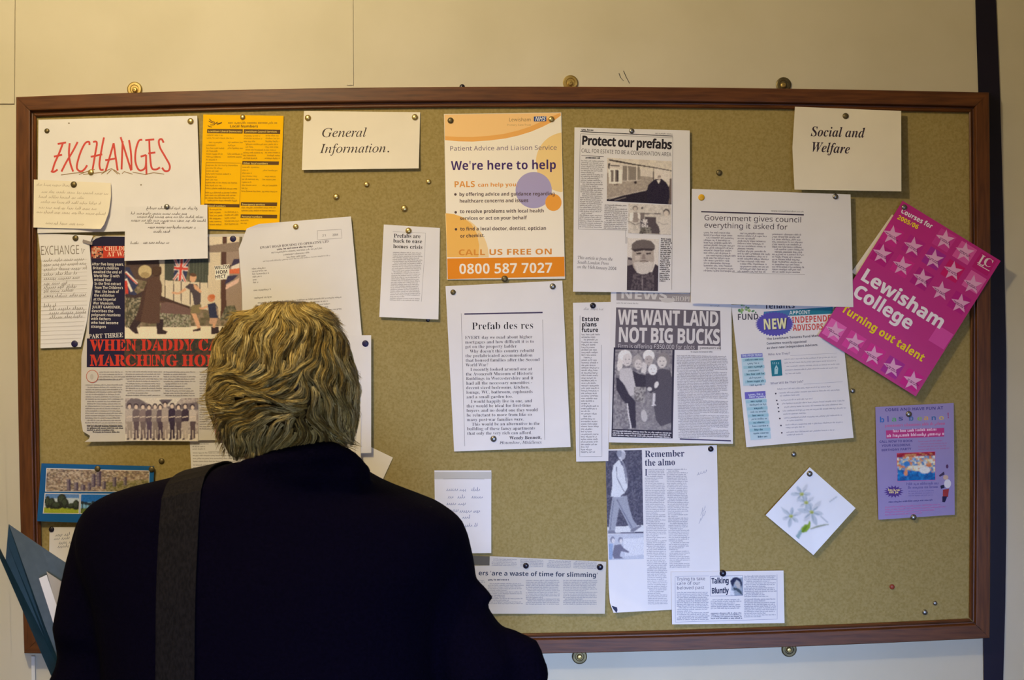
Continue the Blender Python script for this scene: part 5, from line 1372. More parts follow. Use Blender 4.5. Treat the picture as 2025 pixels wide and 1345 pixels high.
for i, (st, x0, x1) in enumerate(LN):
    y = 475 + i * 32.8
    p.text('T', st, (x0, y), (x1, y - (x1 - x0) * .012), 22, C(60, 54, 64))
p.text('R', 'Wendy Bennett,', (500, 1196), (733, 1192), 22, C(50, 44, 54))
p.text('I', 'Hounslow, Middlesex', (430, 1230), (733, 1226), 21, C(70, 64, 74))
p.end()

# -- Protect our prefabs
p = Paper('newspaper_cutting', 'tall cutting headed Protect our prefabs with a photograph of a man in a flat cap', 'newspaper cutting', quad=((1136, 252), (1364, 258), (1365.5, 579), (1133, 577)), base=6, lift=lambda u, v: .8 * v, mat=WHITE, group=CUT)
p.z0 = (1120, 220, 3.539)
p.begin('headline')
p.text('H', 'Protect our prefabs', (104, 234), (740, 266), 64, BK, track=-.05)
p.text('N', 'CALL FOR ESTATE TO BE A CONSERVATION AREA', (104, 288), (733, 316), 27, C(70, 62, 64))
p.begin('rule_line')
p.line(BK, [(98, 142), (745, 174)], 5)
p.line(GY, [(98, 158), (745, 186)], 2)
p.line(LG, [(98, 160), (84, 825), (425, 832)], 3)
p.line(LG, [(745, 180), (738, 1250)], 3)
p.line(LG, [(415, 832), (415, 925), (424, 925), (424, 880)], 3)
p.greek(105, 134, 186, 1, 1, 8, BK, seed=1, rag=0, bold=.45, slope=.04)
p.greek(610, 158, 745, 1, 1, 6, GY, seed=2, rag=0, slope=.04)
p.line(BK, [(105, 310), (262, 318)], 3)
p.begin('article_text')
TX2 = C(96, 88, 88)
p.greek(135, 330, 228, 1, 1, 9, BK, seed=3, rag=0, bold=.45, slope=.03)
p.greek(104, 350, 260, 35, 13.6, 6.6, TX2, slope=.03, shift=-.4, seed=4, rag=.05)
p.greek(268, 660, 428, 13, 13.4, 6.6, TX2, slope=.03, shift=-.4, seed=5, rag=.05)
p.greek(662, 897, 735, 23, 13.4, 7, C(60, 52, 54), slope=.03, shift=-.5, seed=6, rag=.15, bold=.42)
p.begin('handset_note')
IT = C(78, 70, 74)
p.text('I', 'This article is from the', (77, 1034), (326, 1046), 21, IT)
p.text('I', 'South London Press', (76, 1066), (297, 1076), 21, IT)
p.text('I', 'on the 16th January 2004', (76, 1098), (350, 1112), 21, IT)
p.end()
p.z0 = (1200, 300, 7.913)
p.photo('house_photograph', 'grey photograph of a man outside a low house', (5, 95), (1015, 150), (1013, 825), (-1, 772), cell=1.0)
p.mottle((5, 95), (1015, 150), (1015, 830), (-2, 770), 24, 18, [C(206, 196, 184), C(212, 202, 188), C(200, 190, 178)], 3)
p.mottle((5, 330), (740, 400), (630, 600), (0, 730), 26, 14, [C(158, 146, 136), C(168, 156, 144), C(150, 138, 130)], 5)
p.poly(C(206, 196, 186), [(5, 330), (540, 380), (720, 400), (720, 300), (5, 160)])
p.poly(C(58, 46, 44), [(25, 122), (130, 130), (400, 185), (740, 240), (1012, 292), (1012, 306), (740, 256), (400, 208), (130, 160), (40, 140)])
p.poly(C(140, 130, 120), [(245, 215), (520, 245), (525, 440), (245, 450)])
for x in (325, 470):
    p.line(C(214, 204, 192), [(x, 220), (x, 450)], 13)
for x in (270, 300, 350, 380, 410, 440, 500):
    p.line(C(110, 100, 96), [(x, 225), (x, 440)], 6)
p.poly(C(224, 216, 204), [(30, 260), (240, 280), (240, 500), (30, 500)])
for x in (62, 80, 130, 155):
    p.poly(C(120, 108, 102) if x < 140 else C(70, 60, 62), [(x, 285), (x + 26, 288), (x + 28, 470), (x + 2, 474)])
p.poly(C(54, 44, 46), [(60, 206), (200, 218), (200, 234), (60, 222)])
p.poly(C(54, 44, 46), [(20, 180), (50, 180), (44, 275), (24, 272)])
p.ell(C(50, 40, 42), 448, 482, 24, 22)
p.line(C(60, 50, 50), [(110, 520), (165, 512)], 10)
p.line(C(214, 206, 196), [(245, 462), (525, 445)], 8)
p.poly(C(38, 30, 42), [(0, 740), (260, 680), (630, 600), (1000, 700), (1012, 822), (-2, 775)])
p.line(C(196, 186, 178), [(30, 745), (260, 678), (620, 602)], 9)
p.line(C(150, 140, 136), [(120, 765), (300, 715)], 7)
p.line(C(70, 60, 60), [(735, 250), (728, 460)], 14)
p.poly(C(214, 204, 196), [(745, 262), (985, 300), (990, 480), (880, 440), (760, 440)])
p.poly(C(110, 96, 90), [(985, 420), (1014, 420), (1014, 815), (960, 812)])
p.poly(C(40, 32, 48), [(625, 610), (650, 520), (700, 468), (770, 425), (860, 425), (930, 480), (975, 560), (985, 700), (960, 815), (640, 800)])
p.poly(C(224, 216, 208), [(778, 440), (842, 445), (812, 502)])
p.ell(C(216, 204, 194), 822, 382, 42, 54)
p.ell(C(160, 146, 138), 822, 398, 30, 18)
p.ell(C(196, 184, 176), 822, 420, 22, 14)
p.line(C(110, 98, 94), [(800, 378), (845, 378)], 6)
p.photo('couple_photograph', 'pale photograph of two people at a table', (338, 812), (1010, 838), (1005, 1305), (335, 1275), cell=1.0)
p.mottle((338, 812), (1010, 838), (1005, 1305), (335, 1275), 26, 18, [C(198, 190, 182), C(206, 198, 190), C(188, 180, 172)], 8)
p.ell(C(110, 98, 96), 445, 885, 42, 40)
p.ell(C(190, 178, 168), 445, 895, 28, 34)
p.poly(C(150, 138, 132), [(410, 950), (490, 945), (520, 1040), (480, 1110), (400, 1100)])
p.poly(C(222, 216, 210), [(360, 960), (415, 945), (410, 1080), (350, 1090)])
p.poly(C(220, 214, 208), [(480, 950), (520, 980), (520, 1060), (490, 1040)])
p.line(C(90, 78, 80), [(340, 1090), (440, 1140), (520, 1120)], 10)
p.ell(C(80, 70, 72), 553, 880, 16, 18)
p.poly(C(120, 110, 108), [(520, 960), (590, 950), (590, 1060), (530, 1060)])
p.poly(C(84, 74, 78), [(600, 1015), (770, 1025), (770, 1110), (840, 1210), (820, 1285), (690, 1285), (600, 1190)])
p.line(C(80, 70, 74), [(590, 972), (845, 972)], 13)
p.mottle((515, 1060), (640, 1060), (640, 1200), (515, 1200), 8, 8, [C(60, 52, 60), C(150, 142, 144), C(210, 204, 202), C(90, 82, 88)], 3)
p.mottle((520, 1190), (700, 1180), (700, 1285), (510, 1280), 10, 7, [C(80, 74, 70), C(140, 134, 128), C(110, 104, 98)], 4)
p.poly(C(206, 198, 190), [(800, 1100), (860, 1010), (1000, 1010), (1004, 1300), (840, 1290)])
p.ell(C(84, 74, 76), 932, 950, 54, 56)
p.ell(C(204, 192, 182), 930, 968, 40, 48)
p.line(C(150, 140, 136), [(800, 1100), (880, 1140), (960, 1130)], 8)
p.end()
p.z0 = (1120, 220, 3.539)
p.photo('portrait_photograph', 'photograph of a bearded man in a flat cap', (428, 888), (648, 896), (640, 1258), (423, 1252), cell=.95)
p.quad(C(210, 202, 196), (428, 888), (648, 896), (640, 1258), (423, 1252))
p.poly(C(150, 140, 138), [(428, 1030), (470, 1025), (470, 1090), (426, 1080)])
p.poly(C(70, 60, 66), [(428, 1020), (468, 1030), (468, 1044), (428, 1040)])
p.poly(C(60, 50, 58), [(426, 1082), (462, 1072), (480, 1100), (520, 1140), (600, 1130), (622, 1068), (645, 1084), (640, 1258), (423, 1252)])
p.mottle((470, 1130), (610, 1125), (615, 1252), (450, 1250), 14, 10, [C(78, 68, 74), C(64, 54, 62), C(96, 86, 90)], 5)
p.line(C(140, 130, 132), [(530, 1150), (532, 1252)], 5)
p.poly(C(170, 158, 150), [(460, 970), (612, 970), (614, 1040), (604, 1100), (570, 1136), (530, 1142), (494, 1130), (468, 1090), (460, 1040)])
p.poly(C(198, 190, 184), [(470, 1060), (510, 1052), (540, 1062), (570, 1050), (608, 1058), (600, 1100), (570, 1136), (530, 1142), (494, 1130)])
p.poly(C(104, 94, 92), [(455, 968), (458, 930), (490, 905), (540, 897), (590, 907), (618, 935), (620, 966), (560, 972), (510, 974)])
p.poly(C(66, 56, 58), [(458, 966), (540, 958), (620, 962), (600, 980), (540, 974), (478, 984)])
for x in (508, 576):
    p.poly(C(70, 58, 58), [(x - 20, 992), (x + 18, 988), (x + 14, 1000), (x - 14, 1004)])
p.poly(C(140, 126, 120), [(534, 1000), (548, 1000), (556, 1036), (526, 1038)])
p.line(C(96, 82, 80), [(512, 1052), (540, 1046), (574, 1052)], 7)
p.poly(C(196, 184, 176), [(480, 1010), (516, 1012), (512, 1040), (484, 1042)])
p.end()

# -- Government gives council
p = Paper('newspaper_cutting', 'wide white photocopy headed Government gives council everything it asked for', 'newspaper cutting', quad=((1368, 373.5), (1682, 384.5), (1687.5, 607.5), (1366, 600)), base=8, lift=lambda u, v: 3 * u + 1.5 * v * v, mat=WHITE, group=CUT)
p.z0 = (1350, 360, 5.173)
p.begin('headline')
p.line(C(50, 38, 60), [(190, 304), (1240, 336)], 13)
p.text('N', 'www.icsouthlondon.co.uk', (905, 302), (1238, 311), 15, BK)
p.text('N', 'Government gives council', (218, 390), (1217, 414), 54, C(62, 50, 62))
p.text('N', 'everything it asked for', (218, 466), (1072, 488), 54, C(62, 50, 62))
p.begin('article_text')
TX3 = C(104, 94, 110)
p.greek(216, 524, 530, 16, 26, 13, TX3, slope=.02, seed=1, rag=.18)
p.greek(562, 532, 888, 16, 26, 13, TX3, slope=.02, seed=2, rag=.2)
p.greek(916, 542, 1242, 16, 25.6, 13, TX3, slope=.02, seed=3, rag=.15)
p.line(LG, [(505, 926), (1250, 948)], 3)
p.end()

# -- Social and Welfare card
p = Paper('paper_sign', 'creased cream card reading Social and Welfare in bold italics', 'sign', left=[(0, 1572, 211), (.5, 1567, 292), (1, 1571, 375)], right=[(0, 1782, 219.5), (1, 1782.5, 378.5)], base=14.5,
          lift=lambda u, v: -6.3 * (1 - v) * (1 - abs(u - .46) * 1.2) + 2 * v + 2.5 * abs(u - .46), mat=CREAM, thick=.5, nu=26)
p.z0 = (1350, 180, 4.309)
p.begin('lettering')
p.text('J', 'Social and', (1092, 384), (1552, 398), 82, C(60, 46, 56))
p.text('J', 'Welfare', (1096, 516), (1426, 534), 82, C(60, 46, 56))
p.end()

# -- narrow Estate plans cutting
p = Paper('newspaper_cutting', 'narrow strip cutting headed Estate plans future', 'newspaper cutting', quad=((1133, 599), (1209, 597), (1203, 912), (1139.5, 913)), base=1.8, lift=lambda u, v: .8 * v, mat=WHITE, group=CUT)
p.z0 = (1120, 570, 3.842)
p.begin('headline')
p.text('H', 'Estate', (116, 250), (250, 249), 31, BK)
p.text('H', 'plans', (116, 291), (232, 290), 31, BK)
p.text('H', 'future', (116, 333), (243, 332), 31, BK)
p.begin('article_text')
p.greek(116, 358, 250, 47, 19.4, 9, GY, shift=-.12, seed=4, rag=.28)
p.begin('rule_line')
p.line(LG, [(104, 208), (102, 1280), (270, 1278), (266, 430)], 3)
p.scrawl(130, 165, 270, 12, LG, 2, seed=3)
p.end()

# -- WE WANT LAND front page
p = Paper('newspaper_cutting', 'newspaper front page photocopy with white headline WE WANT LAND NOT BIG BUCKS', 'newspaper cutting', quad=((1208, 575), (1446, 583), (1449.5, 878), (1204, 875)), base=3.4, lift=lambda u, v: 2 * v * v, mat=WHITE, group=CUT)
p.z0 = (1120, 570, 3.842)
DGR = C(106, 98, 106)
p.begin('masthead', 'grey masthead band with pale letters')
p.quad(C(158, 150, 150), (380, 25), (945, 45), (943, 108), (380, 92))
p.text('H', 'NEWS', (408, 76), (770, 88), 66, C(214, 208, 204))
p.text('R', 'SHOPPER', (800, 96), (1010, 103), 36, C(206, 200, 194))
p.ell(C(206, 200, 196), 772, 92, 54, 18)
p.greek(380, 116, 540, 1, 1, 7, LG, seed=1, rag=0, slope=.03)
p.greek(1080, 136, 1165, 1, 1, 6, LG, seed=2, rag=0, slope=.03)
p.begin('title_band', 'dark band with white capitals')
p.quad(DGR, (378, 146), (1168, 172), (1174, 472), (370, 466))
HW = C(222, 216, 214)
p.text('H', 'WE WANT LAND', (392, 274), (1160, 288), 112, HW, track=-.03)
p.text('H', 'NOT BIG BUCKS', (390, 408), (1170, 424), 112, HW, track=-.03)
p.text('N', 'Firm is offering £350,000 for plots', (390, 456), (976, 464), 32, C(206, 200, 200))
p.quad(HW, (1000, 437), (1170, 440), (1172, 474), (1000, 470))
p.greek(1015, 462, 1160, 1, 1, 14, GY, seed=3, rag=0)
p.begin('photograph_border', 'dark border of the photograph')
p.poly(C(56, 50, 66), [(360, 450), (822, 468), (808, 1142), (342, 1130)])
p.photo('family_photograph', 'grey photograph of a family group', (372, 466), (806, 470), (796, 1082), (352, 1070), cell=1.0, grain=.07, gain=1.2)
p.mottle((372, 466), (806, 470), (796, 1082), (352, 1070), 34, 46, [C(128, 122, 126), C(140, 134, 136), C(112, 106, 112), C(150, 144, 144)], 3)
p.mottle((520, 800), (800, 800), (796, 1082), (500, 1075), 20, 24, [C(134, 128, 130), C(146, 140, 140), C(124, 118, 122)], 7)
p.poly(C(58, 52, 64), [(378, 680), (420, 690), (470, 800), (525, 860), (530, 1060), (494, 1066), (480, 1040), (455, 880), (420, 840), (380, 770)])
p.line(C(214, 208, 208), [(462, 875), (472, 960), (492, 1066)], 9)
p.ell(C(222, 216, 212), 445, 522, 52, 54)
p.poly(C(214, 206, 200), [(398, 520), (430, 560), (420, 630), (385, 625), (385, 580)])
p.ell(C(206, 198, 194), 462, 545, 36, 48)
p.poly(C(190, 184, 184), [(408, 612), (490, 604), (520, 660), (526, 740), (512, 815), (486, 818), (446, 740), (404, 690)])
p.ell(C(164, 156, 154), 540, 560, 40, 54)
p.ell(C(200, 192, 188), 546, 580, 28, 40)
p.poly(C(60, 54, 64), [(500, 625), (548, 650), (600, 660), (608, 745), (580, 770), (525, 745)])
p.mottle((512, 750), (604, 750), (592, 870), (520, 860), 8, 10, [C(110, 104, 106), C(140, 134, 132), C(164, 158, 154)], 9)
p.poly(C(206, 200, 196), [(580, 560), (615, 570), (602, 652), (566, 640)])
p.ell(C(224, 218, 214), 626, 512, 44, 44)
p.ell(C(178, 168, 164), 626, 548, 32, 36)
p.poly(C(74, 68, 77), [(600, 650), (700, 640), (700, 770), (640, 800), (606, 770)])
p.ell(C(228, 222, 218), 656, 618, 34, 42)
p.poly(C(84, 78, 86), [(690, 625), (730, 610), (790, 625), (816, 740), (806, 1020), (716, 1050), (680, 1000), (650, 800), (700, 770), (694, 690)])
p.ell(C(134, 126, 126), 738, 545, 52, 56)
p.ell(C(206, 198, 192), 726, 562, 36, 44)
p.ell(C(216, 210, 206), 684, 734, 15, 26, 20)
p.ell(C(206, 200, 196), 632, 766, 18, 16)
p.ell(C(186, 180, 178), 590, 970, 24, 46, -8)
p.poly(C(206, 200, 200), [(656, 800), (676, 800), (672, 880), (684, 894), (644, 894), (656, 880)])
for x, y in ((452, 540), (478, 540), (536, 575), (558, 575), (614, 540), (640, 540), (714, 555), (740, 556), (646, 614), (668, 614)):
    p.ell(C(104, 94, 98), x, y, 5, 4, n=8)
for x, y in ((466, 572), (548, 602), (628, 566), (728, 586), (657, 640)):
    p.line(C(96, 84, 90), [(x - 10, y), (x + 10, y)], 4)
p.begin('caption_band', 'dark caption band')
p.quad(C(52, 46, 62), (348, 1072), (800, 1090), (800, 1142), (346, 1130))
p.greek(352, 1088, 800, 3, 16, 8, C(220, 214, 216), slope=.04, seed=5, rag=.03, bold=.42, indent=0)
p.begin('article_text')
p.greek(838, 515, 1222, 52, 12.2, 6.2, C(150, 142, 146), slope=.02, shift=.3, seed=6, rag=.03)
p.line(C(70, 62, 96), [(862, 1146), (1250, 1160)], 9)
p.greek(945, 488, 1110, 1, 1, 7, GY, seed=8, rag=0)
p.end()

# -- tenants fund flyer
p = Paper('flyer', 'white flyer with a purple NEW starburst and pale blue side boxes', 'flyer', left=[(0, 1446, 603), (.5, 1462, 745), (1, 1476, 884.5)], right=[(0, 1660, 600), (1, 1688, 866)], base=2.2, lift=lambda u, v: 4 * v * v * (.4 + u), mat=WHITE)
p.z0 = (1420, 590, 4.34)
TEAL = C(40, 128, 150)
PUR = C(92, 84, 178)
p.begin('logo', 'green and grey fund logo')
for i in range(16):
    r = random.Random(i)
    p.ell([C(120, 170, 120), C(150, 180, 110), C(90, 140, 100), C(180, 190, 160)][i % 4], r.uniform(165, 330), r.uniform(52, 125), r.uniform(6, 16), r.uniform(6, 14), n=10)
p.text('B', 'FUND', (165, 187), (350, 182), 52, C(84, 80, 90))
p.begin('headline')
p.text('B', 'Tenants', (398, 90), (660, 84), 50, C(50, 46, 70))
p.poly(C(74, 124, 176), [(392, 115), (620, 98), (622, 150), (392, 158)])
p.poly(TEAL, [(620, 98), (985, 74), (985, 132), (622, 150)])
p.text('B', 'APPOINT', (612, 140), (792, 134), 32, C(226, 230, 232))
p.text('B', 'INDEPENDENT', (634, 214), (1052, 192), 54, C(212, 84, 78))
p.text('B', 'ADVISORS', (642, 280), (906, 268), 54, C(212, 84, 78))
p.begin('starburst', 'purple starburst reading NEW')
pts = []
for k in range(72):
    a = 2 * PI * k / 72
    r = 1.0 if k % 2 else .88
    pts.append((485 + 168 * r * math.cos(a), 220 + 108 * r * math.sin(a)))
p.poly(PUR, pts)
p.text('H', 'NEW', (394, 272), (600, 262), 92, C(50, 44, 90))
p.text('H', 'NEW', (388, 268), (592, 258), 90, C(232, 230, 180))
p.begin('body_text')
FT = C(88, 84, 96)
p.text('B', 'The Lewisham Tenants Fund Management', (415, 358), (980, 322), 19, FT)
p.text('B', 'Committee recently appointed', (416, 398), (760, 380), 19, FT)
p.text('B', 'as their new Independent Advisors.', (418, 436), (860, 408), 19, FT)
p.text('N', 'Who Are They?', (430, 492), (618, 480), 18, C(104, 98, 130))
p.text('N', 'What Will Be Their Job?', (450, 740), (732, 722), 18, C(104, 98, 130))
FL = C(176, 174, 184)
for i in range(5):
    p.greek(566 + i * 3, 528 + i * 31, [1018, 1010, 1040, 1020, 715][i], 1, 1, 8, FL, slope=-.045, seed=i, rag=0)
for i, (x, y, x1) in enumerate(((490, 786, 960), (522, 818, 1040), (530, 842, 705), (540, 880, 1040), (548, 910, 1080), (552, 940, 1065), (556, 972, 1090), (560, 1000, 760), (566, 1032, 1065), (572, 1056, 800), (578, 1092, 1065), (582, 1116, 745), (586, 1155, 990), (590, 1178, 725))):
    p.greek(x, y, x1, 1, 1, 9, FL, slope=-.05, seed=40 + i, rag=0)
for x, y in ((495, 818), (504, 877), (512, 908), (517, 940), (521, 972), (530, 1032), (540, 1092), (547, 1155)):
    p.ell(C(70, 66, 80), x, y, 7, 7, n=8)
p.line(FL, [(620, 492), (1020, 470)], 2)
p.line(FL, [(735, 738), (1070, 716)], 2)
p.begin('side_box', 'pale blue and purple boxes of contacts')
LB = C(190, 214, 224)
LB2 = C(162, 202, 214)
p.poly(LB, [(200, 512), (384, 504), (402, 742), (216, 752)])
p.quad(C(124, 128, 196), (196, 480), (380, 470), (382, 502), (198, 512))
p.poly(LB, [(232, 868), (410, 858), (456, 1204), (280, 1218)])
p.quad(C(112, 104, 190), (228, 806), (406, 796), (410, 852), (232, 866))
p.text('B', 'THE PPCR TEAM', (204, 503), (376, 494), 18, C(214, 220, 236))
p.greek(262, 836, 375, 1, 1, 14, C(200, 206, 232), slope=-.05, seed=1, rag=0, bold=.4)
p.greek(240, 856, 400, 1, 1, 14, C(200, 206, 232), slope=-.05, seed=2, rag=0, bold=.4)
SB = C(74, 110, 130)
for i in range(8):
    x, y = 214 + i * 3.2, 528 + i * 31
    if i % 2 == 0: p.quad(LB2, (x - 4, y - 8), (x + 176, y - 18), (x + 178, y + 8), (x - 2, y + 18))
    p.greek(x + (18 if i % 2 == 0 else 36), y + 8, x + (160 if i % 2 == 0 else 135), 1, 1, 11, SB, slope=-.05, seed=i, rag=0, bold=.42 if i % 2 == 0 else .28)
for i in range(11):
    x, y = 246 + i * 4, 884 + i * 30.5
    if i % 2 == 0 and i < 9: p.quad(LB2, (x - 6, y - 8), (x + 170, y - 18), (x + 172, y + 8), (x - 4, y + 18))
    p.greek(x + (34 if i % 2 == 0 else 22), y + 8, x + (125 if i % 2 == 0 else 150), 1, 1, 11, SB, slope=-.05, seed=20 + i, rag=0, bold=.42 if i % 2 == 0 else .28)
p.begin('small_emblem', 'teal emblem of a house')
p.quad(C(36, 120, 140), (450, 534), (540, 526), (552, 662), (462, 670))
p.poly(C(170, 206, 212), [(500, 570), (516, 600), (512, 650), (484, 652), (484, 604)])
p.poly(C(36, 120, 140), [(500, 592), (506, 606), (496, 608)])
for x in (470, 486, 502, 518):
    p.line(C(170, 206, 212), [(x, 548), (x + 2, 566)], 5)
p.end()

# -- prospectus and the sheet behind it
p = Paper('blank_sheet', 'white sheet tucked behind the magenta college prospectus', 'sheet', quad=((1764, 424), (1838, 470), (1760, 596), (1684, 538)), base=3, mat=CREAM)
p = Paper('prospectus', 'magenta college prospectus with pale stars, hung at a tilt', 'booklet', quad=((1785, 397), (1979, 516), (1811, 784), (1618, 664)), base=9.5, lift=lambda u, v: 1.5 * v + 6.0 * u * (1 - .4 * v), mat=M_PINK, thick=.4)
p.z0 = (1600, 380, 3.2025)
e1, e2 = (625 / 733, 385 / 733), (-.55, .835)
def qd(cx, cy, col, h=57):
    p.quad(col, (cx - h * e1[0] - h * e2[0], cy - h * e1[1] - h * e2[1]), (cx + h * e1[0] - h * e2[0], cy + h * e1[1] - h * e2[1]),
           (cx + h * e1[0] + h * e2[0], cy + h * e1[1] + h * e2[1]), (cx - h * e1[0] + h * e2[0], cy - h * e1[1] + h * e2[1]), n=2)
for cx, cy, c in ((985, 385, C(222, 92, 164)), (1045, 570, C(224, 100, 170)), (160, 875, C(232, 104, 182)), (790, 420, C(170, 44, 148)), (910, 500, C(206, 26, 108)), (855, 305, C(206, 64, 148)), (525, 275, C(206, 44, 140)),
                  (1110, 455, C(190, 30, 118)), (660, 345, C(190, 40, 136)), (285, 950, C(222, 70, 160)), (410, 1030, C(216, 52, 150)), (530, 1110, C(176, 50, 152)), (650, 1190, C(210, 40, 142)), (835, 920, C(218, 80, 166)), (460, 400, C(186, 30, 128)), (590, 470, C(210, 46, 140)), (715, 550, C(180, 34, 130)), (950, 700, C(186, 32, 132))):
    p.begin('colour_patch')
    qd(cx, cy, c)
STC = C(232, 170, 206)
p.begin('star_pattern', 'pale pink stars with small captions')
for cx, cy in ((525, 272), (657, 346), (790, 424), (910, 500), (860, 300), (985, 380), (460, 392), (588, 468), (715, 547), (1035, 585), (835, 626), (957, 706), (162, 880), (287, 952), (406, 1034), (527, 1112), (655, 1195)):
    pts = []
    for k in range(10):
        a = math.radians(-90 + 10 + 36 * k)
        r = 64 if k % 2 == 0 else 27
        pts.append((cx + r * math.cos(a), cy + r * math.sin(a)))
    p.poly(STC, pts)
    for k in range(2):
        p.greek(cx - 40 + k * 6, cy - 16 + k * 14, cx + 38, 1, 1, 6, C(120, 40, 100), slope=.6, seed=int(cx) + k, rag=.2, bold=.4)
p.begin('date_lettering', 'white and yellow course dates')
PW = C(246, 236, 242)
PY = C(244, 214, 40)
p.text('H', 'Courses for', (578, 128), (774, 232), 30, PW)
p.text('H', '2005/06', (556, 168), (686, 236), 28, PY)
p.begin('title_lettering')
p.text('H', 'Lewisham', (318, 548), (836, 872), 84, PW, track=-.02)
p.text('H', 'College', (268, 650), (636, 876), 84, PW, track=-.02)
p.begin('slogan_lettering', 'yellow slogan')
p.text('H', 'Turning out talent', (200, 752), (716, 1076), 50, PY)
p.begin('college_emblem', 'white two-letter emblem')
p.text('R', 'L', (1062, 446), (1104, 472), 62, C(238, 214, 220))
p.text('R', 'C', (1096, 452), (1146, 482), 52, C(238, 214, 220))
p.line(C(238, 214, 220), [(1066, 456), (1142, 500)], 5)
p.end()
_pv = []
for dd in ((.0080, .0134, .0120, .0060), (.0084, .0140, .0132, .0096)):
    for (x, y), q in zip(((1786, 399), (1977, 517), (1810, 781.5), (1620.5, 663)), dd):
        _pv.append(W(x, y, -q))
mesh_obj('page_block', _pv, [(0, 1, 2, 3), (7, 6, 5, 4), (0, 4, 5, 1), (1, 5, 6, 2), (2, 6, 7, 3), (3, 7, 4, 0)], WHITE, parent=p.obj)['label'] = 'white page edges below the cover'

# -- lilac leaflet
p = Paper('leaflet', 'lilac fun day leaflet with a bright picture in the middle, creased across', 'leaflet', quad=((1731, 805), (1886, 797), (1888, 1018), (1737, 1028)), base=2.2, lift=lambda u, v: 5 * (1 - abs(v - .47) / .53) + 1.5 * v, mat=M_LIL)
p.z0 = (1725, 790, 10.76)
p.begin('headline')
DB = C(78, 70, 140)
p.text('B', 'COME AND HAVE FUN AT', (270, 255), (1510, 210), 62, DB)
for ch, x, y, col in (('b', 150, 490, C(60, 110, 190)), ('l', 310, 480, C(96, 90, 170)), ('a', 410, 470, C(96, 170, 110)), ('s', 550, 450, C(80, 90, 150)), ('b', 770, 455, C(80, 120, 170)), ('e', 950, 450, C(150, 180, 100)),
                      ('a', 1090, 440, C(220, 170, 100)), ('n', 1250, 440, C(60, 110, 170)), ('o', 1415, 435, C(220, 190, 110)), ('!', 1590, 400, C(180, 60, 110))):
    p.text('B', ch, (x, y), (x + (115 if ch not in 'l!' else 55), y - 3), 115 if ch in 'bl!' else 100, col)
p.begin('pink_band', 'pink band with pale lettering')
PK = C(196, 84, 150)
p.greek(270, 590, 1520, 1, 1, 45, C(196, 110, 160), slope=-.04, seed=3, rag=0, bold=.35)
p.quad(C(190, 60, 130), (290, 660), (1530, 605), (1530, 790), (300, 835))
p.greek(440, 700, 1360, 1, 1, 42, C(232, 190, 214), slope=-.04, seed=4, rag=0, bold=.4)
p.greek(310, 805, 1520, 1, 1, 46, C(232, 190, 214), slope=-.04, seed=5, rag=0, bold=.4)
p.begin('body_text')
p.text('B', 'CALL NOW TO BOOK', (150, 925), (860, 905), 48, DB)
p.text('B', 'YOUR CHILDRENS', (200, 1010), (810, 990), 48, DB)
p.text('B', 'BIRTHDAY PARTY', (195, 1105), (830, 1075), 48, DB)
p.z0 = (1700, 780, 4.98)
p.greek(580, 470, 890, 4, 26, 10, C(176, 110, 160), slope=-.04, seed=6, rag=.3)
p.greek(460, 895, 770, 1, 1, 18, C(120, 110, 170), slope=-.03, seed=7, rag=0, bold=.35)
p.greek(475, 930, 760, 1, 1, 18, C(120, 110, 170), slope=-.03, seed=8, rag=0, bold=.35)
p.greek(480, 960, 760, 3, 22, 9, C(130, 120, 176), slope=-.03, seed=9, rag=.3)
p.greek(285, 1068, 710, 1, 1, 12, DB, slope=-.05, seed=10, rag=0)
p.greek(250, 1118, 860, 4, 25, 12, C(196, 120, 180), slope=-.05, seed=11, rag=.2)
p.begin('picture_border')
p.quad(C(196, 110, 170), (362, 578), (746, 560), (748, 846), (368, 858))
p.photo('colour_picture', 'bright picture of a play area', (368, 582), (742, 566), (744, 842), (372, 852), cell=1.2, gain=1.05)
p.mottle((368, 582), (742, 566), (744, 842), (372, 852), 20, 15, [C(236, 214, 150), C(220, 130, 80), C(150, 180, 210), C(240, 230, 210), C(90, 140, 190), C(216, 160, 120)], 2)
p.mottle((368, 582), (742, 566), (742, 600), (368, 622), 14, 3, [C(168, 40, 60), C(190, 60, 70), C(150, 30, 50), C(200, 140, 90)], 3)
p.mottle((374, 740), (744, 770), (744, 842), (374, 850), 16, 5, [C(20, 110, 180), C(40, 130, 200), C(30, 90, 160)], 5)
p.ell(C(236, 232, 226), 640, 745, 55, 36)
p.ell(C(60, 130, 200), 465, 685, 32, 28)
p.ell(C(230, 150, 100), 455, 775, 18, 30)
p.begin('badge', 'dark purple spiky badge')
pts = []
for k in range(32):
    a = 2 * PI * k / 32
    r = 1 if k % 2 else .66
    pts.append((335 + 100 * r * math.cos(a), 958 + 62 * r * math.sin(a)))
p.poly(C(86, 60, 140), pts)
p.greek(280, 952, 392, 1, 1, 16, C(226, 206, 150), seed=12, rag=0, bold=.42)
p.greek(290, 974, 385, 1, 1, 16, C(226, 206, 150), seed=13, rag=0, bold=.42)
p.begin('small_figure', 'small dark and white blotchy figure')
p.poly(C(70, 56, 90), [(780, 800), (830, 760), (836, 790), (790, 812)])
p.ell(C(206, 176, 160), 848, 818, 26, 24)
p.ell(C(226, 222, 230), 866, 880, 34, 44)
p.poly(C(40, 40, 70), [(795, 900), (830, 890), (836, 920), (800, 930)])
p.poly(C(160, 56, 60), [(820, 940), (880, 930), (870, 1010), (820, 1010)])
p.poly(C(36, 30, 70), [(814, 1005), (862, 1005), (840, 1062), (815, 1060)])
p.ell(C(90, 56, 100), 862, 710, 12, 20)
p.end()

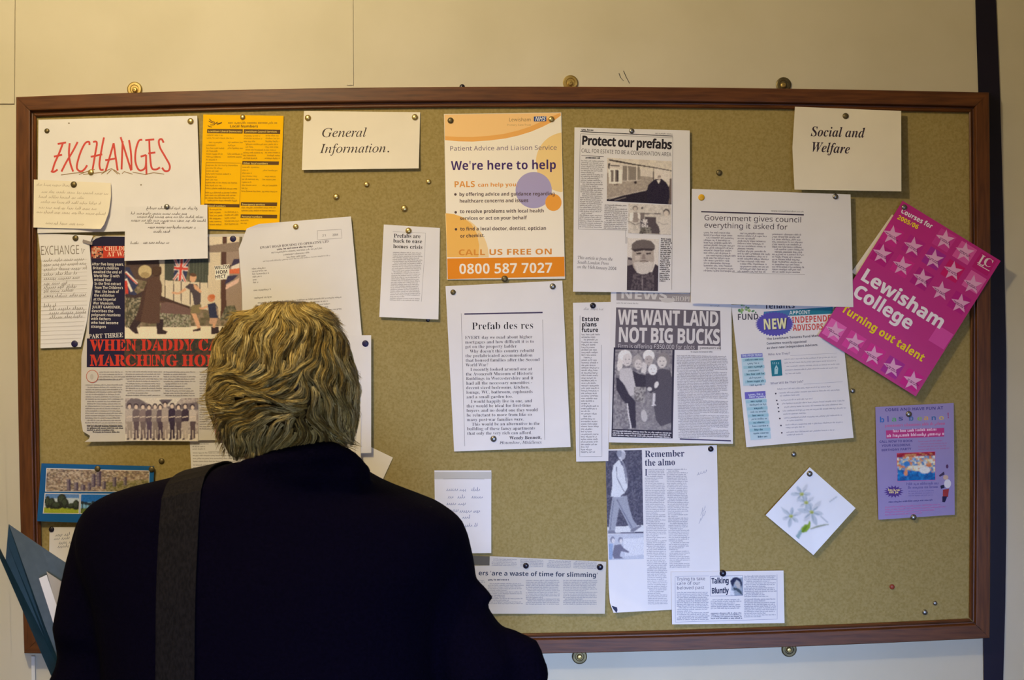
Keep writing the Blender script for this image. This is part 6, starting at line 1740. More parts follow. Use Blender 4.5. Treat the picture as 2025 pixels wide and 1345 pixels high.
# -- flower card
p = Paper('greeting_card', 'square white card with pale flowers, pinned by one corner', 'greeting card', quad=((1601, 924), (1692, 1005), (1608.5, 1098), (1514, 1019)), base=4.5, lift=lambda u, v: 3.5 * max(u, v) ** 2, mat=M_SHINE, thick=1.0)
p.z0 = (1480, 880, 5.604)
p.photo('flower_print', 'pale blue-white flowers with green leaves', (680, 270), (1130, 690), (720, 1180), (240, 775), cell=1.2, gain=1.05, grain=.01, soft=1, bg=C(226, 227, 232))
def petal(cx, cy, ang, L, w, col):
    c, s_ = math.cos(math.radians(ang)), math.sin(math.radians(ang))
    pts = []
    for t, k in ((0, 0), (.25, .7), (.55, 1), (.8, .7), (1, 0), (.8, -.7), (.55, -1), (.25, -.7)):
        x, y = t * L, k * w
        pts.append((cx + x * c - y * s_, cy + x * s_ + y * c))
    p.poly(col, pts)
for cx, cy, L, n0 in ((700, 745, 165, 10), (472, 790, 130, 40), (590, 545, 130, 0), (640, 640, 110, 25)):
    for k in range(6):
        petal(cx, cy, n0 + 60 * k, L * (1 if k % 2 else .8), L * .17, [C(196, 204, 212), C(186, 196, 206), C(206, 209, 215)][k % 3])
        petal(cx, cy, n0 + 60 * k + 8, L * .6, L * .05, C(160, 175, 186))
    p.ell(C(188, 194, 120), cx, cy, 24, 20)
    p.ell(C(156, 168, 80), cx + 4, cy + 4, 12, 10)
p.poly(C(150, 176, 180), [(510, 1040), (560, 960), (600, 900), (600, 960), (560, 1040)])
p.poly(C(140, 172, 50), [(590, 975), (584, 930), (620, 885), (660, 878), (678, 835), (690, 870), (684, 915), (640, 965)])
p.poly(C(108, 142, 36), [(584, 960), (620, 910), (660, 890), (640, 935), (604, 975)])
p.poly(C(150, 160, 140), [(680, 930), (760, 896), (840, 880), (905, 880), (830, 898), (760, 915), (690, 938)])
p.line(C(176, 186, 196), [(900, 630), (985, 570)], 9)
p.line(C(186, 194, 204), [(800, 790), (880, 860)], 12)
p.line(C(186, 192, 196), [(360, 690), (440, 760)], 8)
p.end()

# -- Remember the almo
p = Paper('newspaper_cutting', 'long cutting headed Remember the almo with a walking man, its lower corner curled', 'newspaper cutting',
          left=[(0, 1197, 889), (.85, 1204, 1165), (.94, 1206, 1192), (1, 1213, 1212)], right=[(0, 1417.5, 880), (1, 1425, 1201)], base=1.4,
          lift=lambda u, v: 1.0 * v + 60 * max(0, (1 - u) * .45 + v - 1.30) , mat=WHITE, group=CUT, nu=30, nv=40)
p.z0 = (1180, 870, 3.737)
NV = C(60, 62, 92)
p.begin('headline')
p.text('R', 'Remember', (355, 128), (648, 122), 48, NV)
p.text('R', 'the almo', (355, 192), (580, 187), 48, NV)
p.text('R', 'I', (355, 264), (376, 264), 48, NV)
p.begin('article_text')
TX4 = C(132, 130, 146)
p.greek(382, 222, 500, 4, 12.5, 6, TX4, seed=1, rag=.03)
p.greek(356, 274, 500, 74, 12.9, 6, TX4, shift=.32, seed=2, rag=.06, slope=-.01)
p.greek(516, 222, 666, 57, 12.9, 6, TX4, shift=.42, seed=3, rag=.06, slope=-.01)
p.scrawl(740, 262, 800, 22, C(176, 176, 190), 3, seed=2, slope=-.3)
p.scrawl(755, 620, 800, 20, C(176, 176, 190), 3, seed=3, slope=-1.6)
p.scrawl(768, 560, 806, 20, C(176, 176, 190), 3, seed=5, slope=-1.6)
p.photo('walking_photograph', 'photograph of a man in a pale jacket walking', (64, 80), (334, 75), (346, 690), (80, 693), cell=1.0)
DK2 = [C(84, 82, 98), C(74, 72, 88), C(96, 94, 108), C(66, 64, 82)]
p.mottle((60, 80), (334, 75), (345, 690), (80, 692), 30, 60, DK2, 4)
p.poly(C(206, 206, 208), [(78, 645), (345, 630), (346, 680), (80, 694)])
p.line(C(70, 68, 92), [(84, 694), (346, 682)], 7)
MID = C(150, 152, 164)
p.poly(MID, [(116, 425), (222, 412), (240, 500), (268, 590), (300, 632), (272, 664), (246, 656), (204, 570), (166, 500), (150, 590), (134, 672), (88, 672), (96, 560)])
p.line(C(110, 112, 130), [(150, 440), (180, 500), (262, 650)], 7)
p.line(C(110, 112, 130), [(126, 450), (110, 560), (100, 665)], 6)
p.poly(C(206, 208, 214), [(124, 190), (160, 150), (186, 150), (206, 180), (226, 260), (228, 350), (205, 395), (178, 410), (175, 424), (104, 420), (116, 330), (112, 250)])
p.poly(C(130, 130, 144), [(186, 155), (206, 180), (226, 250), (220, 340), (205, 250)])
p.line(C(110, 110, 128), [(146, 200), (150, 280), (190, 360), (206, 386)], 6)
p.poly(C(96, 96, 116), [(168, 150), (190, 160), (196, 200), (180, 180)])
p.ell(C(196, 196, 204), 186, 112, 27, 36, 10)
p.ell(C(140, 142, 156), 168, 100, 20, 28)
p.ell(C(170, 170, 180), 196, 118, 16, 26)
p.poly(C(120, 120, 134), [(84, 672), (134, 670), (140, 690), (86, 694)])
p.poly(C(120, 120, 134), [(252, 660), (326, 628), (330, 640), (272, 682), (250, 680)])
p.photo('seated_photograph', 'pale photograph of seated people', (84, 700), (346, 690), (348, 880), (92, 888), cell=1.0)
p.quad(C(184, 186, 196), (84, 700), (346, 690), (348, 880), (92, 888))
p.poly(C(206, 206, 212), [(190, 730), (346, 722), (347, 850), (210, 860)])
p.ell(C(128, 128, 146), 118, 738, 18, 24)
p.ell(C(206, 202, 204), 122, 746, 12, 18)
p.ell(C(128, 128, 146), 176, 742, 18, 24)
p.ell(C(206, 202, 204), 180, 750, 12, 18)
p.poly(C(140, 156, 186), [(88, 770), (120, 765), (118, 880), (92, 886)])
p.poly(C(110, 108, 126), [(130, 780), (176, 770), (200, 800), (240, 826), (236, 836), (180, 822), (170, 860), (200, 876), (130, 880), (116, 850)])
p.begin('corner_shade', 'shade inside the corner curl, painted dark blue')
p.poly(C(46, 52, 84), [(110, 1226), (150, 1238), (158, 1284), (140, 1272), (122, 1250)])  # dark patch painted in for the shade within the curl
p.end()

# -- Talking Bluntly
p = Paper('newspaper_cutting', 'wide cutting with a boxed title Talking Bluntly, lowest in the row', 'newspaper cutting', quad=((1327, 1131), (1549.5, 1128.5), (1551.5, 1232.5), (1329, 1235)), base=4.0, lift=lambda u, v: 1.5 * v, mat=WHITE, group=CUT)
p.z0 = (1300, 1080, 6.75)
p.begin('headline')
p.text('N', 'Trying to take', (258, 463), (640, 455), 42, C(76, 78, 104))
p.text('N', 'care of our', (258, 520), (572, 514), 42, C(76, 78, 104))
p.text('N', 'beloved past', (258, 580), (626, 574), 42, C(76, 78, 104))
p.begin('title_box', 'boxed title reading Talking Bluntly')
p.line(C(110, 110, 150), [(704, 406), (1140, 392), (1140, 660), (708, 668)], 5, closed=True)
p.text('H', 'Talking', (722, 502), (958, 496), 74, C(50, 56, 86), track=-.05)
p.text('H', 'Bluntly', (722, 634), (955, 628), 74, C(50, 56, 86), track=-.05)
p.photo('photograph', 'dark photograph cut into the title box', (975, 405), (1138, 400), (1138, 657), (972, 660), cell=1.0)
p.quad(C(206, 208, 214), (975, 405), (1138, 400), (1138, 657), (972, 660))
p.poly(C(140, 150, 164), [(985, 500), (1060, 430), (1138, 420), (1138, 656), (975, 658), (990, 580)])
p.poly(C(34, 38, 66), [(980, 510), (975, 460), (1010, 422), (1060, 414), (1110, 440), (1134, 500), (1120, 560), (1100, 480), (1060, 450), (1030, 490), (1010, 550)])
p.poly(C(170, 166, 164), [(1030, 500), (1060, 455), (1100, 500), (1110, 570), (1070, 560)])
p.poly(C(60, 72, 84), [(1010, 550), (1070, 560), (1120, 600), (1138, 656), (1110, 640), (1050, 590), (1020, 590)])
p.poly(C(196, 198, 206), [(985, 590), (1020, 600), (1030, 656), (975, 658)])
p.begin('article_text')
TX5 = C(112, 116, 142)
p.greek(260, 628, 686, 17, 22.6, 11.5, TX5, slope=-.01, seed=1, rag=.06)
p.greek(714, 724, 1125, 6, 23, 11.5, TX5, slope=-.01, seed=2, rag=.1)
p.greek(714, 905, 1125, 4, 23, 12.5, C(84, 88, 116), slope=-.01, seed=3, rag=.06, bold=.36)
p.greek(1160, 410, 1580, 13, 22.6, 11.5, TX5, slope=-.01, seed=4, rag=.06)
p.greek(1160, 718, 1580, 11, 23.4, 11.5, TX5, slope=-.01, seed=5, rag=.06)
p.begin('rule_line')
p.line(C(150, 150, 176), [(236, 408), (240, 1016), (1600, 976), (1598, 380)], 4)
p.line(C(150, 150, 176), [(236, 408), (690, 398)], 3)
p.end()

# -- slimming cutting
p = Paper('newspaper_cutting', "crumpled wide newsprint cutting about 'a waste of time for slimming'", 'newspaper cutting',
          left=[(0, 968.8, 1100), (.16, 968, 1118.5), (.165, 905, 1119), (1, 905, 1214)], right=[(0, 1198.7, 1111), (1, 1196, 1214)], base=1.8,
          lift=lambda u, v: 1.2 * math.sin(u * 9) * v + 2.2 * v * v + .8 * math.sin(u * 23 + v * 4) * v, mat=NEWS, group=CUT, nu=48, nv=20)
p.z0 = (840, 910, 4.076)
p.begin('headline')
p.text('B', "ers 'are a waste of time for slimming'", (432, 928), (1396, 944), 36, C(44, 52, 74))
p.begin('article_text')
TX6 = C(128, 128, 138)
for x0, x1, y in ((540, 742, 800), (770, 960, 806), (985, 1180, 815), (1200, 1390, 822)):
    p.greek(x0, y, x1, 5, 12.5, 6.5, TX6, slope=.03, seed=x0, rag=.05)
p.greek(510, 970, 672, 1, 1, 9, C(84, 84, 96), seed=1, rag=0, bold=.42)
p.greek(510, 1000, 790, 13, 13.4, 6.5, TX6, seed=2, rag=.06)
p.greek(815, 975, 1088, 15, 13.6, 6.5, TX6, seed=3, rag=.06)
p.greek(1116, 975, 1388, 15, 13.6, 6.5, TX6, seed=4, rag=.06)
p.greek(430, 975, 480, 8, 13.6, 6.5, TX6, seed=5, rag=.06)
p.end()
p = Paper('newsprint_scrap', 'small dark grey scrap of newsprint beside the slimming cutting', 'scrap', quad=((935, 1099), (968, 1100.5), (968, 1118), (935, 1117)), base=.9, mat=paper_mat('dark_newsprint', C(96, 92, 84)))

# -- small white note by the shoulder
p = Paper('handwritten_note', 'white notepad sheet with blue-grey handwriting beside the dark shoulder', 'note', quad=((859, 930.5), (971.5, 930.5), (971.5, 1094), (861, 1095)), base=1.6, lift=lambda u, v: 2.5 * v * v, mat=WHITE, group=NOTE)
p.z0 = (840, 910, 4.076)
p.begin('tape', 'dull strip along the top edge')
p.quad(C(196, 192, 184), (78, 96), (538, 94), (538, 152), (78, 154))
p.line(C(170, 166, 160), [(150, 152), (260, 150), (480, 152)], 5)
p.begin('handwriting')
HB = C(140, 144, 168)
for i, (x0, y, x1) in enumerate(((172, 248, 330), (372, 248, 465), (185, 308, 245), (262, 308, 335), (375, 308, 468), (175, 362, 330), (200, 415, 260), (280, 422, 435), (300, 470, 355), (320, 538, 425))):
    p.scrawl(x0, y, x1, 17, HB, 3.4, seed=70 + i)
p.end()

# -- blue postcard
p = Paper('postcard', 'blue bordered city view postcard near the lower corner of the noticeboard', 'postcard', quad=((82, 916.5), (305, 922), (300, 1038), (73, 1031)), base=6.5, lift=lambda u, v: 4.5 * v + 3 * max(0, .35 - u), mat=M_BLUE, thick=.5)
p.z0 = (60, 850, 4.8025)
WB = C(214, 216, 224)
p.begin('white_border')
p.quad(WB, (152, 364), (1132, 388), (1128, 592), (140, 588))
p.photo('city_photograph', 'aerial view of a city', (158, 372), (1126, 394), (1122, 586), (147, 582), cell=1.2, gain=1.15, soft=1)
p.mottle((158, 372), (1126, 394), (1122, 586), (147, 582), 66, 22, [C(150, 128, 112), C(120, 100, 92), C(176, 158, 142), C(96, 84, 84), C(140, 124, 104), C(190, 176, 162)], 2)
p.mottle((700, 500), (1122, 470), (1122, 586), (720, 584), 28, 10, [C(110, 106, 66), C(140, 130, 92), C(96, 90, 62), C(150, 140, 116)], 3)
rnd = random.Random(3)
for x, y0, y1, w in ((365, 470, 575, 38), (436, 500, 580, 44), (500, 520, 580, 40), (600, 420, 545, 40), (652, 395, 540, 44), (800, 450, 540, 36), (900, 450, 530, 30), (560, 500, 575, 30), (700, 490, 560, 36)):
    p.poly(C(110, 98, 112), [(x - w / 2, y0), (x + w / 2, y0), (x + w / 2, y1), (x - w / 2, y1)])
    p.poly(C(72, 60, 84), [(x + 2, y0), (x + w / 2, y0), (x + w / 2, y1), (x + 2, y1)])
    for k in range(5):
        p.line(C(150, 140, 144), [(x - w / 2 + 4, y0 + 8 + k * (y1 - y0) / 5.5), (x, y0 + 8 + k * (y1 - y0) / 5.5)], 5)
p.begin('white_border')
p.quad(WB, (136, 600), (472, 606), (466, 800), (118, 796))
p.photo('park_photograph', 'park trees under a blue sky', (144, 608), (464, 613), (458, 793), (127, 789), cell=1.1, gain=1.15)
p.quad(C(90, 130, 190), (144, 608), (464, 613), (460, 660), (138, 656))
p.quad(C(186, 200, 214), (138, 650), (460, 650), (458, 760), (130, 760))
p.mottle((133, 735), (459, 745), (456, 792), (127, 788), 18, 6, [C(130, 150, 40), C(160, 170, 60), C(110, 130, 36), C(180, 176, 90)], 5)
GR = C(40, 44, 40)
for cx, cy, rx, ry in ((165, 690, 28, 60), (205, 700, 34, 56), (300, 665, 46, 56), (250, 720, 60, 36), (330, 700, 36, 50), (390, 725, 46, 28), (435, 715, 34, 50)):
    p.ell(GR, cx, cy, rx, ry, n=14)
    p.ell(C(60, 70, 56), cx - 6, cy - 10, rx * .6, ry * .6, n=12)
p.quad(C(150, 164, 50), (131, 748), (459, 760), (456, 792), (127, 788))
p.begin('white_border')
p.quad(WB, (476, 606), (808, 608), (802, 800), (470, 800))
p.photo('palm_photograph', 'row of palms under a deep blue sky', (483, 614), (800, 616), (795, 793), (477, 793), cell=1.1, gain=1.15)
p.quad(C(30, 100, 176), (483, 614), (800, 616), (796, 700), (480, 700))
p.quad(C(120, 170, 210), (480, 690), (796, 690), (794, 760), (478, 760))
p.quad(C(96, 110, 50), (478, 745), (794, 745), (792, 792), (476, 792))
for k in range(9):
    x = 495 + k * 34
    p.ell(C(36, 46, 56), x, 694 + (k % 3) * 6, 20, 16, n=10)
    p.line(C(36, 42, 50), [(x, 700), (x, 755)], 7)
p.begin('harbour_photograph')
p.quad(WB, (816, 608), (1128, 606), (1122, 800), (812, 800))
p.quad(C(60, 120, 180), (822, 616), (1120, 614), (1116, 792), (818, 792))
p.end()

# -- note at the lower corner
p = Paper('handwritten_note', 'small white note with a few scribbled lines under the blue postcard', 'note', quad=((98, 1043), (205, 1041), (212, 1180), (96, 1180)), base=1.4, lift=lambda u, v: 3 * v, mat=WHITE, group=NOTE)
p.z0 = (0, 1020, 4.14)
p.begin('handwriting')
for i, (x0, y, x1) in enumerate(((450, 170, 570), (440, 198, 590), (480, 232, 580), (470, 262, 560))):
    p.scrawl(x0, y, x1, 17, C(140, 140, 150), 3.4, seed=90 + i, slope=-.06)
p.end()

# ------------------------------------------------------------------ drawing pins
ROUND = {
    'brass': M_BRASS,
    'dull': M_TARNISH,
    'steel': M_IRON,
    'navy': noise_mat('dark_blue_plastic', C(30, 22, 66), C(34, 26, 72), scale=20, rough=.45, spec=.4),
    'black': noise_mat('black_enamel', C(22, 18, 34), C(28, 24, 40), scale=20, rough=.3, spec=.5),
    'yellow': noise_mat('yellow_plastic', C(222, 168, 20), C(230, 176, 28), scale=20, rough=.4, spec=.4),
    'red': noise_mat('worn_red_paint', C(130, 50, 34), C(150, 66, 44), scale=40, rough=.4, spec=.4),
}
_pin_mesh = {}
def pin(px, py, kind, label, r=6.0, flat=.55, wall=False):
    y = WALL_Y - .006 if wall else 0.0
    d = (W(px, py, 0) - EYE).normalized()
    for q in ([] if wall else PAPERS):
        h = q.bvh.ray_cast(EYE, d)[0]
        if h is not None: y = min(y, h.y)
    key = (kind, r, flat)
    if key not in _pin_mesh:
        R = r * K
        prof = [(R * .97, 0), (R, R * .08)]
        for k in range(1, 8):
            a = k / 8 * PI / 2
            prof.append((R * math.cos(a), R * (.08 + flat * math.sin(a))))
        prof.append((R * .05, R * (.08 + flat)))
        v, f = lathe(prof, 24)
        me = bpy.data.meshes.new('drawing_pin')
        me.from_pydata([tuple(q) for q in v], [], f)
        me.materials.append(ROUND[kind])
        me.polygons.foreach_set('use_smooth', [True] * len(me.polygons))
        bm = bmesh.new(); bm.from_mesh(me); bmesh.ops.recalc_face_normals(bm, faces=bm.faces); bm.to_mesh(me); bm.free()
        _pin_mesh[key] = me
    o = bpy.data.objects.new('drawing_pin', _pin_mesh[key])
    o.location = W(px, py, y - .0002)
    COL.objects.link(o)
    tag(o, label, 'drawing pin', 'drawing pins on the noticeboard')

for a in (
    (93, 259, 'dull', 'tarnished pin in the upper corner of the EXCHANGES sheet by the frame', 5),
    (377, 240, 'brass', 'brass pin in the corner of the EXCHANGES sheet nearest the yellow leaflet', 6.3),
    (180, 341, 'brass', 'brass pin under the red H of the EXCHANGES lettering', 6),
    (146, 365, 'dull', 'dark pin at the top of the cream note with the curling corner', 6.2),
    (330, 409, 'steel', 'dull grey pin at the top of the note over the magazine page', 5.5),
    (149.5, 471, 'dull', 'tarnished pin at the top of the ruled EXCHANGE note', 6),
    (147.5, 680, 'navy', 'dark blue pin at the foot of the ruled EXCHANGE note', 6.6, .3),
    (480, 232, 'brass', 'brass pin at the top middle of the yellow leaflet', 5.2),
    (609, 233.5, 'brass', 'brass pin in the first corner of the General Information card', 6.2),
    (820.5, 232, 'brass', 'brass pin in the far corner of the General Information card', 6.2),
    (725, 365, 'brass', 'loose brass pin straight below the General Information card', 5.6),
    (847.5, 359.5, 'brass', 'loose brass pin beside the orange poster, level with its subheading', 5.4),
    (665, 389.5, 'brass', 'loose brass pin above the typed letter', 6.4),
    (799.5, 412.5, 'brass', 'loose brass pin above the Prefabs are back cutting', 6.8),
    (461, 472.5, 'navy', 'dark blue pin in the upper corner of the magazine page', 6.2, .3),
    (585, 448.5, 'brass', 'brass pin at the top of the typed letter', 5.6),
    (808, 456.5, 'brass', 'brass pin at the top of the Prefabs are back cutting', 6.2),
    (846, 633, 'black', 'dark pin peeping out below the Prefabs are back cutting', 4),
    (891, 238.5, 'dull', 'tarnished pin in the plain corner of the orange poster', 6),
    (1090.5, 236, 'brass', 'brass pin beside the small blue logo of the orange poster', 6),
    (998, 551.5, 'dull', 'dark pin at the foot of the orange poster', 6.4),
    (896, 578, 'dull', 'brown pin in the corner of the Prefab des res sheet under the poster', 5.4),
    (1093, 566.5, 'steel', 'steel pin in the far upper corner of the Prefab des res sheet', 6),
    (976, 868, 'steel', 'dark steel pin at the foot of the Prefab des res sheet', 6.2),
    (1249, 259, 'steel', 'grey pin at the top of the Protect our prefabs cutting', 5.2),
    (1422, 341.5, 'dull', 'loose dark pin above the Government cutting', 6),
    (1387, 390.5, 'yellow', 'yellow plastic pin on the Government cutting', 6.4, .3),
    (1652, 389, 'steel', 'steel pin in the corner of the Government cutting below the creased card', 5.6),
    (1672, 229.5, 'dull', 'dark pin in the crease of the Social and Welfare card', 6),
    (1172.5, 604.5, 'black', 'black pin at the top of the narrow Estate plans strip', 5.8),
    (1405.5, 888, 'black', 'black pin at the top corner of the Remember the almo cutting', 5.6),
    (722.5, 679.5, 'navy', 'dark blue pin in the white printed sheet beside the blond head', 6.4, .3),
    (193, 927, 'dull', 'tarnished pin at the top middle of the blue postcard', 6),
    (300, 928, 'dull', 'tarnished pin in the corner of the blue postcard by the dark shoulder', 6),
    (319.5, 912, 'dull', 'loose dull pin beyond the corner of the blue postcard', 5.8),
    (102, 1047, 'black', 'dark pin in the corner of the small note under the blue postcard', 5.4),
    (1040, 1119, 'black', 'black pin in the middle of the slimming cutting', 5.8),
    (1186.5, 1121.5, 'black', 'black pin in the end corner of the slimming cutting', 6.4),
    (1429.5, 1134, 'black', 'black pin over the Talking Bluntly title', 6.6),
    (1601, 937, 'steel', 'shiny steel pin in the corner of the white flower card', 5.8),
    (1569.5, 898.5, 'steel', 'loose steel pin between the flyer and the flower card', 5.2),
    (1686, 773, 'steel', 'loose steel pin beside the edge of the tenants flyer', 5),
    (1797, 819, 'steel', 'steel pin near the top of the lilac leaflet', 6),
    (1806.5, 1023, 'steel', 'steel pin at the foot of the lilac leaflet', 6),
    (1764, 1160.5, 'red', 'loose reddish brown pin in the bare lower part of the board', 5.2),
    (1849, 1193, 'steel', 'loose steel pin near the lower corner, the higher of two', 4.6),
    (1829, 1211, 'steel', 'loose steel pin near the lower corner, the lower of two', 5.4),
    (1788, 410, 'steel', 'steel pin at the top corner of the magenta prospectus', 5.6),
):
    pin(*a[:4], *(a[4:]))
pin(914, 172, 'black', 'dark pin stuck in the wall just above the top frame rail over the orange poster', 5.5, .6, True)

# ------------------------------------------------------------------ the person
M_SKIN = noise_mat('skin', C(206, 150, 122), C(216, 164, 136), scale=30, rough=.5, spec=.35)
M_COAT = noise_mat('navy_wool_coat', C(4, 2, 12), C(7, 4, 18), scale=320, detail=4, rough=.95, spec=.04, bump=.3)
M_TROU = noise_mat('dark_trousers', C(22, 22, 28), C(32, 31, 38), scale=200, rough=.9, spec=.1)
M_SHOE = noise_mat('black_shoe_leather', C(16, 15, 16), C(24, 22, 22), scale=40, rough=.4, spec=.4)
M_STRAP = noise_mat('dark_grey_webbing', C(17, 14, 14), C(30, 26, 25), scale=420, detail=3, rough=.9, spec=.1, bump=.3, stretch=(1, 1, .4))
M_EYE = noise_mat('eye_white', C(232, 228, 222), C(238, 234, 230), scale=10, rough=.2)

class Blob:
    """closed rounded pieces that are fused into one surface"""
    def __init__(s): s.v, s.f = [], []
    def ring_loft(s, rings):
        b = len(s.v); n = len(rings[0])
        for r in rings: s.v += [tuple(q) for q in r]
        for i in range(len(rings) - 1):
            for k in range(n):
                k2 = (k + 1) % n
                s.f.append((b + i * n + k, b + i * n + k2, b + (i + 1) * n + k2, b + (i + 1) * n + k))
        s.f.append(tuple(b + k for k in range(n))[::-1])
        e = b + (len(rings) - 1) * n
        s.f.append(tuple(e + k for k in range(n)))
    def tube(s, pts, rad, n=16):
        pts = [Vector(p) for p in pts]
        rings = []
        N = len(pts)
        for i in range(N):
            d = (pts[min(i + 1, N - 1)] - pts[max(i - 1, 0)]).normalized()
            a = d.cross(Vector((0, 0, 1)))
            if a.length < .05: a = d.cross(Vector((1, 0, 0)))
            a.normalize(); c = d.cross(a)
            caps = [(0, 1)]
            if i == 0: caps = [(-math.cos(t), math.sin(t)) for t in (.25, .7, 1.15)] + [(0, 1)]
            if i == N - 1: caps = [(0, 1)] + [(math.cos(t), math.sin(t)) for t in (1.15, .7, .25)]
            for off, sc in caps:
                o = pts[i] + d * off * rad[i]
                rings.append([o + (a * math.cos(2 * PI * k / n) + c * math.sin(2 * PI * k / n)) * rad[i] * sc for k in range(n)])
        s.ring_loft(rings)
    def ball(s, c, r, rot=0.0, n=20, m=12):
        M = Matrix.Rotation(rot, 3, 'X')
        rings = []
        for j in range(1, m):
            a = PI * j / m
            rings.append([Vector(c) + M @ Vector((r[0] * math.sin(a) * math.cos(2 * PI * k / n), r[1] * math.sin(a) * math.sin(2 * PI * k / n), r[2] * math.cos(a))) for k in range(n)])
        s.ring_loft(rings)
    def build(s, name, mat, voxel, smooth=4, parent=None, origin=None):
        o = mesh_obj(name + '_raw', s.v, s.f, None)
        bm = bmesh.new(); bm.from_mesh(o.data); bmesh.ops.recalc_face_normals(bm, faces=bm.faces); bm.to_mesh(o.data); bm.free()
        r = o.modifiers.new('fuse', 'REMESH'); r.mode = 'VOXEL'; r.voxel_size = voxel
        q = o.modifiers.new('soften', 'SMOOTH'); q.factor = .5; q.iterations = smooth
        bpy.context.view_layer.update()
        dg = bpy.context.evaluated_depsgraph_get()
        me = bpy.data.meshes.new_from_object(o.evaluated_get(dg))
        v = [tuple(x.co) for x in me.vertices]; f = [tuple(x.vertices) for x in me.polygons]
        old = o.data
        bpy.data.objects.remove(o); bpy.data.meshes.remove(old); bpy.data.meshes.remove(me)
        return mesh_obj(name, v, f, mat, parent=parent, smooth=True, origin=origin), v, f

PY = -.50                         # depth of the shoulders
HX, HY, HZ = -.294, -.525, 1.437  # middle of the skull
TX0 = -.312
def sh(px, py, y=PY): return W(px, py, y)

b = Blob()
b.ball((HX, HY, HZ), (.076, .094, .098), rot=-.25)
b.ball((HX, HY + .045, HZ - .062), (.056, .058, .056), rot=-.3)           # jaw and cheeks
b.ball((HX, HY + .088, HZ - .088), (.024, .020, .020))                      # chin
b.tube([(HX, HY + .092, HZ - .002), (HX, HY + .108, HZ - .026), (HX, HY + .112, HZ - .040)], [.008, .012, .014])   # nose
b.tube([(HX - .022, HY + .092, HZ - .064), (HX, HY + .102, HZ - .063), (HX + .022, HY + .092, HZ - .064)], [.007, .009, .007])  # lips
b.tube([(HX - .045, HY + .078, HZ + .018), (HX, HY + .090, HZ + .020), (HX + .045, HY + .078, HZ + .018)], [.010, .011, .010])  # brow
for sx in (-1, 1):
    b.ball((HX + sx * .083, HY + .012, HZ - .042), (.010, .020, .032), rot=-.2)   # ears
b.tube([(HX, HY - .002, HZ - .05), (HX + .004, -.512, 1.315), (TX0, -.50, 1.24)], [.056, .056, .075])
b.tube([(TX0, -.50, 1.20), (TX0, -.50, 1.0), (TX0, -.50, .86)], [.118, .112, .118])
b.tube([(TX0 - .15, -.50, 1.225), (TX0 + .15, -.50, 1.225)], [.055, .055])
L_sh, L_el, L_wr = sh(235, 1062), sh(196, 1440, -.47), Vector((-.455, -.375, 1.02))
R_sh, R_el, R_wr = sh(842, 1070), sh(968, 1408, -.48), Vector((-.165, -.27, 1.03))
b.tube([L_sh, L_sh.lerp(L_el, .5), L_el], [.046, .043, .038])
b.tube([L_el, L_el.lerp(L_wr, .5), L_wr], [.038, .034, .026])
b.tube([R_sh, R_sh.lerp(R_el, .5), R_el], [.046, .043, .038])
b.tube([R_el, R_el.lerp(R_wr, .5), R_wr], [.038, .034, .026])
def hand(wr, fwd, side, up, curl):
    """palm, four bent fingers of unequal length, a thumb leaving the side of the palm"""
    fwd, side, up = Vector(fwd).normalized(), Vector(side).normalized(), Vector(up).normalized()
    pal = wr + fwd * .05
    for k in range(4):
        o = (k - 1.5) * .0195
        b.tube([wr + fwd * .012 + side * o * .6, wr + fwd * .09 + side * o], [.015, .0125])
        L = (.066, .078, .073, .056)[k]
        p0 = wr + fwd * .088 + side * o
        a1, a2 = curl * .6, curl * 1.4
        p1 = p0 + (fwd * math.cos(a1) + up * math.sin(a1)) * L * .45
        p2 = p1 + (fwd * math.cos(a1 + a2 * .5) + up * math.sin(a1 + a2 * .5)) * L * .32
        p3 = p2 + (fwd * math.cos(a1 + a2) + up * math.sin(a1 + a2)) * L * .23
        b.tube([p0, p1, p2, p3], [.0098, .0088, .0082, .0072], n=10)
    t0 = wr + fwd * .025 - side * .026
    t1 = t0 + (fwd * .6 - side * .5 + up * .5).normalized() * .036
    t2 = t1 + (fwd * .8 - side * .1 + up * .55).normalized() * .032
    b.tube([t0, t1, t2], [.0145, .0110, .0090], n=10)
hand(L_wr, (.55, .75, .1), (.1, -.2, -1), (-.8, .55, 0), .75)
hand(R_wr, (-.75, .6, .1), (0, .2, -1), (.5, .8, .1), .7)
for sx in (-1, 1):
    x = TX0 + sx * .088
    b.tube([(x, -.50, .84), (x + sx * .005, -.50, .47), (x + sx * .01, -.515, .10)], [.078, .052, .036])
    b.tube([(x + sx * .01, -.52, .06), (x + sx * .018, -.42, .035)], [.034, .026])
person, _, _ = b.build('person', M_SKIN, .0048, 5, origin=(TX0, -.50, 0))
tag(person, 'person with wavy blond hair and dark navy coat, back turned, reading the noticeboard', 'person')

def ball_obj(name, c, r, mat, parent, n=16):
    q = Blob(); q.ball(c, (r, r, r), n=n, m=10)
    return mesh_obj(name, q.v, q.f, mat, parent=parent, smooth=True)
M_IRIS = noise_mat('iris', C(60, 74, 84), C(84, 100, 108), scale=60, rough=.2)
for sx in (-1, 1):
    e = ball_obj('eye', (HX + sx * .031, HY + .076, HZ - .006), .0125, M_EYE, person)
    ball_obj('iris', (HX + sx * .031, HY + .0835, HZ - .007), .0060, M_IRIS, e)

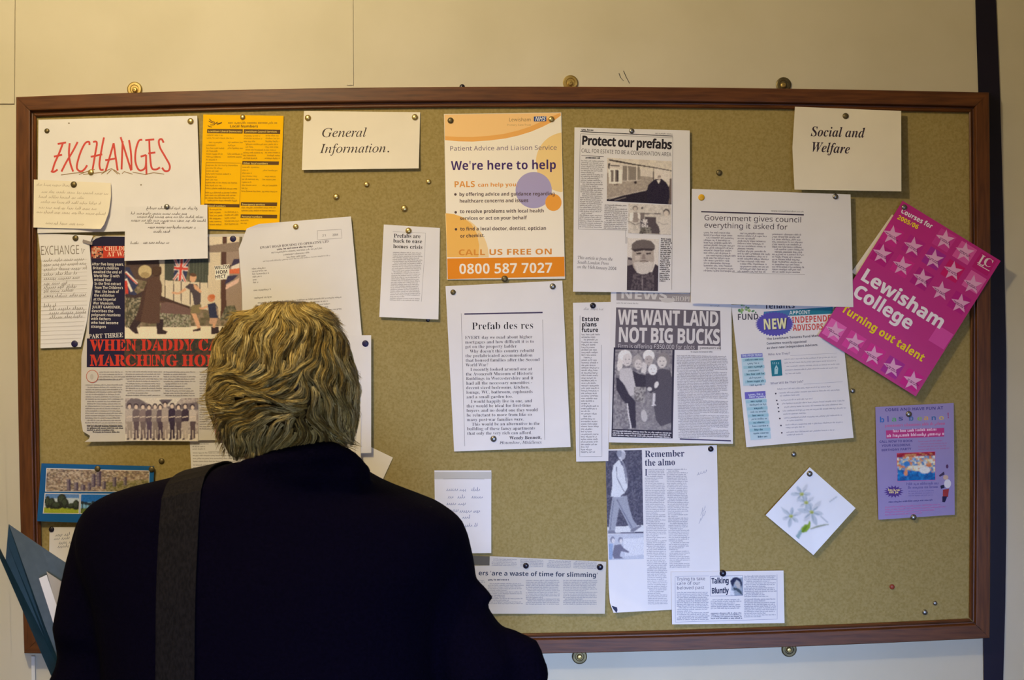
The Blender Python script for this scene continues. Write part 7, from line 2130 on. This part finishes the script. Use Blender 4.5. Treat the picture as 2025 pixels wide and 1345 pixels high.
# coat: torso loft, sleeves, collar, fused
b = Blob()
rows = [(915, 455, 706, .070, -.525), (925, 420, 720, .082, -.520), (938, 360, 738, .092, -.515), (950, 316, 756, .100, -.510), (964, 256, 786, .106, -.506), (978, 212, 822, .110, -.503), (996, 184, 868, .115, -.502),
        (1020, 168, 902, .119, -.50), (1060, 160, 918, .124, -.50), (1110, 168, 912, .130, -.50), (1180, 196, 880, .134, -.50), (1280, 214, 868, .136, -.50), (1400, 222, 866, .136, -.50),
        (1560, 214, 868, .138, -.50), (1750, 196, 880, .146, -.50), (1990, 180, 896, .156, -.50)]
rings = []
for py, xl, xr, ry, cy in rows:
    A, B = W(xl, py, PY), W(xr, py, PY)
    cx, w = (A.x + B.x) / 2, (B.x - A.x) / 2
    z = A.z
    r = []
    for k in range(40):
        a = 2 * PI * k / 40
        c, s_ = math.cos(a), math.sin(a)
        e = .8
        r.append(Vector((cx + w * math.copysign(abs(c) ** e, c), cy + ry * math.copysign(abs(s_) ** e, s_), z)))
    rings.append(r)
b.ring_loft(rings)
S = .000664
b.tube([sh(224, 1056), sh(200, 1140), sh(178, 1250), sh(172, 1345), sh(182, 1450, -.475)], [74 * S, 72 * S, 72 * S, 74 * S, 72 * S], n=22)
b.tube([sh(182, 1450, -.475), L_el.lerp(L_wr, .5) + Vector((0, 0, .005)), L_wr - Vector((0, .012, .004))], [72 * S, .056, .046], n=22)
b.tube([sh(852, 1072), sh(864, 1130), sh(874, 1180), sh(900, 1240), sh(940, 1310), sh(975, 1400, -.48)], [76 * S, 77 * S, 72 * S, 76 * S, 84 * S, 82 * S], n=22)
b.tube([sh(975, 1400, -.48), R_el.lerp(R_wr, .5), R_wr - (R_wr - R_el).normalized() * .02], [84 * S, .060, .048], n=22)
# bunched folds of the sleeve
b.tube([sh(912, 1164, -.51), sh(946, 1174, -.51), sh(962, 1187, -.51), sh(954, 1204, -.51)], [26 * S, 22 * S, 19 * S, 16 * S], n=14)
b.tube([sh(945, 1290, -.50), sh(1008, 1266, -.50), sh(1034, 1286, -.50), sh(1055, 1345, -.50), sh(1075, 1400, -.49), sh(1010, 1450, -.48)], [34 * S, 26 * S, 36 * S, 36 * S, 40 * S, 44 * S], n=18)
# collar turned up behind the neck
b.tube([sh(440, 938, -.565), sh(490, 926, -.590), sh(550, 909, -.604), sh(610, 898, -.606), sh(652, 892, -.600), sh(690, 908, -.585), sh(722, 936, -.555)],
       [16 * S, 19 * S, 22 * S, 23 * S, 22 * S, 20 * S, 16 * S], n=14)
b.tube([sh(500, 944, -.585), sh(600, 930, -.598), sh(690, 938, -.580)], [26 * S, 30 * S, 26 * S], n=14)
coat, cv, cf = b.build('coat', M_COAT, .0065, 6, parent=person)
coat_bvh = BVHTree.FromPolygons(cv, cf)

b = Blob()
b.tube([(TX0 - .06, -.50, .86), (TX0 + .06, -.50, .86)], [.105, .105], n=20)
for sx in (-1, 1):
    x = TX0 + sx * .088
    b.tube([(x, -.50, .84), (x + sx * .005, -.50, .47), (x + sx * .01, -.512, .13)], [.092, .074, .062], n=20)
b.build('trousers', M_TROU, .009, 5, parent=person)
for sx in (-1, 1):
    b = Blob()
    x = TX0 + sx * .098
    b.tube([(x, -.535, .052), (x + sx * .006, -.46, .050), (x + sx * .014, -.36, .044)], [.044, .046, .040], n=16)
    v = [(q[0], q[1], max(q[2], .002)) for q in b.v]
    mesh_obj('shoe', v, b.f, M_SHOE, parent=person, smooth=True)

# ------------------------------------------------------------------ hair: flowing locks laid over the skull
M_HAIR, _t, _b = node_mat('blond_hair', .5, .12)
_a = _t.nodes.new('ShaderNodeAttribute'); _a.attribute_name = 'tone'
_t.links.new(_a.outputs['Color'], _b.inputs['Base Color'])

OUT = [(597, 540, 605), (600, 524, 622), (604, 512, 634), (610, 497, 646), (620, 466, 655), (636, 448, 667), (665, 431, 681), (693, 420, 692), (732, 413, 703), (766, 411, 710),
       (790, 408, 711), (806, 412, 709), (834, 421, 706), (860, 428, 701), (880, 437, 696), (892, 442, 682), (902, 452, 660), (912, 464, 610)]
HYC = -.535
def row(py):
    py = min(max(py, OUT[0][0]), OUT[-1][0])
    for (a, l0, r0), (c, l1, r1) in zip(OUT, OUT[1:]):
        if py <= c:
            t = (py - a) / (c - a)
            return lerp(l0, l1, t), lerp(r0, r1, t)
    return OUT[-1][1:]
def hair_point(px, py, lift=0.0):
    l, r = row(py)
    cx, w = (l + r) / 2, (r - l) / 2
    q = min(1, abs(px - cx) / w)
    v = (py - 755) / 160
    ry = .104 * math.sqrt(max(.02, 1 - min(1, abs(v)) ** 2.2))
    if py > 850: ry = max(ry, .062)
    return W(px, py, HYC - ry * math.sqrt(1 - q * q) - lift)

Z5 = lambda x, y: (380 + x / 3.54, 580 + y / 3.54)
GUIDES = [
    [(600, 80), (480, 130), (400, 210), (350, 330), (370, 450), (340, 520)], [(640, 80), (560, 150), (520, 260), (500, 380), (520, 480), (580, 560)],
    [(640, 90), (650, 160), (710, 220), (735, 285), (690, 360), (600, 430), (590, 500), (640, 560)], [(700, 80), (720, 150), (785, 215), (790, 300), (735, 380), (700, 450), (720, 520)],
    [(760, 75), (830, 150), (890, 250), (895, 350), (830, 440), (765, 500)], [(800, 80), (900, 150), (970, 260), (1010, 380), (1020, 500), (1050, 620)],
    [(850, 90), (960, 180), (1040, 300), (1080, 440), (1120, 580), (1140, 700)], [(560, 80), (440, 160), (330, 260), (260, 380), (240, 480)],
    [(480, 110), (360, 180), (260, 240), (200, 330), (170, 430), (150, 520)], [(420, 120), (300, 160), (230, 220), (180, 300), (150, 400)],
    [(560, 600), (420, 600), (300, 560), (200, 590), (140, 640)], [(700, 640), (560, 660), (430, 680), (300, 650), (190, 700), (120, 740)],
    [(760, 700), (640, 760), (500, 715), (380, 745), (260, 715), (150, 770)], [(800, 780), (680, 800), (560, 770), (430, 800), (330, 825), (220, 860)],
    [(760, 830), (620, 850), (480, 845), (360, 870), (270, 920), (240, 1010)], [(640, 880), (520, 890), (440, 930), (470, 1010), (460, 1090)],
    [(420, 920), (350, 980), (370, 1060), (330, 1140)], [(300, 900), (255, 980), (270, 1070), (320, 1150)], [(560, 900), (520, 980), (540, 1060), (500, 1100)],
    [(680, 890), (640, 960), (600, 1030), (570, 1080)], [(740, 880), (765, 960), (765, 1030), (740, 1060)], [(820, 880), (860, 950), (895, 1010), (880, 1040)],
    [(900, 560), (880, 660), (900, 760), (940, 860), (980, 960), (1060, 1050), (1100, 1080)], [(980, 520), (960, 640), (990, 760), (1020, 880), (1080, 980), (1110, 1040)],
    [(1060, 560), (1060, 680), (1090, 800), (1100, 920), (1110, 1000)], [(1120, 600), (1140, 700), (1140, 820), (1120, 920), (1125, 1000)],
    [(840, 480), (780, 540), (830, 590), (890, 650)], [(720, 540), (640, 575), (560, 610), (500, 630)], [(600, 560), (520, 600), (420, 640), (330, 620)],
    [(860, 640), (850, 740), (870, 840), (930, 940)], [(250, 500), (190, 540), (140, 560), (120, 620)], [(200, 780), (150, 740), (110, 760)]]
gp, gd = [], []
for g in GUIDES:
    g = [Z5(*q) for q in g]
    for a, c in zip(g, g[1:]):
        L = math.hypot(c[0] - a[0], c[1] - a[1])
        n = max(2, int(L / 4))
        for k in range(n):
            gp.append((lerp(a[0], c[0], (k + .5) / n), lerp(a[1], c[1], (k + .5) / n)))
            gd.append(((c[0] - a[0]) / L, (c[1] - a[1]) / L))
gp, gd = np.array(gp), np.array(gd)
def flow(x, y):
    w = 1 / ((gp[:, 0] - x) ** 2 + (gp[:, 1] - y) ** 2 + 30) ** 1.6
    d = (gd * w[:, None]).sum(0)
    L = math.hypot(*d) or 1
    a = .36 * math.sin((y - .35 * x) / 11.5 + 1.2 * math.sin(x / 31.0))
    c, s_ = math.cos(a), math.sin(a)
    return (d[0] * c - d[1] * s_) / L, (d[0] * s_ + d[1] * c) / L

rng = random.Random(11)
hv, hf, hc = [], [], []
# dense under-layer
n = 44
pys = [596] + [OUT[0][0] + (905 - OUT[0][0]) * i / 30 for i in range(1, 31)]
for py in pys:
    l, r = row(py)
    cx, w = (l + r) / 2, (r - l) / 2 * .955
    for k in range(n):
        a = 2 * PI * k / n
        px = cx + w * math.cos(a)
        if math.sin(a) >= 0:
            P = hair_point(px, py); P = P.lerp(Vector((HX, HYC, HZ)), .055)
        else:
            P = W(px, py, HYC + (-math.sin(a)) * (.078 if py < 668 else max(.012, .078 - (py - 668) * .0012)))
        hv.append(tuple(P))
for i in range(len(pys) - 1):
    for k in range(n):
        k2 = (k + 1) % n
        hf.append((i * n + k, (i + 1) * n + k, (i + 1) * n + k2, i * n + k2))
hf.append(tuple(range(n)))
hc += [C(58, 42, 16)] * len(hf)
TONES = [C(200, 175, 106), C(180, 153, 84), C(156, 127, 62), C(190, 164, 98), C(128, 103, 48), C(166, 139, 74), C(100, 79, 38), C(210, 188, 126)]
def strand(path, rad, lift, col, place=None, out=-1):
    b0 = len(hv)
    N = len(path)
    for i, (x, y) in enumerate(path):
        t = i / (N - 1)
        P = (place or hair_point)(x, y, lift * math.sin(PI * min(1, .15 + t * .75)))
        a, c = path[max(i - 1, 0)], path[min(i + 1, N - 1)]
        dx, dz = c[0] - a[0], -(c[1] - a[1])
        L = math.hypot(dx, dz) or 1
        nx, nz = -dz / L, dx / L
        rr = rad * (1 - .75 * t ** 2)
        hv.append((P.x + nx * rr, P.y - out * rr * .4, P.z + nz * rr))
        hv.append((P.x - nx * rr, P.y - out * rr * .4, P.z - nz * rr))
        hv.append((P.x, P.y + out * rr, P.z))
    for i in range(N - 1):
        for k in range(3):
            k2 = (k + 1) % 3
            hf.append((b0 + 3 * i + k, b0 + 3 * i + k2, b0 + 3 * i + 3 + k2, b0 + 3 * i + 3 + k))
            hc.append(col)
seeds = []
for gy in range(590, 905, 9):
    for gx in range(405, 715, 9):
        x, y = gx + rng.uniform(-6, 6), gy + rng.uniform(-6, 6)
        l, r = row(y)
        if y > 597 and l + 2 < x < r - 2: seeds.append((x, y))
for k in range(90):                  # the crown, where the locks part
    x = rng.uniform(505, 650)
    y = rng.uniform(597, 606)
    l, r = row(y)
    if l < x < r: seeds.append((x, y))
for (x, y) in seeds:
    base = rng.choice(TONES)
    lift0 = rng.uniform(.000, .011)
    length = rng.randint(9, 15)
    wave, ph = rng.uniform(.3, 1.8), rng.uniform(0, 6.28)
    spread = rng.uniform(2.5, 6)
    path, px, py = [], x, y
    d0 = None
    for i in range(length):
        path.append((px, py))
        dx, dy = flow(px, py)
        px, py = px + dx * 6.2, py + dy * 6.2
        l, r = row(py)
        if py > 914 or px < l - 4 or px > r + 4: break
    if len(path) < 4: continue
    N = len(path)
    for j in range(14):
        o = rng.uniform(-1, 1)
        tf = rng.uniform(.3, 1.35)
        tone = tuple(min(1, q * tf) for q in (base if rng.random() < .75 else rng.choice(TONES))[:3]) + (1,)
        jw, jp = rng.uniform(0, 1.6), rng.uniform(0, 6.28)
        pts = []
        for i, (qx, qy) in enumerate(path):
            t = i / (N - 1)
            a, c = path[max(i - 1, 0)], path[min(i + 1, N - 1)]
            L = math.hypot(c[0] - a[0], c[1] - a[1]) or 1
            nx, ny = -(c[1] - a[1]) / L, (c[0] - a[0]) / L
            off = o * spread * (1 - .55 * t) + wave * math.sin(ph + i * .7) * .6 + jw * math.sin(jp + i * .9)
            pts.append((qx + nx * off, qy + ny * off))
        m = rng.randint(max(4, N - 3), N)
        strand(pts[:m], rng.uniform(.00020, .00036), lift0 + rng.uniform(-.0008, .0016) + .002 * (1 - abs(o)), tone)
# the fringe and the sides towards the face
def front_point(px, py, lift=0.0):
    l, r = row(py)
    cx, w = (l + r) / 2, (r - l) / 2 * .99
    q = min(1, abs(px - cx) / w)
    f = .083 if py < 668 else max(.018, .083 - (py - 668) * .0011)
    return W(px, py, HYC + f * math.sqrt(1 - q * q) + lift)
for gy in range(600, 800, 9):
    for gx in range(412, 712, 9):
        x, y = gx + rng.uniform(-5, 5), gy + rng.uniform(-5, 5)
        l, r = row(y)
        cx, w = (l + r) / 2, (r - l) / 2
        if not l + 2 < x < r - 2 or (y > 668 and abs(x - cx) < w * .72): continue
        base, lift0 = rng.choice(TONES), rng.uniform(.001, .008)
        path, px, py, ph = [], x, y, rng.uniform(0, 6.28)
        for i in range(11):
            path.append((px, py))
            px += 2.6 * (px - cx - 14) / w + 1.2 * math.sin(ph + i * .6)
            py += 5.2
            if py > 680 + max(0, abs(px - cx) / w - .6) * 520: break
            ll, rr_ = row(py)
            px = min(max(px, ll + 1), rr_ - 1)
        if len(path) < 4: continue
        for j in range(9):
            o, tf = rng.uniform(-4.5, 4.5), rng.uniform(.35, 1.3)
            tone = tuple(min(1, q * tf) for q in base[:3]) + (1,)
            strand([(qx + o * (1 - .5 * i / len(path)), qy) for i, (qx, qy) in enumerate(path)], rng.uniform(.0003, .0005), lift0, tone, front_point, 1)
# a little fuzz round the outline
for (py, l, r), (py2, l2, r2) in zip(OUT, OUT[1:]):
    for k in range(14):
        t = rng.random()
        y = lerp(py, py2, t)
        if y > 890: continue
        for x, sx in ((lerp(l, l2, t), -1), (lerp(r, r2, t), 1)):
            dx, dy = flow(x - sx * 8, y)
            pts, q = [], [x - sx * 4, y]
            vx, vy = dx + sx * rng.uniform(.1, .5), dy - rng.uniform(0, .3)
            for i in range(7):
                pts.append(tuple(q))
                q[0] += vx * 3.4; q[1] += vy * 3.4
                vx -= sx * .09
            strand(pts, rng.uniform(.00022, .0004), .001, rng.choice(TONES[1:7]))
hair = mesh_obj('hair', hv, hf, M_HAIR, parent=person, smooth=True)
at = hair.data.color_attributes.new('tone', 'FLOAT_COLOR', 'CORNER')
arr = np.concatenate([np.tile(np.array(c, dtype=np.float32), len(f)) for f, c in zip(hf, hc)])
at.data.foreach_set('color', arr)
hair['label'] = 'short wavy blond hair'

# ------------------------------------------------------------------ the shoulder bag
bag = tag(empty('shoulder_bag', (-.47, -.70, .62)), 'dark shoulder bag whose wide grey strap crosses the coat from the shoulder', 'bag')
sv, sf = [], []
SXC, SW = -.4035, .0245
ang = [math.radians(a) for a in range(-62, 236, 4)]
cen = Vector((0, -.50, 1.02))
cols = 5
okrows = 0
for th in ang:
    d = Vector((0, -math.cos(th), math.sin(th)))
    pts = []
    for k in range(cols):
        x = SXC + SW * (2 * k / (cols - 1) - 1)
        o = Vector((x, cen.y, cen.z)) + d * .9
        h = coat_bvh.ray_cast(o, -d)[0]
        pts.append(h)
    if any(h is None for h in pts): continue
    rad = max((h - cen).dot(d) for h in pts)
    for k, h in enumerate(pts):
        sv.append(h + d * .003)
        sv.append(h + d * .0052)
    okrows += 1
m = 2 * cols
for i in range(okrows - 1):
    for k in range(cols - 1):
        a = i * m + 2 * k
        sf.append((a, a + 2, a + m + 2, a + m))
        sf.append((a + 1, a + m + 1, a + m + 3, a + 3))
    a = i * m
    sf.append((a, a + m, a + m + 1, a + 1))
    a = i * m + m - 2
    sf.append((a, a + 1, a + m + 1, a + m))
mesh_obj('strap', sv, sf, M_STRAP, parent=bag)
bb = Blob()
bb.ball((-.47, -.70, .70), (.15, .045, .11), n=28, m=16)
bv = []
for q in bb.v:
    d = [(q[0] + .47) / .15, (q[1] + .70) / .045, (q[2] - .70) / .11]
    g = max(abs(t) for t in d) or 1
    s_ = (sum(t * t for t in d) ** .5 / g) ** .75
    bv.append((-.47 + d[0] * s_ * .15, -.70 + d[1] * s_ * .045, .70 + d[2] * s_ * .11))
mesh_obj('bag_body', bv, bb.f, M_STRAP, parent=bag, smooth=True)

# ------------------------------------------------------------------ the folder under the arm
M_FOLD = noise_mat('blue_grey_folder_card', C(76, 88, 97), C(84, 96, 105), scale=60, rough=.5, spec=.35)
M_TEAL_SHADE = noise_mat('shaded_teal_folder_card', C(20, 48, 66), C(26, 56, 74), scale=60, rough=.5, spec=.3)  # teal card darkened: shade of the turned cover is put into the colour
folder = tag(empty('folder', W(160, 1420, -.42)), 'open card folder, grey inside, its teal cover and spine darkened with painted shade, held under the arm of the person', 'folder')
def slab(name, pts, th, mat, parent=None, n=8, bend=0.0):
    a, b_, c, d = pts
    F, Bk = [], []
    for j in range(n + 1):
        for i in range(n + 1):
            u, v = i / n, j / n
            P = a.lerp(b_, u).lerp(d.lerp(c, u), v)
            P.y -= bend * math.sin(PI * u)
            F.append(P); Bk.append(P + Vector((0, th, 0)))
    fs = []
    m = len(F)
    for j in range(n):
        for i in range(n):
            k = j * (n + 1) + i
            fs += [(k, k + n + 1, k + n + 2, k + 1), (m + k, m + k + 1, m + k + n + 2, m + k + n + 1)]
    for i in range(n):
        fs += [(i, i + 1, m + i + 1, m + i)]
        o = n * (n + 1)
        fs += [(o + i + 1, o + i, m + o + i, m + o + i + 1)]
        fs += [(i * (n + 1), m + i * (n + 1), m + (i + 1) * (n + 1), (i + 1) * (n + 1))]
        fs += [((i + 1) * (n + 1) + n, m + (i + 1) * (n + 1) + n, m + i * (n + 1) + n, i * (n + 1) + n)]
    if parent is not None:
        return mesh_obj(name, F + Bk, fs, mat, parent=parent)
    return mesh_obj(name, F + Bk, fs, mat, origin=a.lerp(c, .5))
Yf = -.42
slab('back_cover', (W(17, 1037, Yf), W(280, 1206, Yf + .03), W(424, 1560, Yf + .05), W(160, 1440, Yf)), .0012, M_FOLD, folder, bend=.006)
slab('front_cover', (W(-30, 1036, Yf - .03), W(-10, 1066, Yf - .014), W(172, 1434, Yf - .014), W(146, 1440, Yf - .03)), .0012, M_TEAL_SHADE, folder)
slab('spine', (W(17, 1038, Yf - .002), W(11, 1108, Yf - .013), W(171, 1433, Yf - .013), W(160, 1440, Yf - .002)), .0010, M_TEAL_SHADE, folder, n=2)  # this strip carries the shade of the folder's inside in its colour
sheet = slab('paper_sheet', (W(92, 1131, Yf - .006), W(290, 1262, Yf + .016), W(420, 1540, Yf + .03), W(186, 1450, Yf - .007)), .0006, paper_mat('grey_paper', C(176, 168, 158)))
tag(sheet, 'greyish loose sheet inside the blue-grey folder', 'sheet')
sheet = slab('paper_sheet', (W(77, 1144, Yf - .009), W(92, 1137, Yf - .0085), W(196, 1452, Yf - .0085), W(174, 1446, Yf - .009)), .0006, WHITE)
tag(sheet, 'narrow bright white sheet edge standing up in the blue-grey folder', 'sheet')
